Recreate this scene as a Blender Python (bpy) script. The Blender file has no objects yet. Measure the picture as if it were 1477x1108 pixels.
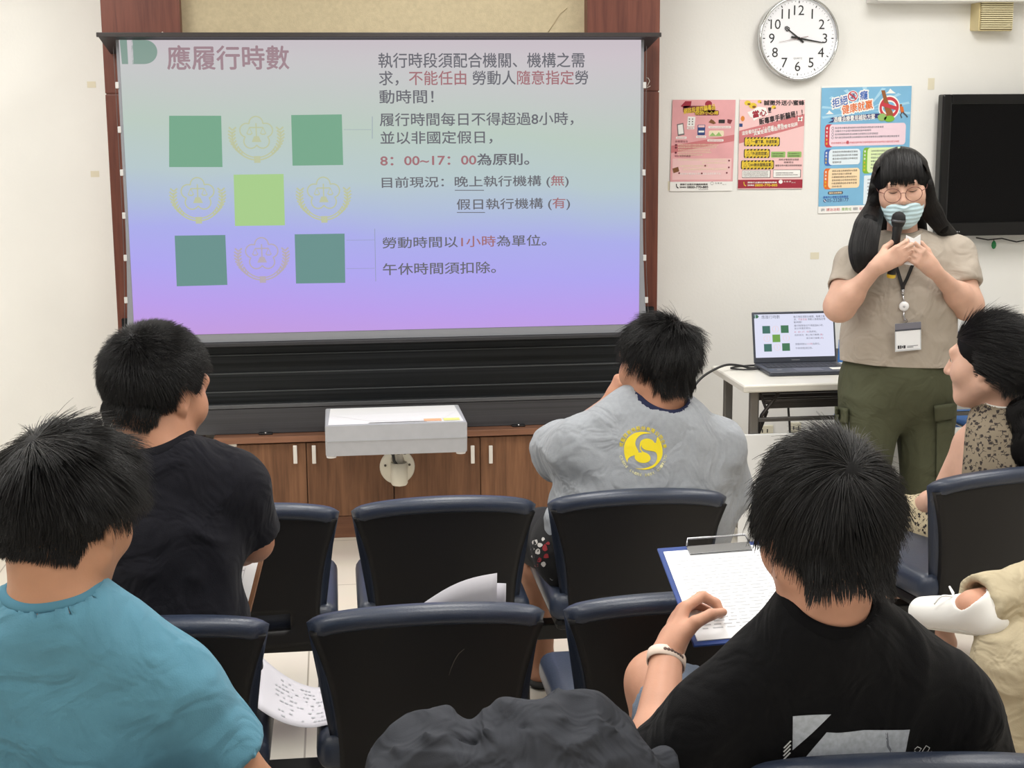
import bpy, bmesh, math, random
import numpy as np
from mathutils import Vector, Matrix
S = bpy.context.scene
COL = S.collection
PI = math.pi

# ------------------------------------------------------------------ camera
W, H, F = 1477, 1108, 2100.0
CAMZ = 1.68
def _axes(p, y, r):
    p, y, r = np.radians([p, y, r])
    f = np.array([math.sin(y)*math.cos(p), math.cos(y)*math.cos(p), -math.sin(p)])
    rt = np.array([math.cos(y), -math.sin(y), 0.0])
    up = np.cross(rt, f)
    return rt*math.cos(r)+up*math.sin(r), -rt*math.sin(r)+up*math.cos(r), f
RT, UP, FW = _axes(10.0, 6.9, -0.43)
def P(px, py, Y):
    """the place seen at a pixel, at the distance Y from the camera's wall-parallel plane"""
    d = FW+RT*(px-W/2)/F+UP*(H/2-py)/F
    q = d*(Y/d[1])
    return np.array([q[0], q[1], q[2]+CAMZ])
def PZ(px, py, z):
    d = FW+RT*(px-W/2)/F+UP*(H/2-py)/F
    q = d*((z-CAMZ)/d[2])
    return np.array([q[0], q[1], z])
cd = bpy.data.cameras.new('camera')
cam = bpy.data.objects.new('camera', cd)
COL.objects.link(cam)
cd.sensor_fit = 'HORIZONTAL'
cd.sensor_width = 36
cd.lens = 36*F/W
cd.clip_start = 0.05
cam.matrix_world = Matrix((( RT[0], UP[0], -FW[0], 0), (RT[1], UP[1], -FW[1], 0), (RT[2], UP[2], -FW[2], CAMZ), (0, 0, 0, 1)))
S.camera = cam

# ------------------------------------------------------------------ world, lamps, exposure
wd = bpy.data.worlds.new('world')
S.world = wd
wd.use_nodes = True
wd.node_tree.nodes['Background'].inputs[0].default_value = (0.95, 0.97, 1.0, 1)
wd.node_tree.nodes['Background'].inputs[1].default_value = 0.55
S.view_settings.view_transform = 'Standard'
S.view_settings.look = 'None'
S.view_settings.gamma = 1
S.view_settings.exposure = 0.0
CEIL = 2.75
LAMPS = [(x, y) for y in (0.4, 2.6, 4.75) for x in (-1.3, 0.5, 2.3)]
for i, (x, y) in enumerate(LAMPS):
    ld = bpy.data.lights.new('ceiling_panel_glow', 'AREA')
    ld.shape = 'RECTANGLE'
    ld.size, ld.size_y = 0.58, 1.16
    ld.energy = {0.4: 8, 2.6: 22.5, 4.75: 25}[y]
    ld.color = (1.0, 0.985, 0.955)
    lo = bpy.data.objects.new('ceiling_panel_glow', ld)
    lo.location = (x, y, CEIL-0.035)
    COL.objects.link(lo)

# ------------------------------------------------------------------ helpers
def lin(c):
    def f(v):
        v /= 255.0
        return v/12.92 if v <= 0.04045 else ((v+0.055)/1.055)**2.4
    return (f(c[0]), f(c[1]), f(c[2]), 1.0)
MATS = {}
def mat(name, rgb, rough=0.55, metal=0.0, bump=0.0, bscale=60, var=0.0, vscale=8, vstretch=(1, 1, 1), emit=0.0, spec=0.5, sub=0.0, alpha=1.0, trans=0.0, sheen=0.0, detail=4, crease=0.0, cscale=9.0):
    if name in MATS: return MATS[name]
    m = bpy.data.materials.new(name)
    m.use_nodes = True
    nt = m.node_tree
    b = nt.nodes['Principled BSDF']
    c = lin(rgb)
    b.inputs['Base Color'].default_value = c
    b.inputs['Roughness'].default_value = rough
    b.inputs['Metallic'].default_value = metal
    b.inputs['Specular IOR Level'].default_value = spec
    if sheen: b.inputs['Sheen Weight'].default_value = sheen
    if sub:
        b.inputs['Subsurface Weight'].default_value = sub
        b.inputs['Subsurface Radius'].default_value = (0.012, 0.005, 0.003)
    if trans: b.inputs['Transmission Weight'].default_value = trans
    if alpha < 1: b.inputs['Alpha'].default_value = alpha
    if emit:
        b.inputs['Emission Color'].default_value = c
        b.inputs['Emission Strength'].default_value = emit
    if bump or var or crease:
        tc = nt.nodes.new('ShaderNodeTexCoord')
    if var:
        mp = nt.nodes.new('ShaderNodeMapping')
        mp.inputs['Scale'].default_value = vstretch
        nt.links.new(tc.outputs['Object'], mp.inputs[0])
        n = nt.nodes.new('ShaderNodeTexNoise')
        n.inputs['Scale'].default_value = vscale
        n.inputs['Detail'].default_value = detail
        nt.links.new(mp.outputs[0], n.inputs['Vector'])
        r = nt.nodes.new('ShaderNodeMix')
        r.data_type = 'RGBA'
        r.inputs[6].default_value = tuple(v*(1-var) for v in c[:3])+(1,)
        r.inputs[7].default_value = tuple(min(1, v*(1+var)) for v in c[:3])+(1,)
        cr = nt.nodes.new('ShaderNodeMapRange')
        cr.inputs[1].default_value = 0.3; cr.inputs[2].default_value = 0.7
        nt.links.new(n.outputs[0], cr.inputs[0])
        nt.links.new(cr.outputs[0], r.inputs[0])
        nt.links.new(r.outputs[2], b.inputs['Base Color'])
    if bump:
        n2 = nt.nodes.new('ShaderNodeTexNoise')
        n2.inputs['Scale'].default_value = bscale
        n2.inputs['Detail'].default_value = 3
        nt.links.new(tc.outputs['Object'], n2.inputs['Vector'])
        bp = nt.nodes.new('ShaderNodeBump')
        bp.inputs['Strength'].default_value = bump
        bp.inputs['Distance'].default_value = 0.004
        nt.links.new(n2.outputs[0], bp.inputs['Height'])
        nt.links.new(bp.outputs[0], b.inputs['Normal'])
    if crease:                           # soft folds of worn cloth
        n3 = nt.nodes.new('ShaderNodeTexNoise')
        n3.inputs['Scale'].default_value = cscale; n3.inputs['Detail'].default_value = 2; n3.inputs['Distortion'].default_value = 1.6
        nt.links.new(tc.outputs['Object'], n3.inputs['Vector'])
        b3 = nt.nodes.new('ShaderNodeBump'); b3.inputs['Strength'].default_value = crease; b3.inputs['Distance'].default_value = 0.035
        nt.links.new(n3.outputs[0], b3.inputs['Height'])
        if bump: nt.links.new(bp.outputs[0], b3.inputs['Normal'])
        nt.links.new(b3.outputs[0], b.inputs['Normal'])
    MATS[name] = m
    return m
def glow(name, rgb, k=1.0):
    """a lit picture element: gives off its own light"""
    if name in MATS: return MATS[name]
    m = mat(name, rgb, rough=0.9, spec=0.0, emit=k)
    b = m.node_tree.nodes['Principled BSDF']
    b.inputs['Base Color'].default_value = (0.02, 0.02, 0.02, 1)
    return m

class MB:
    """collects shapes; build() links them as one mesh object"""
    def __init__(s):
        s.bm = bmesh.new(); s.mi = 0
    def m(s, i):
        s.mi = i; return s
    def _fin(s, faces, smooth=False):
        for f in faces:
            f.material_index = s.mi; f.smooth = smooth
    def box(s, lo, hi, bev=0.0, seg=2, M=None, smooth=False):
        r = bmesh.ops.create_cube(s.bm, size=1)
        vs = r['verts']
        for v in vs:
            v.co = Vector([lo[i]+(v.co[i]+0.5)*(hi[i]-lo[i]) for i in range(3)])
        es = list({e for v in vs for e in v.link_edges})
        fs = list({f for v in vs for f in v.link_faces})
        if bev > 0:
            bev = min(bev, 0.48*min(abs(hi[i]-lo[i]) for i in range(3)))
            rr = bmesh.ops.bevel(s.bm, geom=es+vs, offset=bev, segments=seg, profile=0.5, affect='EDGES')
            vs = list({v for f in rr['faces'] for v in f.verts} | {v for v in vs if v.is_valid})
            fs = list({f for v in vs for f in v.link_faces})
        if M is not None:
            for v in vs: v.co = M @ v.co
        s._fin(fs, smooth)
        return s
    def poly(s, pts):
        s._fin([s.bm.faces.new([s.bm.verts.new(Vector(p)) for p in pts])]); return s
    def prism(s, pts, off, bev=0.0, seg=2, smooth=False):
        """polygon pts (3d, planar) pushed along the vector off"""
        n = len(pts)
        off = Vector(off)
        a = [s.bm.verts.new(Vector(p)) for p in pts]
        b = [s.bm.verts.new(Vector(p)+off) for p in pts]
        fs = [s.bm.faces.new(a[::-1]), s.bm.faces.new(b)]
        for i in range(n):
            fs.append(s.bm.faces.new([a[i], a[(i+1) % n], b[(i+1) % n], b[i]]))
        bmesh.ops.recalc_face_normals(s.bm, faces=fs)
        if bev > 0:
            es = [e for e in {e for f in fs[:2] for e in f.edges}]
            rr = bmesh.ops.bevel(s.bm, geom=es, offset=bev, segments=seg, profile=0.5, affect='EDGES')
            fs = [f for f in fs if f.is_valid]+list(rr['faces'])
            vs = {v for f in fs for v in f.verts}
            fs = list({f for v in vs for f in v.link_faces})
        s._fin(fs, smooth)
        return s
    def tube(s, pts, r, n=10, caps=True, smooth=True):
        pts = [Vector(p) for p in pts]
        rs = r if isinstance(r, (list, tuple)) else [r]*len(pts)
        rings = []
        t0 = (pts[1]-pts[0]).normalized()
        u = t0.orthogonal().normalized()
        for i, p in enumerate(pts):
            t = (pts[min(i+1, len(pts)-1)]-pts[max(i-1, 0)]).normalized()
            u = (u-t*u.dot(t)).normalized()
            v = t.cross(u)
            rings.append([s.bm.verts.new(p+(u*math.cos(2*PI*k/n)+v*math.sin(2*PI*k/n))*rs[i]) for k in range(n)])
        fs = []
        for a, b in zip(rings, rings[1:]):
            for k in range(n):
                fs.append(s.bm.faces.new([a[k], a[(k+1) % n], b[(k+1) % n], b[k]]))
        s._fin(fs, smooth)
        if caps:
            s._fin([s.bm.faces.new(rings[0][::-1]), s.bm.faces.new(rings[-1])])
        return s
    def lathe(s, prof, o, ax, n=32, smooth=True):
        """prof: (radius, along) pairs turned about the axis ax through o"""
        o = Vector(o); ax = Vector(ax).normalized()
        u = ax.orthogonal().normalized(); v = ax.cross(u)
        rings = []
        for r, h in prof:
            if r < 1e-6:
                rings.append([s.bm.verts.new(o+ax*h)])
            else:
                rings.append([s.bm.verts.new(o+ax*h+(u*math.cos(2*PI*k/n)+v*math.sin(2*PI*k/n))*r) for k in range(n)])
        fs = []
        for a, b in zip(rings, rings[1:]):
            for k in range(n):
                q = [a[k % len(a)], a[(k+1) % len(a)], b[(k+1) % len(b)], b[k % len(b)]]
                q2 = []
                for w in q:
                    if w not in q2: q2.append(w)
                if len(q2) > 2: fs.append(s.bm.faces.new(q2))
        s._fin(fs, smooth)
        return s
    def grid(s, fn, nu, nv, smooth=True, closed_u=False):
        vs = [[s.bm.verts.new(Vector(fn(i/nu, j/nv))) for j in range(nv+1)] for i in range(nu+(0 if closed_u else 1))]
        fs = []
        for i in range(nu):
            i2 = (i+1) % len(vs)
            for j in range(nv):
                fs.append(s.bm.faces.new([vs[i][j], vs[i2][j], vs[i2][j+1], vs[i][j+1]]))
        s._fin(fs, smooth)
        return s
    def raw(s, V, Fs, smooth=False):
        vs = [s.bm.verts.new(Vector(p)) for p in V]
        out = []
        for f in Fs:
            try: out.append(s.bm.faces.new([vs[i] for i in f]))
            except ValueError: pass
        s._fin(out, smooth); return s
    def build(s, name, mats, parent=None, **kw):
        me = bpy.data.meshes.new(name)
        s.bm.to_mesh(me); s.bm.free()
        for mm in (mats if isinstance(mats, (list, tuple)) else [mats]): me.materials.append(mm)
        return link(name, me, parent, **kw)
def link(name, data, parent=None, label=None, cat=None, group=None, kind=None):
    o = bpy.data.objects.new(name, data)
    COL.objects.link(o)
    if parent is not None: o.parent = parent
    if parent is not None and parent.get('_world'):
        o.matrix_parent_inverse = parent.matrix_world.inverted()     # its parts are given in world coordinates
    return tag(o, label, cat, group, kind)
def tag(o, label=None, cat=None, group=None, kind=None):
    for k, v in (('label', label), ('category', cat), ('group', group), ('kind', kind)):
        if v: o[k] = v
    return o
def thing(name, label, cat, loc=(0, 0, 0), rz=0.0, group=None, world=False):
    """an Empty at the base of a thing; world=True: its parts are given in world coordinates"""
    o = bpy.data.objects.new(name, None)
    o.empty_display_size = 0.05
    COL.objects.link(o)
    o.matrix_world = Matrix.Translation(Vector(loc)) @ Matrix.Rotation(rz, 4, 'Z')
    if world: o['_world'] = 1
    return tag(o, label, cat, group)
def copy_tree(o, parent=None):
    c = o.copy(); COL.objects.link(c)
    if parent is not None: c.parent = parent
    for ch in list(o.children): copy_tree(ch, c)
    return c

# flat print: text and shapes laid on a surface frame
_tc = {}
def text_geo(s, fmt=None, bold=0.0):
    """outline mesh of a line of text, in its own units: verts (n,2), faces, material index per face"""
    key = (s, str(fmt), bold)
    if key in _tc: return _tc[key]
    c = bpy.data.curves.new('line', 'FONT')
    c.body = s; c.size = 1; c.resolution_u = 3; c.offset = bold
    for _ in range(3): c.materials.append(None)
    if fmt:
        for i, k in enumerate(fmt): c.body_format[i].material_index = k
    o = bpy.data.objects.new('line', c)
    COL.objects.link(o)
    dg = bpy.context.evaluated_depsgraph_get()
    me = bpy.data.meshes.new_from_object(o.evaluated_get(dg))
    V = np.array([v.co[:2] for v in me.vertices]).reshape(-1, 2)
    Fs = [(tuple(p.vertices), p.material_index) for p in me.polygons]
    bpy.data.objects.remove(o); bpy.data.curves.remove(c); bpy.data.meshes.remove(me)
    _tc[key] = (V, Fs)
    return V, Fs
class Print:
    """flat artwork on a plane: o + u*x + v*y, each layer lifted a little along n"""
    def __init__(s, o, u, v, n, lift=0.0004):
        s.o, s.u, s.v, s.n = [np.array(q, float) for q in (o, u, v, n)]
        s.lift, s.mb, s.k = lift, MB(), 0
    def at(s, x, y): return s.o+s.u*x+s.v*y+s.n*(s.lift*s.k)
    def layer(s, k): s.k = k; return s
    def poly(s, pts, mi):
        s.mb.m(mi).poly([s.at(*p) for p in pts]); return s
    def rect(s, x0, y0, x1, y1, mi): return s.poly([(x0, y0), (x1, y0), (x1, y1), (x0, y1)], mi)
    def rrect(s, x0, y0, x1, y1, r, mi, n=5):
        pts = []
        for cx, cy, a in ((x1-r, y0+r, -PI/2), (x1-r, y1-r, 0), (x0+r, y1-r, PI/2), (x0+r, y0+r, PI)):
            pts += [(cx+r*math.cos(a+PI/2*i/n), cy+r*math.sin(a+PI/2*i/n)) for i in range(n+1)]
        return s.poly(pts, mi)
    def disc(s, x, y, r, mi, n=28, ry=None): return s.poly([(x+r*math.cos(2*PI*i/n), y+(ry or r)*math.sin(2*PI*i/n)) for i in range(n)], mi)
    def line(s, pts, w, mi, closed=False):
        """a stroke of width w along pts"""
        pts = [np.array(p, float) for p in pts]
        n = len(pts)
        L, R = [], []
        for i in range(n):
            a = pts[i-1] if (i or closed) else pts[i]
            b = pts[(i+1) % n] if (i < n-1 or closed) else pts[i]
            t = b-a; t = t/(np.linalg.norm(t)+1e-9)
            q = np.array([-t[1], t[0]])*w/2
            L.append(pts[i]+q); R.append(pts[i]-q)
        s.mb.m(mi)
        for i in range(n if closed else n-1):
            j = (i+1) % n
            s.mb.poly([s.at(*R[i]), s.at(*R[j]), s.at(*L[j]), s.at(*L[i])])
        return s
    def text(s, st, x0, y0, x1, y1, mi=0, fmt=None, mmap=None, bold=0.0, rot=0.0, keep=True, align='l'):
        """text fitted in the box (x0,y0)-(x1,y1)"""
        V, Fs = text_geo(st, fmt)
        if not len(V): return s
        lo, hi = V.min(0), V.max(0)
        d = np.maximum(hi-lo, 1e-6)
        sx, sy = (x1-x0)/d[0], (y1-y0)/d[1]
        if keep:
            k = min(sx, sy); sx = sy = k
        Q = (V-lo)*[sx, sy]
        if keep:
            w = d[0]*sx
            Q[:, 0] += {'l': 0, 'c': ((x1-x0)-w)/2, 'r': (x1-x0)-w}[align]
            Q[:, 1] += ((y1-y0)-d[1]*sy)/2
        Q += [x0, y0]
        if rot:
            c = np.array([(x0+x1)/2, (y0+y1)/2]); a = math.radians(rot)
            D = Q-c
            Q = c+np.stack([D[:, 0]*math.cos(a)-D[:, 1]*math.sin(a), D[:, 0]*math.sin(a)+D[:, 1]*math.cos(a)], 1)
        bm = s.mb.bm
        e = bold*max(sx, sy)
        for q_, (dx, dy) in enumerate(((0, 0),) if not bold else ((e, 0), (-e, 0), (0, e), (0, -e)) if bold < 0.05 else [(e*math.cos(a), e*math.sin(a)) for a in np.linspace(0, 2*PI, 9)[:-1]]):
            Q2 = Q+[dx*(sx/max(sx, sy)), dy*(sy/max(sx, sy))]      # thickened strokes
            W3 = s.o+Q2[:, :1]*s.u+Q2[:, 1:]*s.v+s.n*(s.lift*s.k+0.00004*q_)
            vs = [bm.verts.new(Vector(p)) for p in W3]
            for f, k in Fs:
                try:
                    fc = bm.faces.new([vs[i] for i in f])
                    fc.material_index = mmap[k] if mmap else mi
                except ValueError: pass
        return s
    def build(s, name, mats, parent=None, **kw): return s.mb.build(name, mats, parent, **kw)

# wood with vertical grain
def wood(name, a, b, rough=0.45, axis='z', scale=1.0, spec=0.4):
    m = bpy.data.materials.new(name); m.use_nodes = True
    nt = m.node_tree; bs = nt.nodes['Principled BSDF']
    tc = nt.nodes.new('ShaderNodeTexCoord'); mp = nt.nodes.new('ShaderNodeMapping')
    mp.inputs['Scale'].default_value = (14*scale, 14*scale, 0.9*scale) if axis == 'z' else (0.9*scale, 14*scale, 14*scale)
    nt.links.new(tc.outputs['Object'], mp.inputs[0])
    n = nt.nodes.new('ShaderNodeTexNoise'); n.inputs['Scale'].default_value = 2.2; n.inputs['Detail'].default_value = 6; n.inputs['Distortion'].default_value = 0.5
    n2 = nt.nodes.new('ShaderNodeTexNoise'); n2.inputs['Scale'].default_value = 9; n2.inputs['Detail'].default_value = 3
    nt.links.new(mp.outputs[0], n.inputs['Vector']); nt.links.new(mp.outputs[0], n2.inputs['Vector'])
    ad = nt.nodes.new('ShaderNodeMath'); ad.operation = 'MULTIPLY_ADD'; ad.inputs[1].default_value = 0.4
    nt.links.new(n2.outputs[0], ad.inputs[0]); nt.links.new(n.outputs[0], ad.inputs[2])
    r = nt.nodes.new('ShaderNodeMapRange'); r.inputs[1].default_value = 0.5; r.inputs[2].default_value = 0.9
    nt.links.new(ad.outputs[0], r.inputs[0])
    mx = nt.nodes.new('ShaderNodeMix'); mx.data_type = 'RGBA'
    mx.inputs[6].default_value = lin(a); mx.inputs[7].default_value = lin(b)
    nt.links.new(r.outputs[0], mx.inputs[0]); nt.links.new(mx.outputs[2], bs.inputs['Base Color'])
    bs.inputs['Roughness'].default_value = rough; bs.inputs['Specular IOR Level'].default_value = spec
    return m
# ------------------------------------------------------------------ the room
YW, YC, YB, YS = 6.30, 5.905, 6.005, 5.755      # wall, cabinet fronts, board and columns, projection screen
XL, XR, YR = -3.0, 4.6, -1.2                    # side walls and the wall behind the camera
wall_m = mat('painted_wall', (239, 238, 234), 0.85, var=0.025, vscale=2.5, bump=0.12, bscale=90, spec=0.15)
def struct(name, mb, m, **kw): return mb.build(name, m, kind='structure', **kw)
# floor: large pale tiles with fine joints
fm = bpy.data.materials.new('floor_tiles'); fm.use_nodes = True
nt = fm.node_tree; bs = nt.nodes['Principled BSDF']
tc = nt.nodes.new('ShaderNodeTexCoord'); br = nt.nodes.new('ShaderNodeTexBrick')
br.offset = 0.0; br.inputs['Scale'].default_value = 1.0
br.inputs['Mortar Size'].default_value = 0.003; br.inputs['Mortar Smooth'].default_value = 0.2
br.inputs['Brick Width'].default_value = 0.6; br.inputs['Row Height'].default_value = 0.6
br.inputs['Color1'].default_value = lin((226, 219, 207)); br.inputs['Color2'].default_value = lin((221, 213, 200)); br.inputs['Mortar'].default_value = lin((168, 160, 148))
mp = nt.nodes.new('ShaderNodeMapping'); mp.inputs['Location'].default_value = (0.12, 0.13, 0)
nt.links.new(tc.outputs['Object'], mp.inputs[0]); nt.links.new(mp.outputs[0], br.inputs['Vector'])
nn = nt.nodes.new('ShaderNodeTexNoise'); nn.inputs['Scale'].default_value = 3; nn.inputs['Detail'].default_value = 5
nt.links.new(mp.outputs[0], nn.inputs['Vector'])
mx = nt.nodes.new('ShaderNodeMix'); mx.data_type = 'RGBA'; mx.blend_type = 'MULTIPLY'; mx.inputs[0].default_value = 0.12
nt.links.new(br.outputs['Color'], mx.inputs[6]); nt.links.new(nn.outputs['Color'], mx.inputs[7])
nt.links.new(mx.outputs[2], bs.inputs['Base Color']); bs.inputs['Roughness'].default_value = 0.28
struct('floor', MB().box((XL, YR, -0.1), (XR, YW, 0)), fm)
struct('wall_back', MB().box((XL, YW, 0), (XR, YW+0.15, CEIL)), wall_m)
struct('wall_left', MB().box((XL-0.15, YR, 0), (XL, YW, CEIL)), wall_m)
struct('wall_right', MB().box((XR, YR, 0), (XR+0.15, YW, CEIL)), wall_m)
struct('wall_rear', MB().box((XL, YR-0.15, 0), (XR, YR, CEIL)), wall_m)
struct('ceiling', MB().box((XL, YR, CEIL), (XR, YW, CEIL+0.1)), mat('ceiling_paint', (240, 240, 236), 0.9))
bb_m = mat('baseboard_dark', (52, 48, 46), 0.5)
struct('baseboard_back', MB().box((XL, YW-0.012, 0), (-0.9, YW, 0.135), 0.003).box((1.37, YW-0.012, 0), (XR, YW, 0.135), 0.003), bb_m)
# shallow soffit over the right part of the wall
z0 = P(1300, 1.5, YW-0.14)[2]
struct('trim_1', MB().box((P(1266, 5, YW-0.14)[0], YW-0.14, z0), (XR, YW, CEIL), 0.004), wall_m)
for i, (x, y) in enumerate(LAMPS):      # the ceiling lamps themselves
    t = thing('ceiling_light', 'recessed white ceiling light panel in a thin frame above the rows of seats', 'ceiling light', (x, y, CEIL), group='ceiling light panels')
    MB().box((-0.31, -0.6, -0.03), (0.31, -0.575, 0)).box((-0.31, 0.575, -0.03), (0.31, 0.6, 0)).box((-0.31, -0.6, -0.03), (-0.285, 0.6, 0)).box((0.285, -0.6, -0.03), (0.31, 0.6, 0)).build('frame', mat('lamp_frame', (225, 225, 225), 0.4), t)
    MB().box((-0.285, -0.575, -0.012), (0.285, 0.575, -0.002)).build('diffuser', glow('lamp_diffuser', (255, 250, 240), 3.0), t)

# ------------------------------------------------------------------ built-in: columns, cream panel, sliding board, cabinets
red_wood = wood('red_wood', (90, 46, 36), (116, 66, 52), 0.4)
dk_wood = wood('walnut_laminate', (94, 62, 41), (130, 91, 64), 0.42)
shelf_wood = wood('walnut_top', (112, 76, 56), (142, 100, 78), 0.4, axis='x')
cxl, cil, cir, cxr = -0.881, -0.578, 1.046, 1.348
for nm, a, b, who in (('wood_column', cxl, cil, 'red-brown wood panelled column left of the projection screen'), ('wood_column', cir, cxr, 'red-brown wood panelled column between projection screen and pink posters')):
    zj = P(930, 132, YB)[2]
    mb = MB().box((a, YB, 0), (b, YW, zj-0.002), 0.003).box((a, YB, zj+0.002), (b, YW, CEIL), 0.003).box((a+0.004, YB+0.004, zj-0.003), (b-0.004, YW, zj+0.003))
    o = mb.build(nm, red_wood); tag(o, who, 'column')
    mb = MB()
    if a > 0:                            # chalk mark and paint chips on the right column
        q = [P(932, 112, YB), P(935, 113, YB), P(937, 117, YB), P(934.5, 122, YB), P(933, 127, YB), P(938, 124, YB)]
        mb.tube([p+[0, -0.001, 0] for p in q], 0.0016, 5)
    else:
        q = [P(234, 46, YB), P(235, 49, YB)]
        mb.tube([p+[0, -0.001, 0] for p in q], 0.003, 5)
    mb.build('chalk_mark', mat('chalk', (215, 205, 195), 0.9), o)
o = MB().box((cil-0.002, YB+0.07, 1.9), (cir+0.002, YW, CEIL)).build('fabric_panel', mat('beige_fabric', (192, 178, 148), 0.95, var=0.07, vscale=60, bump=0.25, bscale=240, spec=0.1))
tag(o, 'beige fabric wall panel between the two wood columns above the screen', 'wall panel')
MB().tube([P(818, 12, YB+0.068), P(808, 20, YB+0.068), P(799, 34, YB+0.068), P(791, 46, YB+0.068)], 0.0012, 5).build('stain', mat('stain', (176, 158, 126), 0.9), o)

ztop0 = P(570, 623, YC)[2]+0.001
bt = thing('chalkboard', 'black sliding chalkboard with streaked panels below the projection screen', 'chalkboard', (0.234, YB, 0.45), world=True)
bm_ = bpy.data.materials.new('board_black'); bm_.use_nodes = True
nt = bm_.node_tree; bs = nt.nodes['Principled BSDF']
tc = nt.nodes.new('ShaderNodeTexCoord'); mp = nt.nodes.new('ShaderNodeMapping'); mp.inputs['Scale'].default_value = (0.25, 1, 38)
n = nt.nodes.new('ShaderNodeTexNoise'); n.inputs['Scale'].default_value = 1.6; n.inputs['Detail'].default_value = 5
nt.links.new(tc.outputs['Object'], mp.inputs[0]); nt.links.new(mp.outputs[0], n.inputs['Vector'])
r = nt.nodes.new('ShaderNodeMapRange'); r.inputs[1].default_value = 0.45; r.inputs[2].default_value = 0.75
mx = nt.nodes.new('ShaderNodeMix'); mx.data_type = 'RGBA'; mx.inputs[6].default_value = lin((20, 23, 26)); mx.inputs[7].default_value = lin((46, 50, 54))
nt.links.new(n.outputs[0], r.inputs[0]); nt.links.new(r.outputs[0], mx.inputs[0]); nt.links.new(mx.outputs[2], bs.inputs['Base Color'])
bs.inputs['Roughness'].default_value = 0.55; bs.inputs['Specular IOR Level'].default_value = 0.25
bx0, bx1 = cxl+0.02, cxr-0.02
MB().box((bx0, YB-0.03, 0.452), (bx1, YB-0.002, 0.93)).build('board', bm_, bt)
YQ = YB-0.06
grey_al = mat('board_rail', (96, 98, 102), 0.4, 0.3)
MB().box((bx0, YQ, P(600, 580, YQ)[2]-0.006), (bx1, YB-0.03, P(600, 576.5, YQ)[2]), 0.002).build('rail', grey_al, bt)
MB().box((bx0, YQ+0.006, ztop0), (bx1, YB-0.03, P(600, 581, YQ)[2]-0.006), 0.002).build('ledge_panel', mat('board_ledge', (62, 62, 66), 0.6, var=0.25, vscale=3, vstretch=(0.2, 1, 40)), bt)
for py, h in ((504, 0.004), (530, 0.006), (556, 0.005)):
    z = P(600, py, YB)[2]
    MB().box((bx0, YB-0.036, z-h/2), (bx1, YB-0.029, z+h/2), 0.001).build('groove', mat('board_groove', (74, 78, 82), 0.5), bt)

# low cabinets: two units of two doors with a walnut top
seams = [P(318, 690, YC)[0], P(443, 690, YC)[0], P(568, 690, YC)[0], P(693, 690, YC)[0], P(818, 690, YC)[0]]
ztop = P(570, 623, YC)[2]; zu = P(570, 632, YC)[2]; zk = 0.095
YB2 = YB-0.003
o = MB().box((seams[0]-0.02, YC-0.02, zu), (seams[4]+0.02, YB2, ztop), 0.002).build('cabinet_top', shelf_wood)
tag(o, 'long walnut worktop slab along the top of the low cabinets', 'worktop')
for px, py in ((384, 617), (745, 607)):
    p = P(px, py, YB-0.008)
    t = thing('clip_bracket', 'small black metal catch on the cabinet top '+('left of the white projector' if px < 500 else 'right of the white projector'), 'bracket', (p[0], YB-0.02, ztop), world=True)
    MB().box((p[0]-0.028, YQ-0.022, ztop), (p[0]+0.028, YQ+0.004, ztop+0.008), 0.002).build('plate', mat('black_metal', (32, 32, 34), 0.4, 0.3), t)
    MB().lathe([(0, 0.004), (0.004, 0.004), (0.004, 0), (0.0, 0)], (p[0], YQ-0.018, ztop+0.007), (0, -0.3, 1), 10).build('screw', mat('bright_screw', (230, 230, 230), 0.2, 0.8), t)
handle_m = mat('brushed_nickel', (226, 222, 216), 0.35, 0.25)
hx = [(426, 654), (453, 654), (681, 654), (707, 654)]
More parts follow.
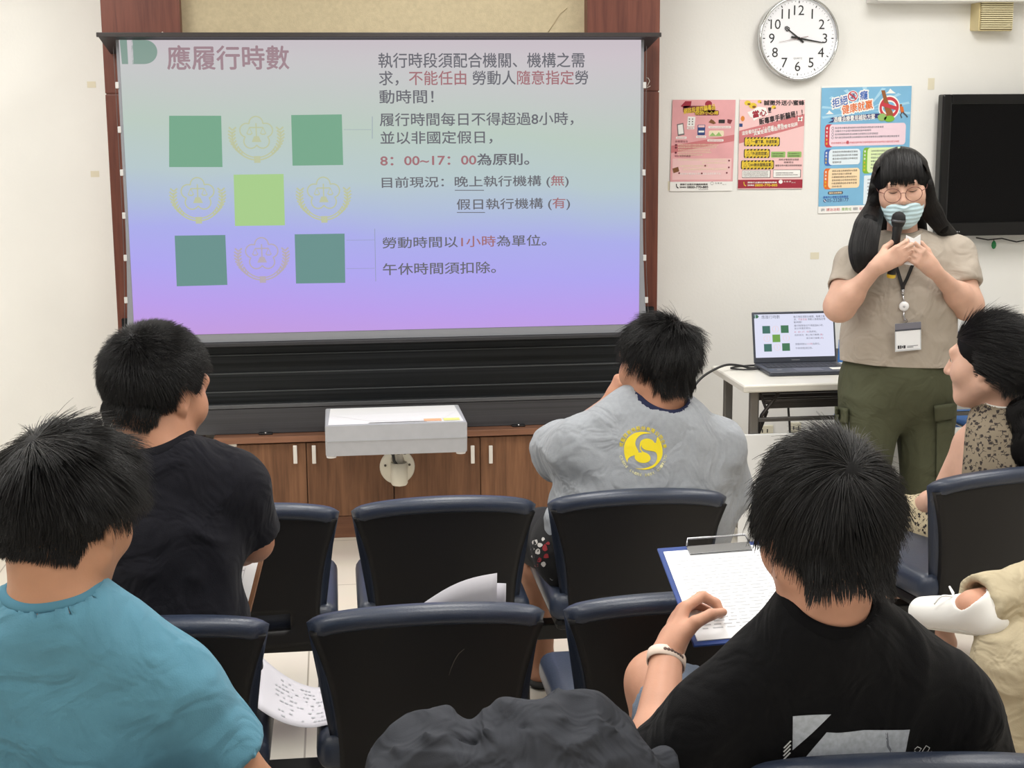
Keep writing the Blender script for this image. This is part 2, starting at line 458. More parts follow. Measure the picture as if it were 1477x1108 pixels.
for k in range(2):
    a, b, c = seams[2*k], seams[2*k+1], seams[2*k+2]
    t = thing('low_cabinet', 'low walnut cabinet with two doors, '+('half left of the projector mount' if k == 0 else 'half right of the projector mount'), 'cabinet', ((a+c)/2, YC+0.05, 0), world=True)
    MB().box((a, YC+0.018, zk), (c, YB-0.003, zu-0.001)).build('carcass', dk_wood, t)
    MB().box((a, YC+0.006, 0), (c, YC+0.022, zk-0.003), 0.001).build('plinth', wood('walnut_plinth', (92, 58, 42), (118, 80, 58), 0.45, axis='x'), t)
    for j, (u, v) in enumerate(((a, b), (b, c))):
        dr = MB().box((u+0.002, YC, zk), (v-0.002, YC+0.018, zu-0.008), 0.0015).build('door', dk_wood, t)
        p = P(*hx[2*k+j], YC)
        mb = MB().box((p[0]-0.008, YC-0.028, p[2]-0.038), (p[0]+0.008, YC-0.018, p[2]+0.038), 0.002)
        mb.box((p[0]-0.005, YC-0.02, p[2]-0.03), (p[0]+0.005, YC+0.001, p[2]-0.02)).box((p[0]-0.005, YC-0.02, p[2]+0.02), (p[0]+0.005, YC+0.001, p[2]+0.03))
        h = mb.build('handle', handle_m, dr)
        if j == (1 if k == 0 else 0):
            q = P(448 if k == 0 else 688, 633 if k == 0 else 628, YC)
            MB().lathe([(0, 0.002), (0.004, 0.002), (0.004, 0), (0, 0)], (q[0], YC, q[2]), (0, -1, 0), 10).build('screw', MATS['bright_screw'], dr)
    if k == 0:
        q0, q1 = P(318, 645, YC), P(341, 634.5, YC)
        pr = Print((q0[0], YC-0.001, q0[2]), (1, 0, 0), (0, 0, 1), (0, -1, 0), 0.0004)
        w_, h_ = q1[0]-q0[0], q1[2]-q0[2]
        pr.rect(0, 0, w_, h_, 0)
        pr.layer(1)
        for i in range(4): pr.rect(0.004, h_*(0.15+0.2*i), w_*(0.55+0.12*((i*7) % 3)), h_*(0.15+0.2*i)+0.001, 1)
        pr.build('label', [mat('paper_label', (238, 234, 226), 0.8), mat('ink_grey', (120, 118, 118), 0.8)], t)

# ------------------------------------------------------------------ projection screen with the slide
sc = thing('projection_screen', 'pull-down projection screen showing a slide with green squares and Chinese text', 'projection screen', (0.22, YS, 2.05), world=True)
zf = P(550, 52, 5.70)[2]
cas_m = mat('screen_casing', (46, 48, 54), 0.5)
x0, x1 = P(141, 55, 5.70)[0], P(952, 55, 5.70)[0]
zb = P(550, 77, YB)[2]
MB().prism([(x0, 5.70, zf), (x0, 5.70, zf+0.012), (x0, YB, zf+0.02), (x0, YB, zb)], (x1-x0, 0, 0)).build('casing', cas_m, sc)
MB().box((x0-0.004, 5.692, zf-0.004), (x1+0.004, 5.70, zf+0.013), 0.002).build('casing_lip', mat('casing_lip', (38, 32, 32), 0.5), sc)
sx0, sx1 = -0.783, 1.217
zt, zbm = P(550, 57.5, YS)[2], P(600, 475, YS)[2]
def fab(u, v):                           # tab-tensioned cloth: sides bow inwards
    z = zt+(P(600, 487, YS)[2]-zt)*v
    b = 0.022*abs(2*v-1)**2.0
    xa, xb = sx0-0.012-0.018*max(0, 2*v-1)**2, sx1+0.012+0.022*max(0, 2*v-1)**2
    return (xa+(xb-xa)*u, YS+0.001, z)
MB().grid(fab, 4, 24).build('fabric', mat('screen_border', (128, 130, 136), 0.8), sc)
zbar = P(600, 489, YS)[2]
MB().box((sx0-0.03, YS-0.012, zbar-0.012), (sx1+0.035, YS+0.012, zbar+0.004), 0.003).build('bottom_bar', mat('bottom_bar', (40, 40, 44), 0.5), sc)
for side in (0, 1):
    for py in (123, 187, 249, 311, 372, 433):
        z = P(188 if side == 0 else 925, py, YS)[2]
        v = (zt-z)/(zt-zbm); xa = fab(side, min(1, v))[0]
        s_ = -1 if side == 0 else 1
        MB().box((min(xa-0.003*s_, xa+s_*0.010), YS-0.003, z-0.012), (max(xa-0.003*s_, xa+s_*0.010), YS+0.003, z+0.012), 0.002).build('tension_tab', mat('tab_plastic', (190, 188, 186), 0.5), sc)
        if py == 123: pass
    pts = [(fab(side, v)[0]+s_*0.010, YS+0.001, fab(side, v)[2]) for v in np.linspace(0.02, 1, 12)]
    MB().tube(pts, 0.0012, 5).build('tension_cord', mat('cord_grey', (90, 84, 84), 0.7), sc)
# the lit slide: a vertical run of tints as the projector throws them
pic = bpy.data.materials.new('slide_light'); pic.use_nodes = True
nt = pic.node_tree; bs = nt.nodes['Principled BSDF']
tc = nt.nodes.new('ShaderNodeTexCoord'); sp = nt.nodes.new('ShaderNodeSeparateXYZ'); nt.links.new(tc.outputs['Object'], sp.inputs[0])
ns = nt.nodes.new('ShaderNodeTexNoise'); ns.inputs['Scale'].default_value = 1.6; ns.inputs['Detail'].default_value = 4
nt.links.new(tc.outputs['Object'], ns.inputs['Vector'])
tl = nt.nodes.new('ShaderNodeMath'); tl.operation = 'MULTIPLY_ADD'; tl.inputs[1].default_value = 0.05    # the bands run slightly downhill
nt.links.new(sp.outputs['X'], tl.inputs[0]); nt.links.new(sp.outputs['Z'], tl.inputs[2])
t2 = nt.nodes.new('ShaderNodeMath'); t2.operation = 'MULTIPLY_ADD'; t2.inputs[1].default_value = 0.10
nt.links.new(ns.outputs[0], t2.inputs[0]); nt.links.new(tl.outputs[0], t2.inputs[2])
mr = nt.nodes.new('ShaderNodeMapRange'); mr.inputs[1].default_value = zbm+0.03; mr.inputs[2].default_value = zt+0.06
nt.links.new(t2.outputs[0], mr.inputs[0])
cr = nt.nodes.new('ShaderNodeValToRGB'); nt.links.new(mr.outputs[0], cr.inputs[0])
stops = [(0.0, (196, 156, 226)), (0.10, (188, 158, 238)), (0.22, (176, 166, 243)), (0.35, (172, 174, 238)), (0.44, (176, 190, 222)), (0.54, (184, 202, 206)), (0.70, (188, 204, 194)), (0.86, (198, 200, 200)), (1.0, (206, 196, 203))]
while len(cr.color_ramp.elements) < len(stops): cr.color_ramp.elements.new(0.5)
for e, (p_, c_) in zip(cr.color_ramp.elements, stops): e.position = p_; e.color = lin(c_)
bs.inputs['Base Color'].default_value = (0.02, 0.02, 0.02, 1); bs.inputs['Roughness'].default_value = 0.9; bs.inputs['Specular IOR Level'].default_value = 0
nt.links.new(cr.outputs[0], bs.inputs['Emission Color']); bs.inputs['Emission Strength'].default_value = 0.95
xa = sx0
G = [pic, glow('slide_ink', (98, 98, 106)), glow('slide_red', (158, 106, 112)), glow('slide_title', (156, 130, 138)), glow('slide_green_pale', (130, 154, 144)),
     glow('slide_green_a', (114, 164, 136)), glow('slide_green_b', (164, 202, 136)), glow('slide_green_c', (100, 142, 138)), glow('slide_line', (140, 150, 170)), glow('slide_gold', (186, 192, 158)), glow('slide_gold_low', (180, 168, 178))]
pr = Print((0, YS-0.0005, 0), (1, 0, 0), (0, 0, 1), (0, -1, 0), 0.0006)
def SP(px, py):
    q = P(px, py, YS); return (q[0], q[2])
pr.poly([(sx0, zbm), (sx1, zbm), (sx1, zt), (sx0, zt)], 0)
pr.layer(1)
def quad(a, b, c, d, mi): pr.poly([SP(*a), SP(*b), SP(*c), SP(*d)], mi)
quad((244, 241), (321, 241), (319, 167), (244, 167), 5)
quad((422, 239), (495, 238), (493, 165), (420, 166), 5)
quad((339, 326), (411, 325), (409, 251), (337, 252), 6)
quad((255, 413), (328, 411), (325, 339), (252, 340), 7)
quad((427, 409), (498, 408), (497, 337), (425, 338), 7)
# title mark: a bar and a rounded D
quad((176, 92.5), (185, 92.5), (183, 57.5), (172.5, 57.5), 4)
dpts = [SP(191, 92.5), SP(208, 92.5)]+[SP(209+18*math.sin(a), 75-17.3*math.cos(a)) for a in np.linspace(PI*0.95, 0.05, 14)]+[SP(189, 57.5)]
pr.poly(dpts, 4)
pr.rect(SP(185, 90)[0]+0.002, SP(188, 92)[1], SP(189, 60)[0]+0.006, zt, 0)
def line(st, xl, xr, yc, h, red='', mi=1, bold=0.0, k=None):
    bold = bold or 0.010
    fmt = [0]*len(st)
    for w_ in ([red] if isinstance(red, str) else red):
        if w_:
            i = st.index(w_)
            for q in range(i, i+len(w_)): fmt[q] = 1
    a, b = SP(xl, yc+h/2), SP(xr, yc-h/2)
    # follow the row: left and right ends sit at their own heights
    pr.text(st, a[0], a[1], b[0], b[1], fmt=fmt, mmap={0: mi, 1: 2}, keep=False, bold=bold)
line('應履行時數', 242, 416, 83, 35, mi=3, bold=0.018)
line('執行時段須配合機關、機構之需', 546, 843, 87, 22)
line('求，不能任由 勞動人隨意指定勞', 547, 848, 112.5, 22, ('不能任由', '隨意指定'))
line('動時間！', 547.5, 625, 139.5, 20)
line('履行時間每日不得超過8小時，', 548, 827, 172, 21)
line('並以非國定假日，', 549, 710, 198.5, 20)
line('8：00~17：00為原則。', 549, 763, 230.5, 19, '8：00~17：00', bold=0.018)
line('目前現況：晚上執行機構 (無)', 551, 820, 263, 21, '無')
line('假日執行機構 (有)', 659, 822, 295, 20, '有')
line('勞動時間以1小時為單位。', 552, 788, 348.5, 20, '1小時')
line('午休時間須扣除。', 552.5, 715, 387, 20)
pr.line([SP(656, 274.5), SP(698, 274.5)], 0.0028, 1)
pr.line([SP(659, 306.5), SP(699.5, 306.5)], 0.0028, 1)
for a, b, dash in (((496, 187), (536, 187), 1), ((500, 346.5), (541, 346), 1), ((500, 387.5), (541, 387), 1), ((537, 168), (537, 200), 0), ((540.5, 330), (542, 406), 0)):
    A, B = np.array(SP(*a)), np.array(SP(*b))
    if dash:
        nseg = 18
        for i in range(nseg): pr.line([A+(B-A)*i/nseg, A+(B-A)*(i+0.6)/nseg], 0.002, 8)
    else: pr.line([A, B], 0.002, 8)
def emblem(pr, cx, cy, r, mi, w):
    """a five-petal blossom outline holding a pair of scales, in a wreath of two ears"""
    pts = []
    for k in range(5):
        ac = PI/2+2*PI*k/5
        ox, oy = cx+0.41*r*math.cos(ac), cy+0.22*r+0.41*r*math.sin(ac)
        for j in range(13):
            a = ac-1.6+3.2*j/12
            pts.append((ox+0.285*r*math.cos(a), oy+0.285*r*math.sin(a)))
    pr.line(pts, w, mi, True)
    c = (cx, cy+0.22*r)
    pr.line([(c[0], c[1]+0.42*r), (c[0], c[1]-0.15*r)], w, mi)
    pr.line([(c[0]-0.28*r, c[1]+0.24*r), (c[0]+0.28*r, c[1]+0.24*r)], w, mi)
    pr.poly([(c[0]-0.2*r, c[1]-0.36*r), (c[0]+0.2*r, c[1]-0.36*r), (c[0]+0.1*r, c[1]-0.12*r), (c[0]-0.1*r, c[1]-0.12*r)], mi)
    for s_ in (-1, 1):
        bx = c[0]+s_*0.28*r
        pr.line([(bx-0.12*r, c[1]+0.02*r), (bx-0.06*r, c[1]-0.04*r), (bx+0.06*r, c[1]-0.04*r), (bx+0.12*r, c[1]+0.02*r)], w, mi)
        pr.line([(bx, c[1]+0.24*r), (bx-0.1*r, c[1]+0.02*r)], w*0.6, mi)
        pr.line([(bx, c[1]+0.24*r), (bx+0.1*r, c[1]+0.02*r)], w*0.6, mi)
        arc = [(cx+s_*r*1.0*math.sin(a), cy+0.12*r-r*1.0*math.cos(a)) for a in np.linspace(0.08, 1.75, 12)]
        pr.line(arc, w*1.2, mi)
        arc2 = [(cx+s_*r*0.88*math.sin(a), cy+0.1*r-r*0.88*math.cos(a)) for a in np.linspace(0.1, 1.1, 8)]
        pr.line(arc2, w, mi)
        for a in np.linspace(0.7, 1.8, 9):
            p = (cx+s_*r*math.sin(a), cy+0.12*r-r*math.cos(a))
            for off in (-0.5, 0.35):
                t = a+PI/2*0.15
                d = (s_*math.sin(a+off*0.9), 0.55-0.6*math.cos(a))
                q = (p[0]+d[0]*0.17*r*(1 if off > 0 else -0.9), p[1]+0.17*r*(0.75))
                pr.line([p, q], w*1.3, mi)
    pr.rect(cx-0.13*r, cy-1.0*r, cx+0.13*r, cy-0.72*r, mi)
for (px, py), mi in (((370, 200), 9), ((285.5, 288), 9), ((467, 287), 9), ((378, 374), 10)):
    e = SP(px, py); emblem(pr, e[0], e[1], 0.092, mi, 0.0048)
pr.build('slide', G, sc)

# ------------------------------------------------------------------ short-throw projector on its arm
pj = thing('projector', 'white short-throw projector box on a wall arm in front of the cabinets', 'projector', (P(570, 650, 5.6)[0], 5.6, 0.44), world=True)
yf, yb_ = 5.42, 5.80
pa, pb = P(468.5, 612, yf), P(674, 608.5, yf)
zt2 = P(570, 612, yf)[2]; zm2 = P(570, 635, yf)[2]; zb2 = P(570, 657, yf)[2]
xl, xr = pa[0], pb[0]
white_pl = mat('projector_white', (236, 236, 238), 0.45)
mb = MB()
mb.prism([(xl, yf, zt2), (xl, yf+0.006, zm2), (xl, yf+0.02, zb2), (xl, yb_, zb2), (xl, yb_, zt2-0.005)], (xr-xl, 0, 0), 0.006)
mb.build('body', mat('projector_shell', (174, 176, 182), 0.45, var=0.03, vscale=30), pj)
pr = Print((xl, yf, zt2), (1, 0, 0), (0, yb_-yf, -0.005), (0, 0, 1), 0.0008)
w_ = xr-xl
pr.layer(1).poly([(0.012, 0.05), (w_-0.012, 0.05), (w_-0.02, 0.97), (0.02, 0.97)], 0)
pr.layer(2).poly([(0.03, 0.55), (w_*0.33, 0.18), (w_*0.82, 0.16), (w_-0.03, 0.6)], 1)
pr.layer(3).poly([(w_*0.30, 0.07), (w_*0.72, 0.07), (w_*0.70, 0.10), (w_*0.32, 0.10)], 2)
pr.layer(3).rect(w_*0.70, 0.09, w_*0.825, 0.22, 3); pr.layer(3).rect(w_*0.84, 0.09, w_*0.955, 0.22, 4)
pr.build('top_cover', [white_pl, mat('projector_recess', (244, 244, 246), 0.35), mat('slot_dark', (110, 110, 114), 0.6), mat('sticker_orange', (232, 176, 138), 0.6), mat('sticker_yellow', (224, 222, 140), 0.6)], pj)
MB().prism([(xl+0.0, yf+0.0055, zm2+0.0012), (xl, yf+0.0035, zm2+0.0012), (xl, yf+0.0045, zm2-0.0012), (xl, yf+0.0065, zm2-0.0012)], (w_, 0, 0)).build('seam', mat('seam_grey', (170, 172, 176), 0.5), pj)
for px in (478, 665):
    q = P(px, 655, yf+0.04)
    MB().lathe([(0, -0.014), (0.018, -0.012), (0.02, 0), (0, 0)], (q[0], yf+0.05, zb2+0.001), (0, 0, 1), 20).build('foot', white_pl, pj)
cream = mat('mount_cream', (232, 228, 214), 0.45)
fl = P(573, 673, YC)
MB().lathe([(0, 0.016), (0.066, 0.016), (0.072, 0.011), (0.073, 0)], (fl[0], YC-0.001, fl[2]), (0, -1, 0), 40).build('flange', cream, pj)
for dx, dz in ((-0.05, 0.0), (0.05, 0.0), (0, -0.055)):
    MB().lathe([(0, 0.003), (0.005, 0.003), (0.005, 0)], (fl[0]+dx, YC-0.017, fl[2]+dz+0.01), (0, -1, 0), 10).build('screw', mat('screw_dark', (90, 84, 76), 0.4, 0.6), pj)
ya = 5.72
sl = P(573.5, 684, ya)
r_ = 0.034
MB().box((fl[0]-0.028, ya, sl[2]-0.04), (fl[0]+0.028, YC-0.01, sl[2]+0.035), 0.008).lathe([(0.0, -0.052), (0.008, -0.05), (0.012, -0.046), (r_*0.86, -0.044), (r_, -0.036), (r_, 0.048), (r_-0.006, 0.048), (r_-0.006, -0.03), (0, -0.03)], (fl[0], ya, sl[2]), (0, 0, 1), 28).build('arm_socket', cream, pj)
MB().lathe([(0.016, 0), (0.016, zb2-sl[2]+0.035)], (fl[0], ya+0.008, sl[2]-0.03), (0, 0, 1), 20).build('post', mat('post_grey', (196, 192, 182), 0.4), pj)
MB().tube([(fl[0]-0.034, ya-0.034, zb2+0.002), (fl[0]-0.02, ya-0.025, sl[2]+0.06), (fl[0]-0.002, ya-0.012, sl[2]+0.03), (fl[0]+0.002, ya-0.01, sl[2]-0.01)], 0.006, 8).build('cable', mat('cable_black', (26, 26, 28), 0.5), pj)
for i in range(4):
    MB().lathe([(0, -0.004), (0.006, -0.004), (0.006, 0)], (fl[0]-0.036+0.024*i, yf+0.03, zb2+0.0005), (0, 0, 1), 8).build('screw', MATS['screw_dark'], pj)
# ------------------------------------------------------------------ wall clock
q = P(1153, 55, YW-0.05)
R_ = 0.5*(P(1211, 56, YW-0.05)[0]-P(1095.5, 56, YW-0.05)[0])
ck = thing('wall_clock', 'round white wall clock with a chrome rim and black numerals', 'clock', (q[0], YW, q[2]), world=True)
chrome = mat('chrome', (214, 216, 218), 0.14, 0.95)
MB().lathe([(R_*0.97, 0), (R_, 0.02), (R_, 0.045), (R_*0.985, 0.052), (R_*0.945, 0.052), (R_*0.93, 0.045), (R_*0.93, 0.03)], (q[0], YW-0.001, q[2]), (0, -1, 0), 72).build('rim', chrome, ck)
MB().lathe([(0, 0.034), (R_*0.935, 0.034), (R_*0.935, 0.001), (0, 0.001)], (q[0], YW-0.001, q[2]), (0, -1, 0), 72, smooth=False).build('dial', mat('dial_white', (244, 245, 250), 0.5), ck)
pr = Print((q[0], YW-0.036, q[2]), (R_, 0, 0), (0, 0, R_), (0, -1, 0), 0.0005)
for k in range(12):
    a = PI/2-2*PI*k/12-2*PI/12
    cx, cy = 0.665*math.cos(a), 0.665*math.sin(a)
    pr.text(str(k+1), cx-0.15, cy-0.115, cx+0.15, cy+0.115, 0, align='c')
for k in range(60):
    a = 2*PI*k/60
    r0, w_ = (0.83, 0.022) if k % 5 == 0 else (0.855, 0.008)
    pr.line([(r0*math.cos(a), r0*math.sin(a)), (0.885*math.cos(a), 0.885*math.sin(a))], w_, 0)
pr.text('QUARTZ', -0.12, -0.50, 0.12, -0.455, 1, align='c')
pr.build('numerals', [mat('clock_ink', (26, 26, 28), 0.5), mat('clock_ink_grey', (130, 130, 132), 0.5)], ck)
blk = mat('hand_black', (18, 18, 20), 0.35)
def hand(name, dx, dy, L, tail, w, dep, m, lozenge=False):
    d = np.array([dx, dy])/math.hypot(dx, dy); nrm = np.array([-d[1], d[0]])
    pr = Print((q[0], YW-dep, q[2]), (R_, 0, 0), (0, 0, R_), (0, -1, 0), 0.0)
    pts = [-d*tail+nrm*w*1.1, -d*tail-nrm*w*1.1, -nrm*w, d*L-nrm*w*0.5, d*L+nrm*w*0.5, nrm*w]
    mb = MB().prism([pr.at(*p) for p in pts], (0, -0.0012, 0))
    if lozenge:
        c = d*(L-0.04)
        for s_ in (1, -1):
            mb.prism([pr.at(*p) for p in (c-d*0.07+nrm*0.0, c-d*0.03+s_*nrm*0.055, c+d*0.05+s_*nrm*0.045, c+d*0.085, c+d*0.06, c+d*0.04+s_*nrm*0.028, c-d*0.02+s_*nrm*0.035)], (0, -0.0012, 0))
    mb.build(name, m, ck)
hand('hour_hand', -70, 55, 0.40, 0.16, 0.022, 0.039, blk, True)
hand('minute_hand', 128, -22, 0.62, 0.19, 0.022, 0.041, blk)
hand('second_hand', -96, -18, 0.50, 0.24, 0.006, 0.043, mat('second_red', (120, 84, 80), 0.5))
MB().lathe([(0, 0.046), (0.03*R_, 0.045), (0.035*R_, 0.036)], (q[0], YW-0.001, q[2]), (0, -1, 0), 16).build('hub', blk, ck)

# ------------------------------------------------------------------ wall speaker
a, b = P(1412, 2, YW-0.08), P(1459, 45, YW-0.08)
sk = thing('wall_speaker', 'small cream wall speaker with a ribbed grille beside the clock', 'speaker', ((a[0]+b[0])/2, YW, b[2]), world=True)
crm = mat('speaker_cream', (214, 198, 150), 0.5)
MB().box((a[0]+0.007, YW-0.0865, b[2]+0.006), (b[0]-0.003, YW-0.0855, a[2]-0.002)).build('grille_back', mat('grille_shadow', (120, 106, 74), 0.8), sk)
MB().prism([(a[0], YW, a[2]+0.005), (b[0], YW, a[2]+0.005), (b[0], YW-0.085, a[2]), (a[0], YW-0.085, a[2])], (0, 0, b[2]-a[2]), 0.006).build('box', crm, sk)
ns_ = 13
for i in range(ns_):
    z = b[2]+0.012+(a[2]-b[2]-0.018)*i/(ns_-1)
    MB().box((a[0]+0.008, YW-0.097, z-0.0027), (b[0]-0.004, YW-0.084, z+0.0027), 0.001).build('rib', mat('rib_cream', (236, 226, 186), 0.5), sk)
pr = Print((b[0]-0.032, YW-0.0945, b[2]+0.022), (1, 0, 0), (0, 0, 1), (0, -1, 0))
pr.rect(0, 0, 0.02, 0.009, 0).layer(1).rect(0.003, 0.003, 0.017, 0.006, 1).build('badge', [mat('badge_grey', (120, 112, 92), 0.5), mat('badge_light', (200, 190, 160), 0.5)], sk)

# ------------------------------------------------------------------ posters
ink = mat('print_black', (44, 36, 40), 0.7); wht = mat('print_white', (244, 243, 240), 0.7); pink = mat('print_pink', (230, 168, 172), 0.7, var=0.06, vscale=14)
pink2 = mat('print_pink_deep', (206, 122, 126), 0.7); yel = mat('print_yellow', (232, 200, 60), 0.7); red = mat('print_red', (158, 40, 58), 0.7)
grn = mat('print_green', (150, 188, 110), 0.7); nav = mat('print_navy', (44, 70, 128), 0.7); cre = mat('print_cream', (240, 226, 196), 0.7)
drk = mat('print_maroon', (116, 46, 56), 0.7); ora = mat('print_orange', (226, 140, 60), 0.7); gry = mat('print_grey', (120, 112, 112), 0.7); rose = mat('print_rose', (240, 198, 198), 0.7); brw = mat('print_brown', (126, 82, 46), 0.7)
PM = [wht, pink, pink2, yel, red, grn, nav, cre, drk, ora, gry, rose, ink, brw]
(WH, PK, PD, YE, RE, GR, NA, CR, DK, OR, GY, RO, IK, BR) = range(14)
def poster(name, c, label, bow=0.004):
    """corner pixels TL TR BL on the wall -> frame with u,v running 0..1 from the bottom left"""
    tl_, tr_, bl = [P(*k, YW-0.004) for k in c]
    bl_ = bl
    o = MB()
    pr = Print(bl_+np.array([0, -0.0012, 0]), tr_-tl_, tl_-bl_, (0, -1, 0), 0.0004)
    return pr
def fine(pr, x0, x1, y, h, mi, seed, chars='依法務部規定辦理請洽詢專線電話內容說明申請資格戒酒治療補助方案醫療費用服務對象'):
    rnd = random.Random(seed); n = max(3, int((x1-x0)/h*pr_asp))
    pr.text(''.join(rnd.choice(chars) for _ in range(n)), x0, y, x1, y+h, mi, keep=False)
pr_asp = 0.70
def sheet(name, pr, label, mats=PM):
    t = pr.build(name, mats); tag(t, label, 'poster'); return t
# 1: pink leaflet, left
pr = poster('poster', ((970, 144), (1061, 144), (966, 276)), '')
pr.rect(0, 0, 1, 1, WH); pr.layer(1).rect(0.0, 0.105, 1, 1, PK)
pr.layer(2).poly([(0, 0.5), (1, 0.62), (1, 0.55), (0, 0.42)], PD).rect(0.03, 0.125, 0.97, 0.36, RO)
pr.layer(3).rrect(0.17, 0.86, 0.68, 0.935, 0.02, DK).rrect(0.36, 0.83, 0.74, 0.885, 0.02, DK)
pr.layer(3).poly([(0.13, 0.93), (0.2, 0.985), (0.3, 0.985), (0.29, 0.93), (0.2, 0.91)], RE).disc(0.57, 0.955, 0.055, RE, ry=0.035)
pr.layer(4).text('網路投資詐騙毒品', 0.18, 0.87, 0.68, 0.93, YE, keep=False, bold=0.02, rot=6).text('防詐小心得', 0.37, 0.838, 0.73, 0.878, YE, keep=False, bold=0.02)
pr.layer(3).poly([(0.08, 0.735), (0.18, 0.75), (0.205, 0.62), (0.1, 0.605)], GY).layer(4).poly([(0.095, 0.725), (0.17, 0.735), (0.19, 0.635), (0.11, 0.625)], WH)
pr.layer(3).poly([(0.25, 0.82), (0.37, 0.815), (0.36, 0.71), (0.24, 0.71)], WH)
pr.layer(4)
for i in range(3):
    for j in range(2): pr.disc(0.275+0.05*j, 0.735+0.028*i, 0.012, GY, 8, ry=0.008)
pr.layer(3).rrect(0.41, 0.615, 0.53, 0.73, 0.01, NA).layer(4).rrect(0.425, 0.645, 0.515, 0.665, 0.004, WH).rrect(0.42, 0.70, 0.52, 0.725, 0.005, RO)
pr.layer(3).poly([(0.58, 0.755), (0.62, 0.79), (0.66, 0.775), (0.70, 0.745), (0.66, 0.735)], BR).rrect(0.74, 0.745, 0.84, 0.785, 0.008, IK).poly([(0.88, 0.79), (0.96, 0.78), (0.93, 0.735), (0.88, 0.75)], DK)
pr.layer(3).rrect(0.59, 0.60, 0.83, 0.665, 0.02, CR).layer(4).poly([(0.6, 0.605), (0.65, 0.645), (0.7, 0.61), (0.75, 0.65), (0.8, 0.605)], GR)
for x0, x1, y in ((0.07, 0.24, 0.575), (0.24, 0.36, 0.68), (0.39, 0.55, 0.585), (0.58, 0.94, 0.69), (0.57, 0.83, 0.545)):
    pr.layer(3).rrect(x0, y, x1, y+0.025, 0.012, WH); fine(pr.layer(4), x0+0.02, x1-0.02, y+0.005, 0.014, PD, int(x0*100))
for x0, x1, y in ((0.06, 0.26, 0.535), (0.06, 0.31, 0.31+0.065)): fine(pr.layer(3), x0, x1, y, 0.025, DK, 5+int(y*50))
for i, y in enumerate((0.495, 0.468, 0.44, 0.412, 0.385)): fine(pr.layer(3), 0.11, (0.75, 0.72, 0.62, 0.64, 0.5)[i], y+0.005, 0.02, CR, i+60)
for y in (0.503, 0.475, 0.42): pr.layer(4).disc(0.075, y+0.005, 0.018, DK, 14, ry=0.012)
for i, y in enumerate((0.335, 0.30, 0.265, 0.23, 0.18)): fine(pr.layer(3), (0.12, 0.5, 0.14, 0.2, 0.15)[i], (0.88, 0.9, 0.6, 0.9, 0.8)[i], y, 0.024, CR if i < 4 else WH, i+80)
for x, y in ((0.55, 0.28), (0.93, 0.26), (0.14, 0.20), (0.5, 0.195), (0.9, 0.2), (0.93, 0.335)): pr.layer(4).disc(x, y, 0.015, DK, 10, ry=0.01)
pr.layer(4).poly([(0.03, 0.25), (0.12, 0.27), (0.14, 0.22), (0.05, 0.20)], BR)
def phone(pr, x, y, s, mi):
    pr.line([(x, y+s), (x+0.25*s, y+0.1*s), (x+0.9*s, y-0.25*s)], 0.4*s, mi); pr.disc(x+0.05*s, y+s, 0.3*s, mi, 10, ry=0.25*s); pr.disc(x+0.95*s, y-0.22*s, 0.3*s, mi, 10, ry=0.25*s)
phone(pr.layer(2), 0.10, 0.045, 0.03, IK)
pr.layer(2).text('請撥打全國反詐騙諮詢專線', 0.16, 0.065, 0.60, 0.085, IK, keep=False, bold=0.02).text('諮詢專線', 0.155, 0.035, 0.26, 0.053, IK, keep=False, bold=0.02).text('0800-770-885', 0.275, 0.032, 0.61, 0.057, IK, keep=False, bold=0.03).text('歡迎多加利用', 0.46, 0.012, 0.61, 0.024, GY, keep=False)
pr.layer(2).line([(0.67+0.022*math.cos(a), 0.085+0.016*math.sin(a)) for a in np.linspace(0, 2*PI, 16)], 0.004, GY).text('法 務 部', 0.715, 0.078, 0.83, 0.094, IK, keep=False).text('關心您', 0.84, 0.066, 0.9, 0.076, GY, keep=False)
o1 = sheet('poster', pr, 'pink poster with yellow heading and white bottom strip, nearest the wood column')
# 2: pink leaflet, right
pr = poster('poster', ((1067, 142), (1161, 142), (1064, 273)), '')
pr.rect(0, 0, 1, 1, WH); pr.layer(1).rect(0.0, 0, 1, 0.985, RO); pr.layer(2).rect(0, 0.01, 1, 0.105, RE)
pr.layer(2).poly([(0, 0.505), (0, 0.645), (1, 0.83), (1, 0.70)], PD)
pr.layer(3).text('誠徵外送小蜜蜂', 0.37, 0.925, 0.99, 0.98, IK, keep=False, bold=0.03)
pr.layer(3).poly([(0.16, 0.80), (0.12, 0.85), (0.2, 0.87), (0.28, 0.91), (0.4, 0.9), (0.42, 0.865), (0.44, 0.82), (0.32, 0.80), (0.22, 0.755), (0.2, 0.79)], WH)
pr.layer(4).text('當心', 0.2, 0.80, 0.41, 0.875, RE, keep=False, bold=0.04, rot=8).text('！', 0.44, 0.845, 0.48, 0.90, IK, keep=False, bold=0.03).text('販毒車手新騙局！！', 0.3, 0.76, 0.97, 0.83, IK, keep=False, bold=0.03, rot=9)
pr.layer(4).text('這些看似打工「小蜜蜂」廣告，', 0.04, 0.64, 0.70, 0.685, WH, keep=False, bold=0.02, rot=8).text('其實是違法毒品外送青年陷阱', 0.22, 0.645, 0.90, 0.69, WH, keep=False, bold=0.02, rot=9)
pr.layer(4).line([(0.9, 0.755), (0.97, 0.795)], 0.02, WH).line([(0.9, 0.79), (0.965, 0.755)], 0.02, WH)
for x, y, r in ((0.12, 0.95, 0.05), (0.2, 0.92, 0.06), (0.3, 0.965, 0.03), (0.52, 0.905, 0.035)): pr.layer(3).disc(x, y, r, YE, 14, ry=r*0.55); pr.layer(4).disc(x+0.02, y-0.012, r*0.5, BR, 10, ry=r*0.22)
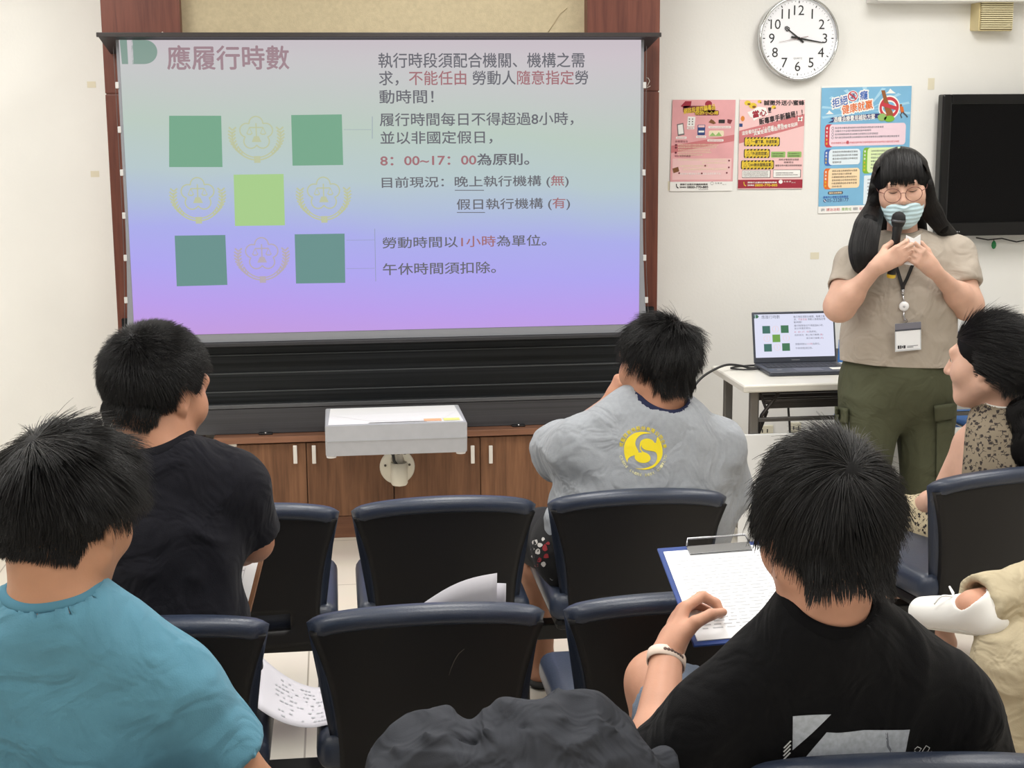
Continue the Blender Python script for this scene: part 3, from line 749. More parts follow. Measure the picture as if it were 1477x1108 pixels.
pr.layer(3).disc(0.05, 0.78, 0.03, OR, 12, ry=0.03).rect(0.0, 0.69, 0.05, 0.725, NA)
for x0, x1, y, st in ((0.08, 0.63, 0.475, '「一鍵下單、秒速到貨」'), (0.08, 0.48, 0.345, '「外送到您家」'), (0.04, 0.55, 0.22, '「24H無休服務品質」')):
    pr.layer(3).rrect(x0, y, x1, y+0.10, 0.02, IK); pr.layer(4)
    n_ = int((x1-x0)/0.055)
    for i in range(n_):
        for yy in (y+0.002, y+0.084):
            xx = x0+0.012+i*(x1-x0-0.02)/n_; pr.poly([(xx, yy), (xx+0.026, yy), (xx+0.04, yy+0.014), (xx+0.014, yy+0.014)], YE)
    pr.rect(x0+0.012, y+0.018, x1-0.012, y+0.082, YE)
    pr.layer(5).text(st, x0+0.11, y+0.03, x1-0.03, y+0.07, IK, keep=False, bold=0.02)
    pr.line([(x0+0.04, y+0.033), (x0+0.09, y+0.033), (x0+0.065, y+0.068)], 0.008, BR, True)
for x0, x1 in ((0.50, 0.72), (0.75, 0.97)):
    pr.layer(3).rrect(x0, 0.35, x1, 0.415, 0.012, GR)
    for i in range(2): fine(pr.layer(4), x0+0.02, x1-0.03, 0.36+0.025*i, 0.014, IK, int(x0*70)+i)
for i, y in enumerate((0.315, 0.285, 0.25)): fine(pr.layer(3), (0.62, 0.70, 0.57)[i], (0.93, 0.85, 0.98)[i], y, 0.022, IK, 30+i)
pr.layer(3).rrect(0.06, 0.125, 0.5, 0.21, 0.008, IK).rrect(0.54, 0.125, 0.97, 0.215, 0.008, IK); pr.layer(4).rrect(0.063, 0.131, 0.49, 0.207, 0.006, WH).rrect(0.543, 0.131, 0.96, 0.21, 0.006, WH)
for i in range(4): fine(pr.layer(5), 0.08, 0.46, 0.14+0.016*i, 0.010, IK, 40+i)
for i in range(2): fine(pr.layer(5), 0.58, (0.92, 0.85)[i], 0.15+0.022*i, 0.013, IK, 47+i)
phone(pr.layer(3), 0.09, 0.045, 0.03, YE)
pr.layer(3).text('請撥打全國反詐騙諮詢專線', 0.15, 0.065, 0.60, 0.083, WH, keep=False, bold=0.02).text('諮詢專線', 0.15, 0.035, 0.25, 0.052, WH, keep=False, bold=0.02).text('0800-770-885', 0.265, 0.030, 0.61, 0.056, YE, keep=False, bold=0.03)
pr.layer(3).disc(0.66, 0.08, 0.032, WH, 18, ry=0.022).text('法 務 部', 0.705, 0.073, 0.82, 0.092, WH, keep=False).text('關心您', 0.83, 0.064, 0.89, 0.076, WH, keep=False)
o2 = sheet('poster', pr, 'pink poster with yellow warning boxes and maroon bottom strip, right of the pair')
# 3: blue poster
sky_m = mat('print_sky', (126, 184, 220), 0.7, var=0.07, vscale=6); sky2 = mat('print_sky_light', (168, 212, 236), 0.7); pnk3 = mat('print_blush', (240, 214, 226), 0.7); lbl = mat('print_pale_blue', (226, 238, 246), 0.7); pgr = mat('print_lime', (222, 240, 186), 0.7); por = mat('print_peach', (250, 222, 182), 0.7)
crim = mat('print_crimson', (200, 60, 72), 0.7); blu = mat('print_blue', (64, 104, 182), 0.7); lim = mat('print_leaf', (128, 184, 60), 0.7); ind = mat('print_indigo', (52, 52, 110), 0.7); dor = mat('print_deep_orange', (222, 110, 40), 0.7); bott = mat('print_bottle', (150, 92, 50), 0.7)
BM_ = [wht, sky_m, sky2, pnk3, lbl, pgr, por, crim, blu, lim, ind, dor, bott, ink, yel, mat('print_slate', (78, 90, 104), 0.7), grn]
(W2, SK, SL, PI3, LB, PG, PO, CM, BU, LM, IN, DO, BO, IK2, YL, SLT, GN) = range(17)
pr = poster('poster', ((1185, 124), (1315, 121), (1180, 308)), '')
pr.rect(0, 0, 1, 1, W2); pr.layer(1).rect(0.0, 0.055, 1, 0.985, SK)
rnd = random.Random(3)
pr.layer(2)
for a in np.linspace(-0.2, PI+0.2, 9):
    d = (math.cos(a), math.sin(a)*0.55); e = (math.cos(a+0.1), math.sin(a+0.1)*0.55)
    cl = lambda p: (min(1, max(0, p[0])), min(0.985, max(0.055, p[1])))
    pr.poly([(0.5, 0.80), cl((0.5+0.5*d[0], 0.80+0.34*d[1])), cl((0.5+0.5*e[0], 0.80+0.34*e[1]))], SL)
for x, y, s_ in ((0.76, 0.93, 0.05), (0.09, 0.78, 0.04)): pr.layer(3).poly([(x-s_, y), (x+s_*1.3, y), (x+s_*0.5, y+s_*0.4), (x, y+s_*0.75), (x-s_*0.4, y+s_*0.3)], W2)
def outlined(st, x0, y0, x1, y1, mi, rot, k=4):
    pr.layer(k).text(st, x0-0.008, y0-0.006, x1+0.008, y1+0.006, W2, keep=False, bold=0.09, rot=rot)
    pr.layer(k+1).text(st, x0, y0, x1, y1, mi, keep=False, bold=0.02, rot=rot)
outlined('拒絕', 0.12, 0.84, 0.29, 0.91, BU, 10); outlined('癮', 0.425, 0.885, 0.51, 0.955, BU, 4)
pr.layer(4).disc(0.345, 0.915, 0.062, W2, ry=0.044).layer(5).disc(0.345, 0.915, 0.054, CM, ry=0.039).layer(6).disc(0.345, 0.915, 0.043, LB, ry=0.031).layer(7).text('酒', 0.315, 0.893, 0.375, 0.937, IN, keep=False, bold=0.02); pr.layer(8).line([(0.31, 0.935), (0.38, 0.895)], 0.012, CM)
outlined('健康就贏', 0.23, 0.795, 0.57, 0.865, DO, 7)
pr.layer(4).poly([(0.08, 0.712), (0.62, 0.74), (0.68, 0.735), (0.62, 0.755), (0.68, 0.775), (0.60, 0.775), (0.35, 0.765), (0.14, 0.755), (0.1, 0.745), (0.14, 0.735)], IN)
pr.layer(5).text('酒癮治療費用補助方案', 0.14, 0.722, 0.6, 0.766, W2, keep=False, bold=0.02, rot=2)
pr.layer(3).line([(0.755+0.095*math.cos(a), 0.82+0.07*math.sin(a)) for a in np.linspace(0, 2*PI, 33)[:-1]], 0.05, W2, True)
pr.layer(4).line([(0.755+0.095*math.cos(a), 0.82+0.07*math.sin(a)) for a in np.linspace(0, 2*PI, 33)[:-1]], 0.026, CM, True)
pr.layer(5).poly([(0.66, 0.955), (0.70, 0.955), (0.735, 0.875), (0.8, 0.775), (0.80, 0.735), (0.745, 0.735), (0.70, 0.82), (0.69, 0.88)], BO)
pr.layer(6).line([(0.665, 0.85), (0.845, 0.81)], 0.03, CM)
pr.layer(7).disc(0.68, 0.745, 0.05, GN, 12, ry=0.03).disc(0.76, 0.732, 0.06, LM, 12, ry=0.025)
pr.layer(5).disc(0.885, 0.835, 0.014, BO, 10, ry=0.01).poly([(0.87, 0.825), (0.91, 0.825), (0.925, 0.78), (0.89, 0.775)], DO).line([(0.9, 0.78), (0.885, 0.76), (0.9, 0.735)], 0.014, SLT).line([(0.91, 0.78), (0.94, 0.76), (0.965, 0.74)], 0.014, SLT)
def card(x0, y0, x1, y1, tab, body, w_=0.05):
    pr.layer(3).rrect(x0, y0, x0+0.1, y1, 0.03, tab); pr.layer(4).rrect(x0+w_, y0+0.006, x1, y1-0.002, 0.03, body)
    n_ = max(3, int((y1-y0)/0.03)); pr.layer(5)
    for i in range(n_): pr.text('補助對象說明內容'[i % 8], x0+0.012, y1-0.03-(y1-y0-0.03)*(i+0.3)/n_, x0+0.04, y1-0.012-(y1-y0-0.03)*(i+0.3)/n_, W2 if i < n_/2 else YL, bold=0.02)
card(0.05, 0.52, 0.95, 0.70, CM, PI3)
for i, (x1_, y) in enumerate(((0.70, 0.662), (0.56, 0.638), (0.64, 0.612), (0.88, 0.587))):
    pr.layer(5).line([(0.135+0.012*math.cos(a), y+0.008+0.009*math.sin(a)) for a in np.linspace(0, 2*PI, 12)], 0.003, SLT); fine(pr, 0.16, x1_, y, 0.016, SLT, 300+i)
fine(pr.layer(5), 0.12, 0.88, 0.545, 0.016, CM, 311); pr.layer(5).text('是', 0.29, 0.542, 0.325, 0.568, CM, bold=0.02)
card(0.05, 0.375, 0.45, 0.505, BU, LB); card(0.05, 0.19, 0.45, 0.355, DO, PO); card(0.48, 0.305, 0.95, 0.51, LM, PG)
for i in range(4): fine(pr.layer(5), 0.14, (0.42, 0.42, 0.42, 0.24)[i], 0.475-0.027*i, 0.016, IK2, 320+i)
for i in range(6): fine(pr.layer(5), 0.14, (0.42, 0.36, 0.42, 0.42, 0.42, 0.25)[i], 0.325-0.0245*i, 0.016, IK2, 330+i)
for i in range(6): fine(pr.layer(5), 0.57, (0.92, 0.7, 0.9, 0.85, 0.9, 0.8)[i], 0.475-0.027*i, 0.015, SLT, 340+i)
pr.layer(3).rrect(0.5, 0.06, 0.95, 0.29, 0.01, LB)
for i in range(7): fine(pr.layer(4), 0.54, 0.9, 0.25-0.028*i, 0.014, SLT, 350+i)
pr.layer(3).rrect(0.1, 0.148, 0.27, 0.172, 0.012, SLT).layer(4); pr.text('服務洽詢專線', 0.115, 0.152, 0.255, 0.168, PO, keep=False, bold=0.01)
pr.layer(3).text('嘉義市心理衛生諮詢專線', 0.05, 0.118, 0.33, 0.137, BU, keep=False, bold=0.01).text('05-2328177', 0.095, 0.088, 0.335, 0.115, IN, keep=False).disc(0.07, 0.10, 0.018, IN, 14, ry=0.013)
pr.layer(4).line([(0.062, 0.107), (0.068, 0.098), (0.08, 0.094)], 0.008, LB)
for i, (x0, x1, mi) in enumerate(((0.03, 0.07, SLT), (0.09, 0.24, CM), (0.26, 0.37, GN), (0.39, 0.44, SLT), (0.46, 0.56, CM), (0.6, 0.7, BU))): fine(pr.layer(2), x0, x1, 0.016, 0.024, mi, 360+i)
sheet('poster', pr, 'large blue health poster with a bottle picture behind the standing speaker', BM_)
for (px, py) in ((1068, 368), ): pass
# old tape left on the wall
for px, py, w_, h_, lab in ((1175, 369, 0.04, 0.03, 'yellowed tape patch on the wall left of the standing speaker'), (1343, 121, 0.03, 0.05, 'yellowed tape strip on the wall above the television'), (132, 122, 0.035, 0.025, 'yellowed tape patch on the wall left of the screen, upper one'), (137, 251, 0.035, 0.025, 'yellowed tape patch on the wall left of the screen, lower one'), (968, 268, 0.03, 0.04, 'clear tape strip at the lower corner of a pink poster')):
    p = P(px, py, YW)
    o = MB().box((p[0]-w_/2, YW-0.0012, p[2]-h_/2), (p[0]+w_/2, YW-0.0002, p[2]+h_/2)).build('tape_patch', mat('old_tape', (226, 219, 196), 0.5)); tag(o, lab, 'tape')

# ------------------------------------------------------------------ television
yt = YW-0.11
a, b = P(1361, 136, yt), P(1361, 341, yt)
tw = 0.98
tv = thing('television', 'black flat television mounted on the wall behind the standing speaker', 'television', (a[0]+tw/2, YW, b[2]), world=True)
gl = mat('tv_bezel', (13, 13, 15), 0.3, spec=0.3)
zt_, zb_ = a[2], b[2]
x0 = a[0]; x1 = x0+tw
bz = 0.042; bl_ = 0.060
mb = MB().box((x0, yt, zb_), (x0+bz, yt+0.06, zt_), 0.008).box((x1-bz, yt, zb_), (x1, yt+0.06, zt_), 0.008).box((x0+bz-0.001, yt+0.001, zt_-bz), (x1-bz+0.001, yt+0.06, zt_), 0.004).box((x0+bz-0.001, yt+0.001, zb_), (x1-bz+0.001, yt+0.06, zb_+bl_), 0.004)
mb.build('bezel', gl, tv)
MB().box((x0+bz-0.004, yt+0.010, zb_+bl_-0.004), (x1-bz+0.004, yt+0.05, zt_-bz+0.004)).build('screen', mat('tv_glass', (6, 6, 8), 0.25, spec=0.12), tv)
MB().box((x0+bz-0.006, yt+0.004, zb_+bl_-0.008), (x0+bz-0.001, yt+0.012, zt_-bz+0.006)).box((x0+bz-0.006, yt+0.004, zt_-bz), (x1-bz, yt+0.012, zt_-bz+0.006)).box((x0+bz-0.006, yt+0.004, zb_+bl_-0.008), (x1-bz, yt+0.012, zb_+bl_-0.002)).build('inner_trim', mat('tv_trim', (88, 90, 94), 0.3, 0.3), tv)
MB().box((x0+0.06, yt+0.055, zb_+0.05), (x1-0.06, YW-0.026, zt_-0.05), 0.01).build('back_case', mat('tv_back', (24, 24, 26), 0.6), tv)
MB().box((x0+tw/2-0.2, YW-0.027, (zt_+zb_)/2-0.15), (x0+tw/2+0.2, YW-0.001, (zt_+zb_)/2+0.15)).build('wall_bracket', MATS['black_metal'], tv)
pr = Print((P(1376, 335.5, yt)[0], yt-0.0005, zb_+0.017), (1, 0, 0), (0, 0, 1), (0, -1, 0))
pr.rect(0, 0, 0.018, 0.005, 0).rect(0.022, 0, 0.026, 0.005, 0).build('badge', mat('badge_silver', (150, 150, 152), 0.3), tv)
pts = [P(1408, 343, YW-0.03), P(1425, 346, YW-0.03), P(1445, 344, YW-0.03), P(1466, 349, YW-0.03), P(1477, 347, YW-0.03), P(1500, 343, YW-0.03)]
o = MB().tube(pts, 0.003, 8).build('tv_cable', MATS['cable_black']); tag(o, 'thin black cable hanging under the television', 'cable')
lf = thing('green_tag', 'small green oval tag hanging on the cable under the television', 'tag', P(1433, 345, YW-0.03), world=True)
c = P(1433.5, 353, YW-0.03)
MB().lathe([(0, -0.02), (0.007, -0.016), (0.011, -0.005), (0.010, 0.006), (0.005, 0.016), (0, 0.02)], c, (0, 0, 1), 14).build('tag_body', mat('tag_green', (36, 132, 74), 0.5), lf)
MB().tube([c+[0, 0, 0.018], P(1433, 345.5, YW-0.03)], 0.0015, 6).build('string', MATS['cable_black'], lf)

# ------------------------------------------------------------------ folding table with laptop
zt_ = 0.715
fl_, bl_ = PZ(1073, 556, zt_), PZ(1034.5, 531, zt_)
ft = thing('folding_table', 'white folding table with grey metal legs behind the standing speaker', 'table', (fl_[0]+0.9, fl_[1]+0.22, 0), world=True)
yf_, ybk = fl_[1], fl_[1]+0.47
tx0, tx1 = fl_[0], fl_[0]+1.8
lam = mat('table_white', (224, 222, 214), 0.35, var=0.03, vscale=5)
MB().box((tx0, yf_, zt_-0.030), (tx1, ybk, zt_), 0.006, 3).build('tabletop', lam, ft)
MB().box((tx0-0.002, yf_-0.002, zt_-0.026), (tx1+0.002, yf_+0.003, zt_-0.006), 0.001).box((tx0-0.002, yf_, zt_-0.026), (tx0+0.003, ybk, zt_-0.006), 0.001).build('edge_band', mat('edge_band', (206, 203, 194), 0.45), ft)
mtl = mat('table_metal', (120, 118, 114), 0.35, 0.6)
dkm = mat('table_dark_metal', (62, 58, 56), 0.4, 0.5)
for x in (tx0+0.055, tx1-0.055):
    for y in (yf_+0.05, ybk-0.05):
        MB().box((x-0.018, y-0.013, 0.02), (x+0.018, y+0.013, zt_-0.03), 0.006).lathe([(0.02, 0), (0.02, 0.022), (0, 0.024)], (x, y, 0), (0, 0, 1), 14).build('leg', mtl, ft)
    MB().box((x-0.012, yf_+0.05, 0.1), (x+0.012, ybk-0.05, 0.125)).build('crossbar', mtl, ft)
    s_ = 1 if x < tx0+0.9 else -1
    MB().tube([(x+s_*0.02, yf_+0.06, zt_-0.20), (x+s_*0.035, yf_+0.06, zt_-0.13), (x+s_*0.10, yf_+0.06, zt_-0.045)], 0.008, 8).tube([(x+s_*0.03, yf_+0.075, zt_-0.04), (x+s_*0.06, yf_+0.075, zt_-0.12), (x+s_*0.02, yf_+0.075, zt_-0.23)], 0.006, 8).build('fold_brace', dkm, ft)
zs = P(1150, 584, yf_+0.06)[2]
for k in range(4): MB().box((tx0+0.12, yf_+0.06+0.085*k, zs-0.012), (tx1-0.12, yf_+0.075+0.085*k, zs+0.012), 0.003).build('shelf_bar', dkm, ft)
MB().box((tx0+0.1, yf_+0.055, zs+0.012), (tx1-0.1, yf_+0.068, zs+0.022), 0.002).build('shelf_bar', dkm, ft)
zc = P(1150, 604, yf_+0.05)[2]
MB().box((tx0+0.055, yf_+0.045, zc-0.008), (tx1-0.055, yf_+0.06, zc+0.008), 0.003).build('crossbar', mat('bar_grey', (92, 90, 88), 0.4, 0.5), ft)
# laptop
LFL, LFR, LBL = PZ(1110, 546.5, zt_+0.018), PZ(1222, 543.5, zt_+0.018), PZ(1087.5, 524, zt_+0.018)
lu = (LFR-LFL); lu = np.array([lu[0], lu[1], 0]); lu /= np.linalg.norm(lu)
lv = np.array([-lu[1], lu[0], 0])
LW, LD = 0.345, 0.225
lo_ = PZ(1087.5, 524, zt_+0.018)-lv*LD
lo_ = np.array([lo_[0], lo_[1], zt_])
lp = thing('laptop', 'open dark grey laptop showing the same slide on the white table', 'laptop', lo_, world=True)
ML = Matrix(((lu[0], lv[0], 0, lo_[0]), (lu[1], lv[1], 0, lo_[1]), (0, 0, 1, lo_[2]), (0, 0, 0, 1)))
grey_l = mat('laptop_grey', (62, 66, 76), 0.4, 0.2)
MB().box((0, 0, 0.001), (LW, LD, 0.018), 0.005, 3, ML).build('base', grey_l, lp)
def LP(x, y, z): return np.array(ML @ Vector((x, y, z)))
mb = MB()
for r_ in range(5):
    nk = 15
    for k in range(nk):
        x = 0.02+k*(LW-0.04)/nk
        mb.box((x+0.001, 0.10+r_*0.019, 0.018), (x+(LW-0.04)/nk-0.001, 0.117+r_*0.019, 0.0195), 0, M=ML)
mb.build('keyboard', mat('keys', (40, 42, 48), 0.5), lp)
MB().box((0.115, 0.012, 0.018), (0.225, 0.085, 0.0185), M=ML).build('touchpad', mat('touchpad', (56, 59, 68), 0.3), lp)
pr = Print(LP(0.262, 0.03, 0.0186), lu, lv, (0, 0, 1)); pr.rect(0, 0, 0.06, 0.045, 0); pr.build('sticker', mat('sticker_white', (240, 238, 232), 0.6), lp)
pr = Print(LP(0.015, 0.05, 0.0186), lu, lv, (0, 0, 1)); pr.rect(0, 0, 0.018, 0.006, 0).rect(0.03, 0, 0.05, 0.008, 1).build('sticker', [mat('sticker_blue', (120, 140, 170), 0.5), mat('sticker_pale', (170, 172, 176), 0.5)], lp)
tilt = math.radians(14)
du = np.array([0, 0, 1])*math.cos(tilt)+lv*math.sin(tilt); dn = -lv*math.cos(tilt)+np.array([0, 0, 1])*math.sin(tilt)
so = LP(0, LD-0.004, 0.014)
LH = 0.212
MS = Matrix(((lu[0], du[0], -dn[0], so[0]), (lu[1], du[1], -dn[1], so[1]), (lu[2], du[2], -dn[2], so[2]), (0, 0, 0, 1)))
MB().box((0, 0.004, 0), (LW, LH, 0.007), 0.003, 2, MS).build('lid', grey_l, lp)
LG = [glow('lap_white', (222, 224, 244)), glow('lap_ink', (92, 92, 110)), glow('lap_red', (196, 110, 130)), glow('lap_green', (66, 116, 84)), glow('lap_lime', (112, 160, 76)), glow('lap_teal', (64, 110, 100)), glow('lap_peach', (240, 206, 206)), glow('lap_title', (120, 124, 140))]
pr = Print(so+lu*0.008+du*0.026+dn*0.0006, lu*(LW-0.016), du*(LH-0.036), dn, 0.0005)
pr.rect(0, 0, 1, 1, 0); pr.layer(1)
def inslide(px, py):                    # the same layout as the big slide
    return ((px-172)/750.0, 1-(py-57)/412.0)
for (xc, yc), mi in (((282, 204), 5), ((457, 202), 3), ((374, 288), 4), ((290, 376), 5), ((462, 373), 3)):
    u, v = inslide(xc, yc); pr.rect(u-0.049, v-0.088, u+0.049, v+0.088, mi)
for xc, yc in ((370, 200), (285, 288), (467, 287), (378, 374)):
    u, v = inslide(xc, yc); pr.line([(u+0.04*math.cos(a), v+0.07*math.sin(a)) for a in np.linspace(0, 2*PI, 20)], 0.006, 6); pr.line([(u, v+0.05), (u, v-0.04)], 0.006, 6)
pr.poly([(0.0, 0.91), (0.012, 0.91), (0.012, 0.995), (0.0, 0.995)], 5); pr.poly([(0.018, 0.91), (0.045, 0.915), (0.06, 0.95), (0.045, 0.99), (0.018, 0.995)], 3)
for st, xl, xr_, yc, h, redw, mi in (('應履行時數', 242, 416, 83, 35, '', 7), ('執行時段須配合機關、機構之需', 546, 843, 87, 22, '', 1), ('求，不能任由 勞動人隨意指定勞', 547, 848, 112.5, 22, '不能任由', 1), ('動時間！', 547, 625, 139, 20, '', 1), ('履行時間每日不得超過8小時，', 548, 827, 172, 21, '', 1), ('並以非國定假日，', 549, 710, 198, 20, '', 1), ('8：00~17：00為原則。', 549, 763, 231, 19, '8：00~17：00', 1), ('目前現況：晚上執行機構 (無)', 551, 820, 263, 21, '無', 1), ('假日執行機構 (有)', 659, 822, 295, 20, '有', 1), ('勞動時間以1小時為單位。', 552, 788, 348, 20, '1小時', 1), ('午休時間須扣除。', 552, 715, 387, 20, '', 1)):
    fmt = [0]*len(st)
    if redw:
        i = st.index(redw)
        for q_ in range(i, i+len(redw)): fmt[q_] = 1
    a_, b_ = inslide(xl, yc+h/2), inslide(xr_, yc-h/2)
    pr.text(st, a_[0], a_[1], b_[0], b_[1], fmt=fmt, mmap={0: mi, 1: 2}, keep=False)
pr.build('display', LG, lp)
pr = Print(so+lu*LW*0.45+du*0.012+dn*0.0006, lu, du, dn); pr.rect(0, 0.001, 0.035, 0.004, 0).build('logo', mat('logo_silver', (130, 132, 138), 0.3), lp)
MB().lathe([(0, 0.001), (0.002, 0.001), (0.002, 0)], so+lu*LW/2+du*(LH-0.006), dn, 10).build('webcam', mat('webcam', (120, 120, 124), 0.2), lp)
# cables
p0 = LP(0.0, LD-0.05, 0.006)
pts = [p0, p0+[-0.03, 0.005, 0.0], P(1070, 528, p0[1]), P(1048, 526.5, p0[1]-0.02), P(1025, 536, p0[1]-0.05), P(1008, 549, p0[1]-0.06), P(998, 566, p0[1]-0.06), P(985, 610, p0[1]-0.02), (P(960, 640, p0[1])[0], p0[1]+0.1, 0.25), (P(950, 640, p0[1])[0], p0[1]+0.2, 0.01)]
pts[2][2] = max(pts[2][2], zt_+0.006); pts[3][2] = max(pts[3][2], zt_+0.006)
def smooth(pts, n=6):
    pts = [np.array(p, float) for p in pts]; out = []
    for i in range(len(pts)-1):
        p0_, p1, p2, p3 = pts[max(i-1, 0)], pts[i], pts[i+1], pts[min(i+2, len(pts)-1)]
        for k in range(n):
            t = k/n
            out.append(0.5*((2*p1)+(p2-p0_)*t+(2*p0_-5*p1+4*p2-p3)*t*t+(3*p1-p0_-3*p2+p3)*t**3))
    out.append(pts[-1]); return out
o = MB().tube(smooth(pts), 0.005, 8).build('laptop_cable', MATS['cable_black']); tag(o, 'thick black cable arching from the laptop off the table edge', 'cable')
pts = [LP(0.0, LD-0.08, 0.008), LP(-0.04, LD-0.085, 0.007), LP(-0.08, LD-0.06, 0.005), LP(-0.10, LD-0.02, 0.005), LP(-0.03, LD+0.02, 0.005), LP(0.06, LD+0.02, 0.006)]
o = MB().tube(smooth(pts), 0.0035, 8).build('adapter_cable', MATS['cable_black']); tag(o, 'thin black cable lying on the white table beside the laptop', 'cable')
p0 = P(1137, 566, ybk+0.03)
pts = [(p0[0], ybk+0.012, zt_+0.003), (p0[0], ybk+0.03, zt_-0.03), P(1137, 585, ybk+0.05), P(1139, 615, ybk+0.06), P(1138, 640, ybk+0.08), P(1125, 665, ybk+0.12), (P(1117, 690, ybk)[0], YW-0.03, 0.2)]
o = MB().tube(smooth(pts), 0.005, 8).build('power_cable', MATS['cable_black']); tag(o, 'black power cable hanging down behind the folding table', 'cable')
# wall sockets behind the table
for px, py, w_, lab in ((1103, 621.5, 0.08, 'cream wall socket plate behind the left table leg'), (1148, 617, 0.05, 'cream wall socket plate beside the hanging cable')):
    p = P(px, py, YW-0.01)
    t = thing('wall_socket', lab, 'socket', (p[0], YW, p[2]), world=True)
    MB().box((p[0]-w_/2, YW-0.012, p[2]-0.022), (p[0]+w_/2, YW, p[2]+0.024), 0.003).build('plate', mat('socket_cream', (228, 222, 200), 0.45), t)
    MB().box((p[0]-0.014, YW-0.0135, p[2]-0.008), (p[0]-0.009, YW-0.011, p[2]+0.008)).box((p[0]+0.009, YW-0.0135, p[2]-0.008), (p[0]+0.014, YW-0.011, p[2]+0.008)).build('slot', mat('slot_black', (40, 38, 36), 0.6), t)
# white panel standing before the table
yp = yf_+0.012
a = P(1068.5, 628, yp)
pw = thing('white_panel', 'blank white board standing on the floor in front of the folding table', 'board', (a[0]+0.6, yp, 0), world=True)
MB().box((a[0], yp, 0.012), (a[0]+1.1, yp+0.018, a[2]), 0.002).build('board', mat('panel_white', (226, 227, 227), 0.5), pw)
for x in (a[0]+0.1, a[0]+1.0): MB().box((x-0.015, yp-0.05, 0), (x+0.015, yp+0.07, 0.014), 0.003).build('foot', mtl, pw)
# blue plastic chairs behind the table
blue_pl = mat('blue_plastic', (58, 118, 190), 0.4)
def blue_chair(x, y, rz, lab):
    t = thing('plastic_chair', lab, 'chair', (x, y, 0), rz)
    MB().grid(lambda u, v: ((u-0.5)*0.44*(1-0.1*v), -0.21-0.03*(1-(2*u-1)**2)-0.05*v, 0.50+0.28*v-0.02*(2*u-1)**4), 10, 6).build('backrest', blue_pl, t).modifiers.new('thick', 'SOLIDIFY').thickness = 0.006
    MB().grid(lambda u, v: ((u-0.5)*0.44, -0.22+0.44*v, 0.44-0.018*math.sin(PI*u)*math.sin(PI*v)-0.05*max(0, v-0.85)/0.15*0.4), 10, 10).build('seat', blue_pl, t).modifiers.new('thick', 'SOLIDIFY').thickness = 0.008
    for sx in (-1, 1):
        MB().tube([(sx*0.2, -0.27, 0.72), (sx*0.2, -0.235, 0.43), (sx*0.215, -0.25, 0.0)], 0.011, 8).build('leg', mtl, t)
        MB().tube([(sx*0.19, -0.2, 0.425), (sx*0.19, 0.18, 0.42), (sx*0.215, 0.22, 0.0)], 0.011, 8).build('leg', mtl, t)
p = P(1290, 560, 5.98)
blue_chair(p[0]-0.05, 5.78, PI-0.06, 'blue plastic chair behind the table, nearer the laptop')
blue_chair(p[0]+0.42, 5.80, PI+0.03, 'blue plastic chair behind the table, nearer the seated woman')
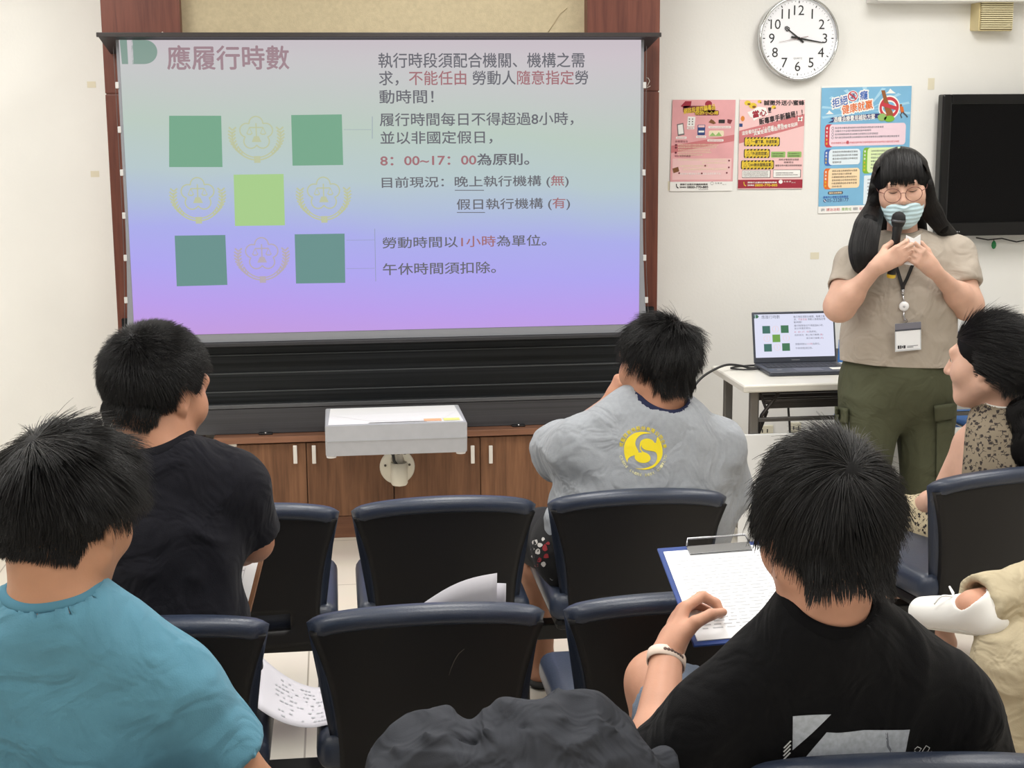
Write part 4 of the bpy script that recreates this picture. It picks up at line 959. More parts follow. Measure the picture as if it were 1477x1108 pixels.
# ------------------------------------------------------------------ rows of linked chairs
navy = mat('navy_leather', (43, 51, 68), 0.36, bump=0.15, bscale=260, var=0.10, vscale=9, spec=0.5)
shell_m = mat('black_shell', (17, 16, 18), 0.48, bump=0.1, bscale=500, spec=0.35)
beam_m = mat('beam_black', (22, 22, 24), 0.4, 0.2)
worn_m = mat('worn_edge', (150, 150, 150), 0.8)
ZT = 0.741
def back_half(z): return 0.188+0.050*max(0, (z-0.40)/0.30)**1.8      # half width of a back at height z
def back_y(x, z): return -0.235-0.055*max(0, (z-0.40)/0.30)+0.035*(x/0.235)**2
def make_chair(label):
    t = thing('linked_chair', label, 'chair', group='linked navy and black chairs')
    # shell with a slot low down
    mb = MB(); nu, nv = 24, 24
    zs_ = [0.335+(0.712-0.335)*j/nv for j in range(nv+1)]
    V = {}
    def vert(i, j, d):
        if (i, j, d) not in V:
            u = -1+2*i/nu; z = zs_[j]; x = u*(back_half(z)-0.004); z2 = z-0.028*u*u*max(0, (j-nv*0.6)/(nv*0.4))
            V[(i, j, d)] = mb.bm.verts.new((x, back_y(x, z)-0.014+0.016*d, z2))
        return V[(i, j, d)]
    def hole(i, j):
        return 3 <= j < 6 and 5 <= i < 19
    cells = [(i, j) for i in range(nu) for j in range(nv) if not hole(i, j)]
    cs = set(cells); fs = []
    for i, j in cells:
        for d, sgn in ((0, 1), (1, -1)):
            q = [vert(i, j, d), vert(i+1, j, d), vert(i+1, j+1, d), vert(i, j+1, d)]
            fs.append(mb.bm.faces.new(q[::sgn]))
        for (di, dj), (e0, e1) in (((-1, 0), ((0, 1), (0, 0))), ((1, 0), ((1, 0), (1, 1))), ((0, -1), ((0, 0), (1, 0))), ((0, 1), ((1, 1), (0, 1)))):
            if (i+di, j+dj) not in cs:
                a, b = (i+e0[0], j+e0[1]), (i+e1[0], j+e1[1])
                fs.append(mb.bm.faces.new([vert(*a, 0), vert(*a, 1), vert(*b, 1), vert(*b, 0)]))
    mb._fin(fs, False)
    bmesh.ops.recalc_face_normals(mb.bm, faces=mb.bm.faces[:])
    o = mb.build('back_shell', shell_m, t)
    for p in o.data.polygons: p.use_smooth = abs(p.normal.y) > 0.6
    # padded front of the back with its rolled top
    def pad(u, v):
        a = 2*PI*u                                     # around the section, v from left to right
        s_ = -1+2*v
        zt = ZT-0.027*s_*s_-0.010*s_**6
        x = s_*0.241
        lo_ = 0.36
        k = min(1, (1-abs(s_))*9)**0.5 if abs(s_) > 0.89 else 1
        # section: rolled top bulging to the rear, flat pad down the front
        ring = [(-0.026, zt-0.028), (-0.024, zt-0.008), (-0.010, zt), (0.016, zt-0.001), (0.034, zt-0.014), (0.046, zt-0.045), (0.05, 0.60), (0.052, 0.50), (0.05, 0.42), (0.03, lo_), (0.004, lo_), (0.004, 0.50), (0.003, 0.62), (0.0, zt-0.045), (-0.012, zt-0.042)]
        n = len(ring); f = u*n; i0 = int(f) % n; w = f-int(f)
        y, z = [ring[i0][c]*(1-w)+ring[(i0+1) % n][c]*w for c in (0, 1)]
        zz = min(z, 0.72)
        hw = back_half(zz)+0.004
        xx = s_*hw
        ym = 0.016
        return (xx, back_y(xx, zz)+(ym+(y-ym)*(0.25+0.75*k)), z-(0.006*(1-k) if z > 0.6 else 0))
    mb = MB().grid(pad, 30, 34, closed_u=True)
    bmesh.ops.holes_fill(mb.bm, edges=[e for e in mb.bm.edges if e.is_boundary])
    bmesh.ops.recalc_face_normals(mb.bm, faces=mb.bm.faces[:])
    o = mb.build('back_cushion', navy, t)
    MB().box((-0.232, -0.225, 0.358), (0.232, 0.235, 0.440), 0.034, 4, smooth=True).build('seat_cushion', navy, t)
    MB().box((-0.215, -0.20, 0.325), (0.215, 0.21, 0.362), 0.02, 2).build('seat_shell', shell_m, t)
    MB().box((-0.06, -0.12, 0.288), (0.06, 0.12, 0.328), 0.006).build('bracket', beam_m, t)
    return t
proto = None
def put_chair(x, yback, label, rz=0.0, dz=0.0):
    """x, yback: middle of the top of the back; rz turns the chair about it"""
    global proto
    if proto is None:
        proto = make_chair(label); c = proto
    else: c = copy_tree(proto)
    c['label'] = label
    off = Matrix.Rotation(rz, 3, 'Z') @ Vector((0, 0.285, 0))
    c.matrix_world = Matrix.Translation((x+off.x, yback+off.y, dz)) @ Matrix.Rotation(rz, 4, 'Z')
    c.rotation_euler.z = rz
    return c
R1, R2, R3 = 3.66, 2.80, 1.975
X1 = [-0.25, 0.266, 0.783]
X2 = [-0.395, 0.165, 0.69]
X3 = [-0.36, 0.27, 0.80]
put_chair(X1[0], R1, 'chair in the front row, right of the man in plain black T-shirt')
put_chair(X1[1], R1, 'empty front row chair directly before the white projector')
put_chair(X1[2], R1, 'front row chair under the man in grey T-shirt')
put_chair(X2[0], R2, 'second row chair under the man holding a brown clipboard')
mid_chair = put_chair(X2[1], R2, 'empty second row chair in the middle, a pale scratch on its back')
put_chair(X2[2], R2, 'second row chair partly hidden by the blue clipboard')
put_chair(X3[0], R3, 'nearest row chair under the man in blue T-shirt')
put_chair(X3[1], R3, 'nearest row chair under the bundled dark jacket')
put_chair(X3[2]+0.045, R3, 'nearest row chair under the man with the printed black T-shirt', -0.09, dz=0.006)
def beam(x0, x1, y, label, rz=0.0, z=0.262, legs=(0.12, 0.88)):
    t = thing('seat_rail', label, 'seat rail', ((x0+x1)/2, y, 0), rz, group='rails carrying the chair rows')
    L = x1-x0
    MB().box((-L/2, -0.03, z-0.02), (L/2, 0.03, z+0.026), 0.004).build('bar', beam_m, t)
    for k in legs:
        x = -L/2+L*k
        MB().box((x-0.025, -0.03, 0.03), (x+0.025, 0.03, z-0.02), 0.004).box((x-0.025, -0.26, 0.0), (x+0.025, 0.26, 0.035), 0.006).build('leg', beam_m, t)
    return t
beam(-0.75, 1.08, R1+0.285, 'black steel rail carrying the front row chairs', legs=(0.06, 0.68))
beam(-0.85, 0.98, R2+0.285, 'black steel rail carrying the second row chairs', legs=(0.06, 0.66))
beam(-0.75, 1.12, R3+0.285, 'black steel rail carrying the nearest row of chairs', legs=(0.1, 0.9))
# pale scratch on the middle chair
q = []
for px, py in ((672, 945), (664, 952), (658, 962), (653, 975), (650, 986)):
    w = P(px, py, R2-0.04); x, z = w[0]-X2[1], w[2]
    q.append((x, back_y(x, z)-0.0142, z))
MB().tube(q, [0.0006, 0.0012, 0.0012, 0.001, 0.0005], 5).build('scratch', mat('scuff', (74, 68, 64), 0.9), mid_chair)
# the right-hand block is turned towards the screen
WRZ = math.radians(10)
pw_ = P(1450, 690, 3.62)
put_chair(pw_[0]+0.03, 3.62, 'chair on the right, turned inward, under the woman in patterned dress', WRZ, dz=0.03)
# ------------------------------------------------------------------ smooth bodies: blended solids turned into one surface
def nrm_(v):
    v = np.array(v, float); return v/(np.linalg.norm(v)+1e-12)
class Solid:
    def __init__(s): s.pr = []
    def _add(s, fn, lo, hi, k, op): s.pr.append((fn, np.array(lo, float), np.array(hi, float), k, op)); return s
    def cap(s, a, b, ra, rb=None, k=0.03, flat=None, op='u', grow=0.0):
        """rounded cone a->b; flat=(direction, f) squeezes it f times along the direction"""
        a, b = np.array(a, float), np.array(b, float); rb = ra if rb is None else rb
        ra += grow; rb += grow
        ba = b-a; L2 = float(ba@ba)+1e-12
        fd = None
        if flat is not None: fd, ff = nrm_(flat[0]), flat[1]
        def fn(X, Y, Z):
            px, py, pz = X-a[0], Y-a[1], Z-a[2]
            t = np.clip((px*ba[0]+py*ba[1]+pz*ba[2])/L2, 0, 1)
            vx, vy, vz = px-t*ba[0], py-t*ba[1], pz-t*ba[2]
            d2 = vx*vx+vy*vy+vz*vz
            r = ra+(rb-ra)*t
            if fd is not None:
                c = vx*fd[0]+vy*fd[1]+vz*fd[2]
                q = np.sqrt(d2+c*c*(ff*ff-1)); g = np.sqrt(d2+c*c*(ff**4-1))+1e-9
                return q*(q-r)/g
            return np.sqrt(d2)-r
        R = max(ra, rb) if op != 'i' else 99
        return s._add(fn, np.minimum(a, b)-R, np.maximum(a, b)+R, k, op)
    def ell(s, c, r, M=None, k=0.03, op='u', grow=0.0):
        c = np.array(c, float); r = np.array(r, float)+grow
        A = np.eye(3) if M is None else np.array(M, float)      # columns: local axes
        def fn(X, Y, Z):
            px, py, pz = X-c[0], Y-c[1], Z-c[2]
            l = [px*A[0, i]+py*A[1, i]+pz*A[2, i] for i in range(3)]
            q = np.sqrt((l[0]/r[0])**2+(l[1]/r[1])**2+(l[2]/r[2])**2)
            g = np.sqrt((l[0]/r[0]**2)**2+(l[1]/r[1]**2)**2+(l[2]/r[2]**2)**2)+1e-9
            return q*(q-1)/g
        e = np.sqrt((A**2)@(r**2))
        return s._add(fn, c-e, c+e, k, op)
    def sleeve(s, a, b, ra, rb, hole, k=0.04, depth=0.035):
        """a tube of cloth from a (inside the body) to an open end at b"""
        a, b = np.array(a, float), np.array(b, float); L = np.linalg.norm(b-a); t = (b-a)/L
        def fn(X, Y, Z):
            px, py, pz = X-a[0], Y-a[1], Z-a[2]
            h = px*t[0]+py*t[1]+pz*t[2]
            r = np.sqrt(np.maximum((px-h*t[0])**2+(py-h*t[1])**2+(pz-h*t[2])**2, 0)+np.minimum(h, 0)**2)
            d = np.maximum(r-(ra+(rb-ra)*np.clip(h/L, 0, 1)), h-L)
            return np.maximum(d, -np.maximum(r-hole, L-depth-h))
        R = max(ra, rb)
        return s._add(fn, np.minimum(a, b)-R, np.maximum(a, b)+R, k, 'u')
    def cut(s, o, n, lo=None, hi=None, k=0.004):
        """keep the side of the plane that n points away from, inside the region lo..hi"""
        o = np.array(o, float); n = nrm_(n)
        fn = lambda X, Y, Z: (X-o[0])*n[0]+(Y-o[1])*n[1]+(Z-o[2])*n[2]
        return s._add(fn, [-99]*3 if lo is None else lo, [99]*3 if hi is None else hi, k, 'i')
    def bounds(s):
        lo = np.min([p[1] for p in s.pr if p[4] == 'u'], 0); hi = np.max([p[2] for p in s.pr if p[4] == 'u'], 0)
        return lo, hi
    @staticmethod
    def comb(old, d, k, op):
        if op == 'u':
            h = np.clip(0.5+0.5*(old-d)/k, 0, 1); return old+(d-old)*h-k*h*(1-h)
        if op == 's': d = -d
        h = np.clip(0.5-0.5*(old-d)/k, 0, 1)
        return old+(d-old)*h+k*h*(1-h)
    def field(s, lo, hi, h):
        n = np.maximum(4, np.ceil((hi-lo)/h).astype(int)+1)
        D = np.full(n, 0.08, np.float32)
        ax = [(lo[i]+h*np.arange(n[i])).astype(np.float32) for i in range(3)]
        for fn, a, b, k, op in s.pr:
            m = k+2*h
            i0 = np.clip(np.floor((a-m-lo)/h).astype(int), 0, n); i1 = np.clip(np.ceil((b+m-lo)/h).astype(int)+1, 0, n)
            if np.any(i1 <= i0): continue
            sl = tuple(slice(p, q) for p, q in zip(i0, i1))
            d = fn(ax[0][sl[0]][:, None, None], ax[1][sl[1]][None, :, None], ax[2][sl[2]][None, None, :])
            D[sl] = s.comb(D[sl], d.astype(np.float32), max(k, 1e-4), op)
        return D
    def at(s, Q):
        """signed distance at points (n,3)"""
        out = np.full(len(Q), 0.5)
        for fn, a, b, k, op in s.pr:
            d = fn(Q[:, 0], Q[:, 1], Q[:, 2])
            if op == 'i':
                ins = np.all((Q > a) & (Q < b), 1); out[ins] = s.comb(out[ins], d[ins], max(k, 1e-4), op)
            else: out = s.comb(out, d, max(k, 1e-4), op)
        return out
    def grad(s, Q, e=0.003):
        g = np.stack([s.at(Q+np.eye(3)[i]*e)-s.at(Q-np.eye(3)[i]*e) for i in range(3)], 1)
        return g/(np.linalg.norm(g, axis=1, keepdims=True)+1e-9)
def nets(D, lo, h):
    """surface nets: vertices and outward quads of the zero level"""
    ins = D < 0
    n = np.array(D.shape)-1
    c = np.zeros(n, np.int8)
    for i in (0, 1):
        for j in (0, 1):
            for k in (0, 1): c += ins[i:i+n[0], j:j+n[1], k:k+n[2]]
    act = (c > 0) & (c < 8)
    I = np.argwhere(act)
    idx = np.full(n, -1, np.int64); idx[act] = np.arange(len(I))
    acc = np.zeros((len(I), 3)); cnt = np.zeros(len(I))
    corners = [(0, 0, 0), (1, 0, 0), (0, 1, 0), (0, 0, 1), (1, 1, 0), (1, 0, 1), (0, 1, 1), (1, 1, 1)]
    for a in corners:
        for x in range(3):
            if a[x]: continue
            b = list(a); b[x] = 1
            da = D[I[:, 0]+a[0], I[:, 1]+a[1], I[:, 2]+a[2]]; db = D[I[:, 0]+b[0], I[:, 1]+b[1], I[:, 2]+b[2]]
            m = (da < 0) != (db < 0)
            t = da[m]/(da[m]-db[m])
            p = np.tile(np.array(a, float), (m.sum(), 1)); p[:, x] += t
            acc[m] += p; cnt[m] += 1
    V = lo+h*(I+acc/np.maximum(cnt, 1)[:, None])
    Q = []
    for x in range(3):
        y, z = (x+1) % 3, (x+2) % 3
        A = np.take(ins, range(0, n[x]), x); B = np.take(ins, range(1, n[x]+1), x)
        E = np.argwhere(A != B)
        E = E[(E[:, y] > 0) & (E[:, z] > 0) & (E[:, y] < n[y]) & (E[:, z] < n[z])]
        s_in = ins[E[:, 0], E[:, 1], E[:, 2]]
        def cell(dy, dz):
            e = E.copy(); e[:, y] -= dy; e[:, z] -= dz; return idx[e[:, 0], e[:, 1], e[:, 2]]
        q = np.stack([cell(1, 1), cell(0, 1), cell(0, 0), cell(1, 0)], 1)
        q[~s_in] = q[~s_in][:, ::-1]
        Q.append(q)
    return V, np.concatenate(Q)
def vnormals(V, Q):
    n = np.cross(V[Q[:, 2]]-V[Q[:, 0]], V[Q[:, 3]]-V[Q[:, 1]])
    N = np.zeros_like(V)
    for j in range(4):
        for c in range(3): N[:, c] += np.bincount(Q[:, j], n[:, c], len(V))
    return N/(np.linalg.norm(N, axis=1, keepdims=True)+1e-12)
def relax(V, Q, it=1, lam=0.5):
    for _ in range(it):
        S_ = np.zeros_like(V); c = np.zeros(len(V))
        for a, b in ((0, 1), (1, 2), (2, 3), (3, 0)):
            for i, j in ((a, b), (b, a)):
                for q in range(3): S_[:, q] += np.bincount(Q[:, i], V[Q[:, j], q], len(V))
                c += np.bincount(Q[:, i], None, len(V))
        V = V+(S_/np.maximum(c, 1)[:, None]-V)*lam
    return V
def vnoise(Q, seed=0):
    """smooth random field, about -1..1, cell size 1"""
    i = np.floor(Q).astype(np.int64); f = Q-i; f = f*f*(3-2*f)
    out = 0
    for dx in (0, 1):
        for dy in (0, 1):
            for dz in (0, 1):
                hsh = ((i[:, 0]+dx)*73856093 ^ (i[:, 1]+dy)*19349663 ^ (i[:, 2]+dz)*83492791 ^ seed*2654435761) & 0x7fffffff
                hsh = (hsh*1103515245+12345) & 0x7fffffff; hsh = ((hsh >> 5) ^ hsh)*69069 & 0x7fffffff
                r = (hsh >> 8 & 0xffff)/32767.5-1
                out = out+r*(f[:, 0] if dx else 1-f[:, 0])*(f[:, 1] if dy else 1-f[:, 1])*(f[:, 2] if dz else 1-f[:, 2])
    return out
def mesh_np(name, V, Q, mats, smooth=True):
    me = bpy.data.meshes.new(name)
    me.vertices.add(len(V)); me.vertices.foreach_set('co', np.ascontiguousarray(V, np.float32).ravel())
    nf = len(Q); k = Q.shape[1]
    me.loops.add(nf*k); me.loops.foreach_set('vertex_index', np.ascontiguousarray(Q, np.int32).ravel())
    me.polygons.add(nf); me.polygons.foreach_set('loop_start', np.arange(0, nf*k, k, dtype=np.int32)); me.polygons.foreach_set('loop_total', np.full(nf, k, np.int32))
    me.polygons.foreach_set('use_smooth', np.full(nf, smooth))
    me.update(calc_edges=True); me.validate()
    for m in (mats if isinstance(mats, (list, tuple)) else [mats]): me.materials.append(m)
    return me
def solid_mesh(sd, h=0.006, boxes=(), disp=None, smooth=1, lo=None, hi=None):
    """coarse surface, with finer boxes (lo, hi, h) set into it; returns V, Q"""
    a, b = sd.bounds()
    if lo is not None: a = np.maximum(a, lo)
    if hi is not None: b = np.minimum(b, hi)
    a = a-3*h; b = b+3*h
    Vs, Qs, off = [], [], 0
    for (l, u, hh) in [(a, b, h)]+[(np.array(x[0], float), np.array(x[1], float), x[2]) for x in boxes]:
        D = sd.field(l, u, hh)
        V, Q = nets(D, l, hh)
        if not len(V): continue
        if hh == h and len(Vs) == 0:
            c = V[Q].mean(1); keep = np.ones(len(Q), bool)
            for x in boxes: keep &= ~np.all((c > np.array(x[0])+1.2*h) & (c < np.array(x[1])-1.2*h), 1)
            Q = Q[keep]
        V = relax(V, Q, smooth, 0.5)
        if disp is not None:
            N = vnormals(V, Q); V = V+N*disp(V, N)[:, None]
        u_ = np.unique(Q); mp_ = np.full(len(V), -1); mp_[u_] = np.arange(len(u_))
        Vs.append(V[u_]); Qs.append(mp_[Q]+off); off += len(u_)
    return np.concatenate(Vs), np.concatenate(Qs)
def wrinkle(amp=0.003, folds=(), scale=9.0, seed=1, stretch=(1, 1, 1), base=0.002):
    """cloth relief: soft random creases plus named folds (a, b, width, height)"""
    st = np.array(stretch, float)
    def f(V, N):
        w = np.stack([vnoise(V*scale*0.6+3.1*q, seed+q) for q in range(3)], 1)*0.55
        n1 = 1-np.abs(vnoise(V*st*scale+w, seed+5))*2
        n2 = 1-np.abs(vnoise(V*st*scale*2.1+w*1.4, seed+9))*2
        d = amp*(0.75*n1+0.35*n2)+base*vnoise(V*4.0, seed+3)
        for a, b, wd, ht in folds:
            a, b = np.array(a, float), np.array(b, float); ba = b-a
            t = np.clip(((V-a)@ba)/(ba@ba), 0, 1)
            q = V-a-t[:, None]*ba
            r = np.linalg.norm(q, axis=1)
            d = d+1.5*ht*(np.exp(-(r/wd)*1.3)-0.35*np.exp(-(r/wd/2.2)**2))*np.sin(PI*np.clip(0.12+t*0.8, 0, 1))
        return d
    return f

# ------------------------------------------------------------------ people
def skin(name, rgb): return mat(name, rgb, 0.5, sub=0.12, var=0.05, vscale=26, bump=0.06, bscale=220, spec=0.35)
hair_m = mat('black_hair', (14, 12, 13), 0.42, spec=0.38)
hair_under = mat('black_hair_under', (10, 9, 10), 0.6, spec=0.12)
eye_w = mat('eye_white', (228, 222, 214), 0.25); eye_d = mat('eye_dark', (34, 22, 16), 0.15)
class Head:
    """head frame: x to the person's right, y forward, z up; c is the middle of the skull"""
    def __init__(s, c, f, up=(0, 0, 1), s_=1.0):
        s.c = np.array(c, float); s.f = nrm_(f); r = nrm_(np.cross(s.f, up)); s.r = r; s.u = np.cross(r, s.f)
        s.M = np.stack([s.r, s.f, s.u], 1); s.s = s_
    def w(s, p): return s.c+s.M@(np.array(p, float)*s.s)
    def W(s, Q): return s.c+(Q*s.s)@s.M.T
    def L(s, Q): return ((Q-s.c)@s.M)/s.s
    def solid(s, sd, lips=True, closed=False):
        e = lambda c, r, k=0.02, op='u': sd.ell(s.w(c), np.array(r)*s.s, s.M, k*s.s, op)
        g = lambda a, b, ra, rb, k=0.015, op='u': sd.cap(s.w(a), s.w(b), ra*s.s, rb*s.s, k*s.s, None, op)
        e((0, -0.012, 0.022), (0.078, 0.096, 0.088)); e((0, 0.03, -0.035), (0.063, 0.066, 0.078), 0.04)
        e((0, 0.066, -0.092), (0.030, 0.026, 0.024), 0.035)
        for x in (-1, 1):
            e((x*0.042, 0.060, -0.03), (0.027, 0.03, 0.03), 0.03)
            g((x*0.056, 0.0, -0.06), (x*0.02, 0.07, -0.1), 0.022, 0.016, 0.03)
            e((x*0.031, 0.097, 0.008), (0.017, 0.014, 0.010), 0.014, 's')
            e((x*0.031, 0.079, 0.006), (0.014, 0.014, 0.013), 0.006)
            # ear: rim with a hollow
            e((x*0.080, -0.006, -0.012), (0.010, 0.018, 0.031), 0.006); e((x*0.089, 0.000, -0.010), (0.006, 0.010, 0.019), 0.004, 's'); e((x*0.077, 0.002, -0.037), (0.007, 0.009, 0.010), 0.006)
        g((-0.036, 0.086, 0.028), (0.036, 0.086, 0.028), 0.011, 0.011, 0.02)
        g((0, 0.093, 0.012), (0, 0.112, -0.026), 0.008, 0.0125, 0.012)
        for x in (-1, 1): e((x*0.0125, 0.100, -0.031), (0.008, 0.010, 0.008), 0.008)
        g((-0.019, 0.088, -0.060), (0.019, 0.088, -0.060), 0.007, 0.007, 0.008); g((-0.016, 0.087, -0.071), (0.016, 0.087, -0.071), 0.008, 0.008, 0.008)
        return s
    def box(s, sd=None, m=0.125): return (s.c-m*s.s*np.array([1, 1, 1.0]), s.c+m*s.s*np.array([1, 1, 1.05]), 0.0032)
    def eyes(s, parent, ):
        for x in (-1, 1):
            mb = MB()
            mb.m(0).lathe([(0.0112*math.sin(a), 0.0112*math.cos(a)) for a in np.linspace(0, PI*0.5, 8)], (0, 0, 0), (0, 1, 0), 18)
            mb.m(1).lathe([(0.0056*math.sin(a), 0.0116+0.0006*math.cos(a)) for a in np.linspace(0, PI*0.5, 4)], (0, 0, 0), (0, 1, 0), 14)
            c = s.w((x*0.031, 0.0835, 0.006))
            for v in mb.bm.verts: v.co = Vector(c+s.M@(np.array(v.co)*s.s))
            mb.build('eye', [eye_w, eye_d], parent)
def neck_arms(sd, J, g=1.0, k=0.03):
    sd.cap(J['neck0'], J['neck'], 0.054*g, 0.060*g, 0.03)
    for q in 'LR':
        sd.cap(J['neck']+[0, 0, -0.03], J['sh'+q], 0.040*g, 0.044*g, 0.05)
        sd.cap(J['sh'+q], J['el'+q], 0.050*g, 0.041*g, 0.03)
        m = J['el'+q]+(J['wr'+q]-J['el'+q])*0.28
        sd.cap(J['el'+q], m, 0.040*g, 0.042*g, 0.02); sd.cap(m, J['wr'+q], 0.042*g, 0.026*g, 0.02, )
def torso(sd, secs, fw, grow=0.0, k=0.05):
    """secs: (centre, half width, half depth) up the spine"""
    for (a, wa, da), (b, wb, db) in zip(secs, secs[1:]):
        f = 0.5*(wa/da+wb/db)
        sd.cap(a, b, wa+grow*f**0.5, wb+grow*f**0.5, k, (fw, f))
def legs(sd, J, g=1.0, grow=0.0, low=True, k=0.04):
    for q in 'LR':
        sd.cap(J['hip'+q], J['kn'+q], 0.085*g+grow, 0.060*g+grow, k)
        if low:
            m = J['kn'+q]+(J['an'+q]-J['kn'+q])*0.3
            sd.cap(J['kn'+q], m, 0.055*g+grow, 0.055*g+grow, 0.03); sd.cap(m, J['an'+q], 0.054*g+grow, 0.036*g+grow, 0.03)
def foot(sd, an, fw, s=1.0):
    fw = nrm_([fw[0], fw[1], 0]); a = np.array(an, float); gz = 0.03
    heel = np.array([a[0], a[1], gz])-fw*0.03; toe = np.array([a[0], a[1], 0.022])+fw*0.15*s
    sd.cap(a, heel+fw*0.02+[0, 0, 0.01], 0.034, 0.032, 0.02); sd.cap(heel, toe, 0.030, 0.022, 0.03); sd.cap(a+[0, 0, -0.01], toe-fw*0.05, 0.03, 0.026, 0.03)
FL = {'i': (0.043, 0.026, 0.020), 'm': (0.047, 0.030, 0.021), 'r': (0.043, 0.028, 0.021), 'p': (0.034, 0.021, 0.018)}
def hand(sd, wr, d, pn, side, curls, spread=0.06, s=1.0, thumb=((0.55, 0.75, 0.35), (0.85, 0.35, 0.45), (0.9, 0.1, 0.5))):
    """wr wrist, d towards the knuckles, pn where the palm faces, side towards the thumb; curls for four fingers; returns finger tips"""
    wr = np.array(wr, float); d = nrm_(d); side = nrm_(np.array(side)-d*np.dot(side, d)); pn_ = np.cross(d, side); pn_ = pn_ if np.dot(pn_, pn) > 0 else -pn_
    tips = {}
    for o, key, cu, kl in ((0.027, 'i', curls[0], 0.086), (0.009, 'm', curls[1], 0.090), (-0.010, 'r', curls[2], 0.085), (-0.027, 'p', curls[3], 0.077)):
        b = wr+side*o*0.55*s+d*0.012*s; kn = wr+side*o*s+d*kl*s
        sd.cap(b, kn, 0.0150*s, 0.0118*s, 0.014*s, (pn_, 1.15))
        a = 0; p = kn; rr = [0.0098, 0.0088, 0.0078, 0.0062] if key != 'p' else [0.0085, 0.0076, 0.0068, 0.0055]
        for i, L in enumerate(FL[key]):
            a += math.radians(cu[i])
            v = d*math.cos(a)+pn_*math.sin(a)+side*(o/0.027*spread)
            q = p+nrm_(v)*L*s
            sd.cap(p, q, rr[i]*s, rr[i+1]*s, 0.0035*s); p = q
        tips[key] = p
    b = wr+d*0.022*s+side*0.022*s+pn_*0.006*s
    p = b; r = [0.0155, 0.0115, 0.0100, 0.0075]
    for i, L in enumerate((0.044, 0.034, 0.026)):
        t = thumb[i]; q = p+nrm_(d*t[0]+side*t[1]+pn_*t[2])*L*s
        sd.cap(p, q, r[i]*s, r[i+1]*s, (0.016 if i == 0 else 0.004)*s); p = q
    tips['t'] = p
    sd.cap(wr-d*0.01*s, wr+d*0.03*s, 0.024*s, 0.026*s, 0.02*s, (pn_, 1.35))
    return tips
def box_about(*pts, m=0.03, h=0.0026):
    Q = np.array(pts, float); return (Q.min(0)-m, Q.max(0)+m, h)
def person(sd, label, skin_m, base, boxes=(), h=0.007):
    V, Q = solid_mesh(sd, h, boxes)
    o = bpy.data.objects.new('person', mesh_np('person', V-np.array(base), Q, skin_m))
    COL.objects.link(o); o.matrix_world = Matrix.Translation(Vector(base)); o['_world'] = 1
    tag(o, label, 'person'); return o
def garment(name, sd, m, parent, h=0.006, disp=None, boxes=(), smooth=2, lo=None, hi=None):
    V, Q = solid_mesh(sd, h, boxes, disp, smooth, lo, hi)
    return link(name, mesh_np(name, V, Q, m), parent)
def on_surface(o, target, direction, lift=0.0012, cuts=0, maxlen=0.012):
    """lays the flat mesh of o on the target's surface along the direction"""
    from mathutils.bvhtree import BVHTree
    tm = target.data; W_ = target.matrix_world if target.parent is None else Matrix()
    bv = BVHTree.FromPolygons([v.co for v in tm.vertices], [p.vertices for p in tm.polygons])
    bm = bmesh.new(); bm.from_mesh(o.data)
    for _ in range(5):
        es = [e for e in bm.edges if e.calc_length() > maxlen]
        if not es: break
        bmesh.ops.triangulate(bm, faces=bm.faces[:])
        es = [e for e in bm.edges if e.calc_length() > maxlen]
        bmesh.ops.subdivide_edges(bm, edges=es, cuts=1)
    bmesh.ops.triangulate(bm, faces=bm.faces[:])
    d = Vector(direction).normalized(); base = min(v.co.dot(d) for v in bm.verts)
    for v in bm.verts:
        up = v.co.dot(d)-base
        hit = bv.ray_cast(v.co-d*0.4, d)
        if hit[0] is not None: v.co = hit[0]-d*(lift+(0.0))
    bm.to_mesh(o.data); bm.free()
# hair: strands grown from a scalp
def strands(name, P_, parent, r0=0.0004, r1=0.00008, m=None):
    """P_: (n, k, 3) strand points"""
    n, k, _ = P_.shape
    hc = bpy.data.hair_curves.new(name); hc.add_curves([k]*n)
    hc.attributes['position'].data.foreach_set('vector', np.ascontiguousarray(P_, np.float32).ravel())
    ra = hc.attributes.get('radius') or hc.attributes.new('radius', 'FLOAT', 'POINT')
    ra.data.foreach_set('value', np.tile(np.linspace(r0, r1, k), n).astype(np.float32))
    hc.materials.append(m or hair_m)
    return link(name, hc, parent)
def sphere_pts(n, seed):
    r = np.random.RandomState(seed); v = r.normal(size=(n, 3)); return v/np.linalg.norm(v, axis=1, keepdims=True)
SK_C, SK_R = np.array([0, -0.012, 0.022]), np.array([0.080, 0.098, 0.090])
def scalp_mask(q, nape=-0.080, ears=False):
    """where hair grows, in head coordinates"""
    x, y, z = q.T
    hairline = np.where(y > 0.02, 0.060-0.3*np.maximum(0, 0.075-y), -1)
    m = (y < 0.02) | (z > hairline)
    m &= z > np.where(y < -0.02, nape+0.25*np.maximum(0, y+0.07), (-0.05 if ears else -0.03)+0.5*np.maximum(0, y))
    ear = (np.abs(x) > 0.05) & (y > -0.022) & (y < 0.022) & (z < 0.012)
    return m if ears else m & ~ear
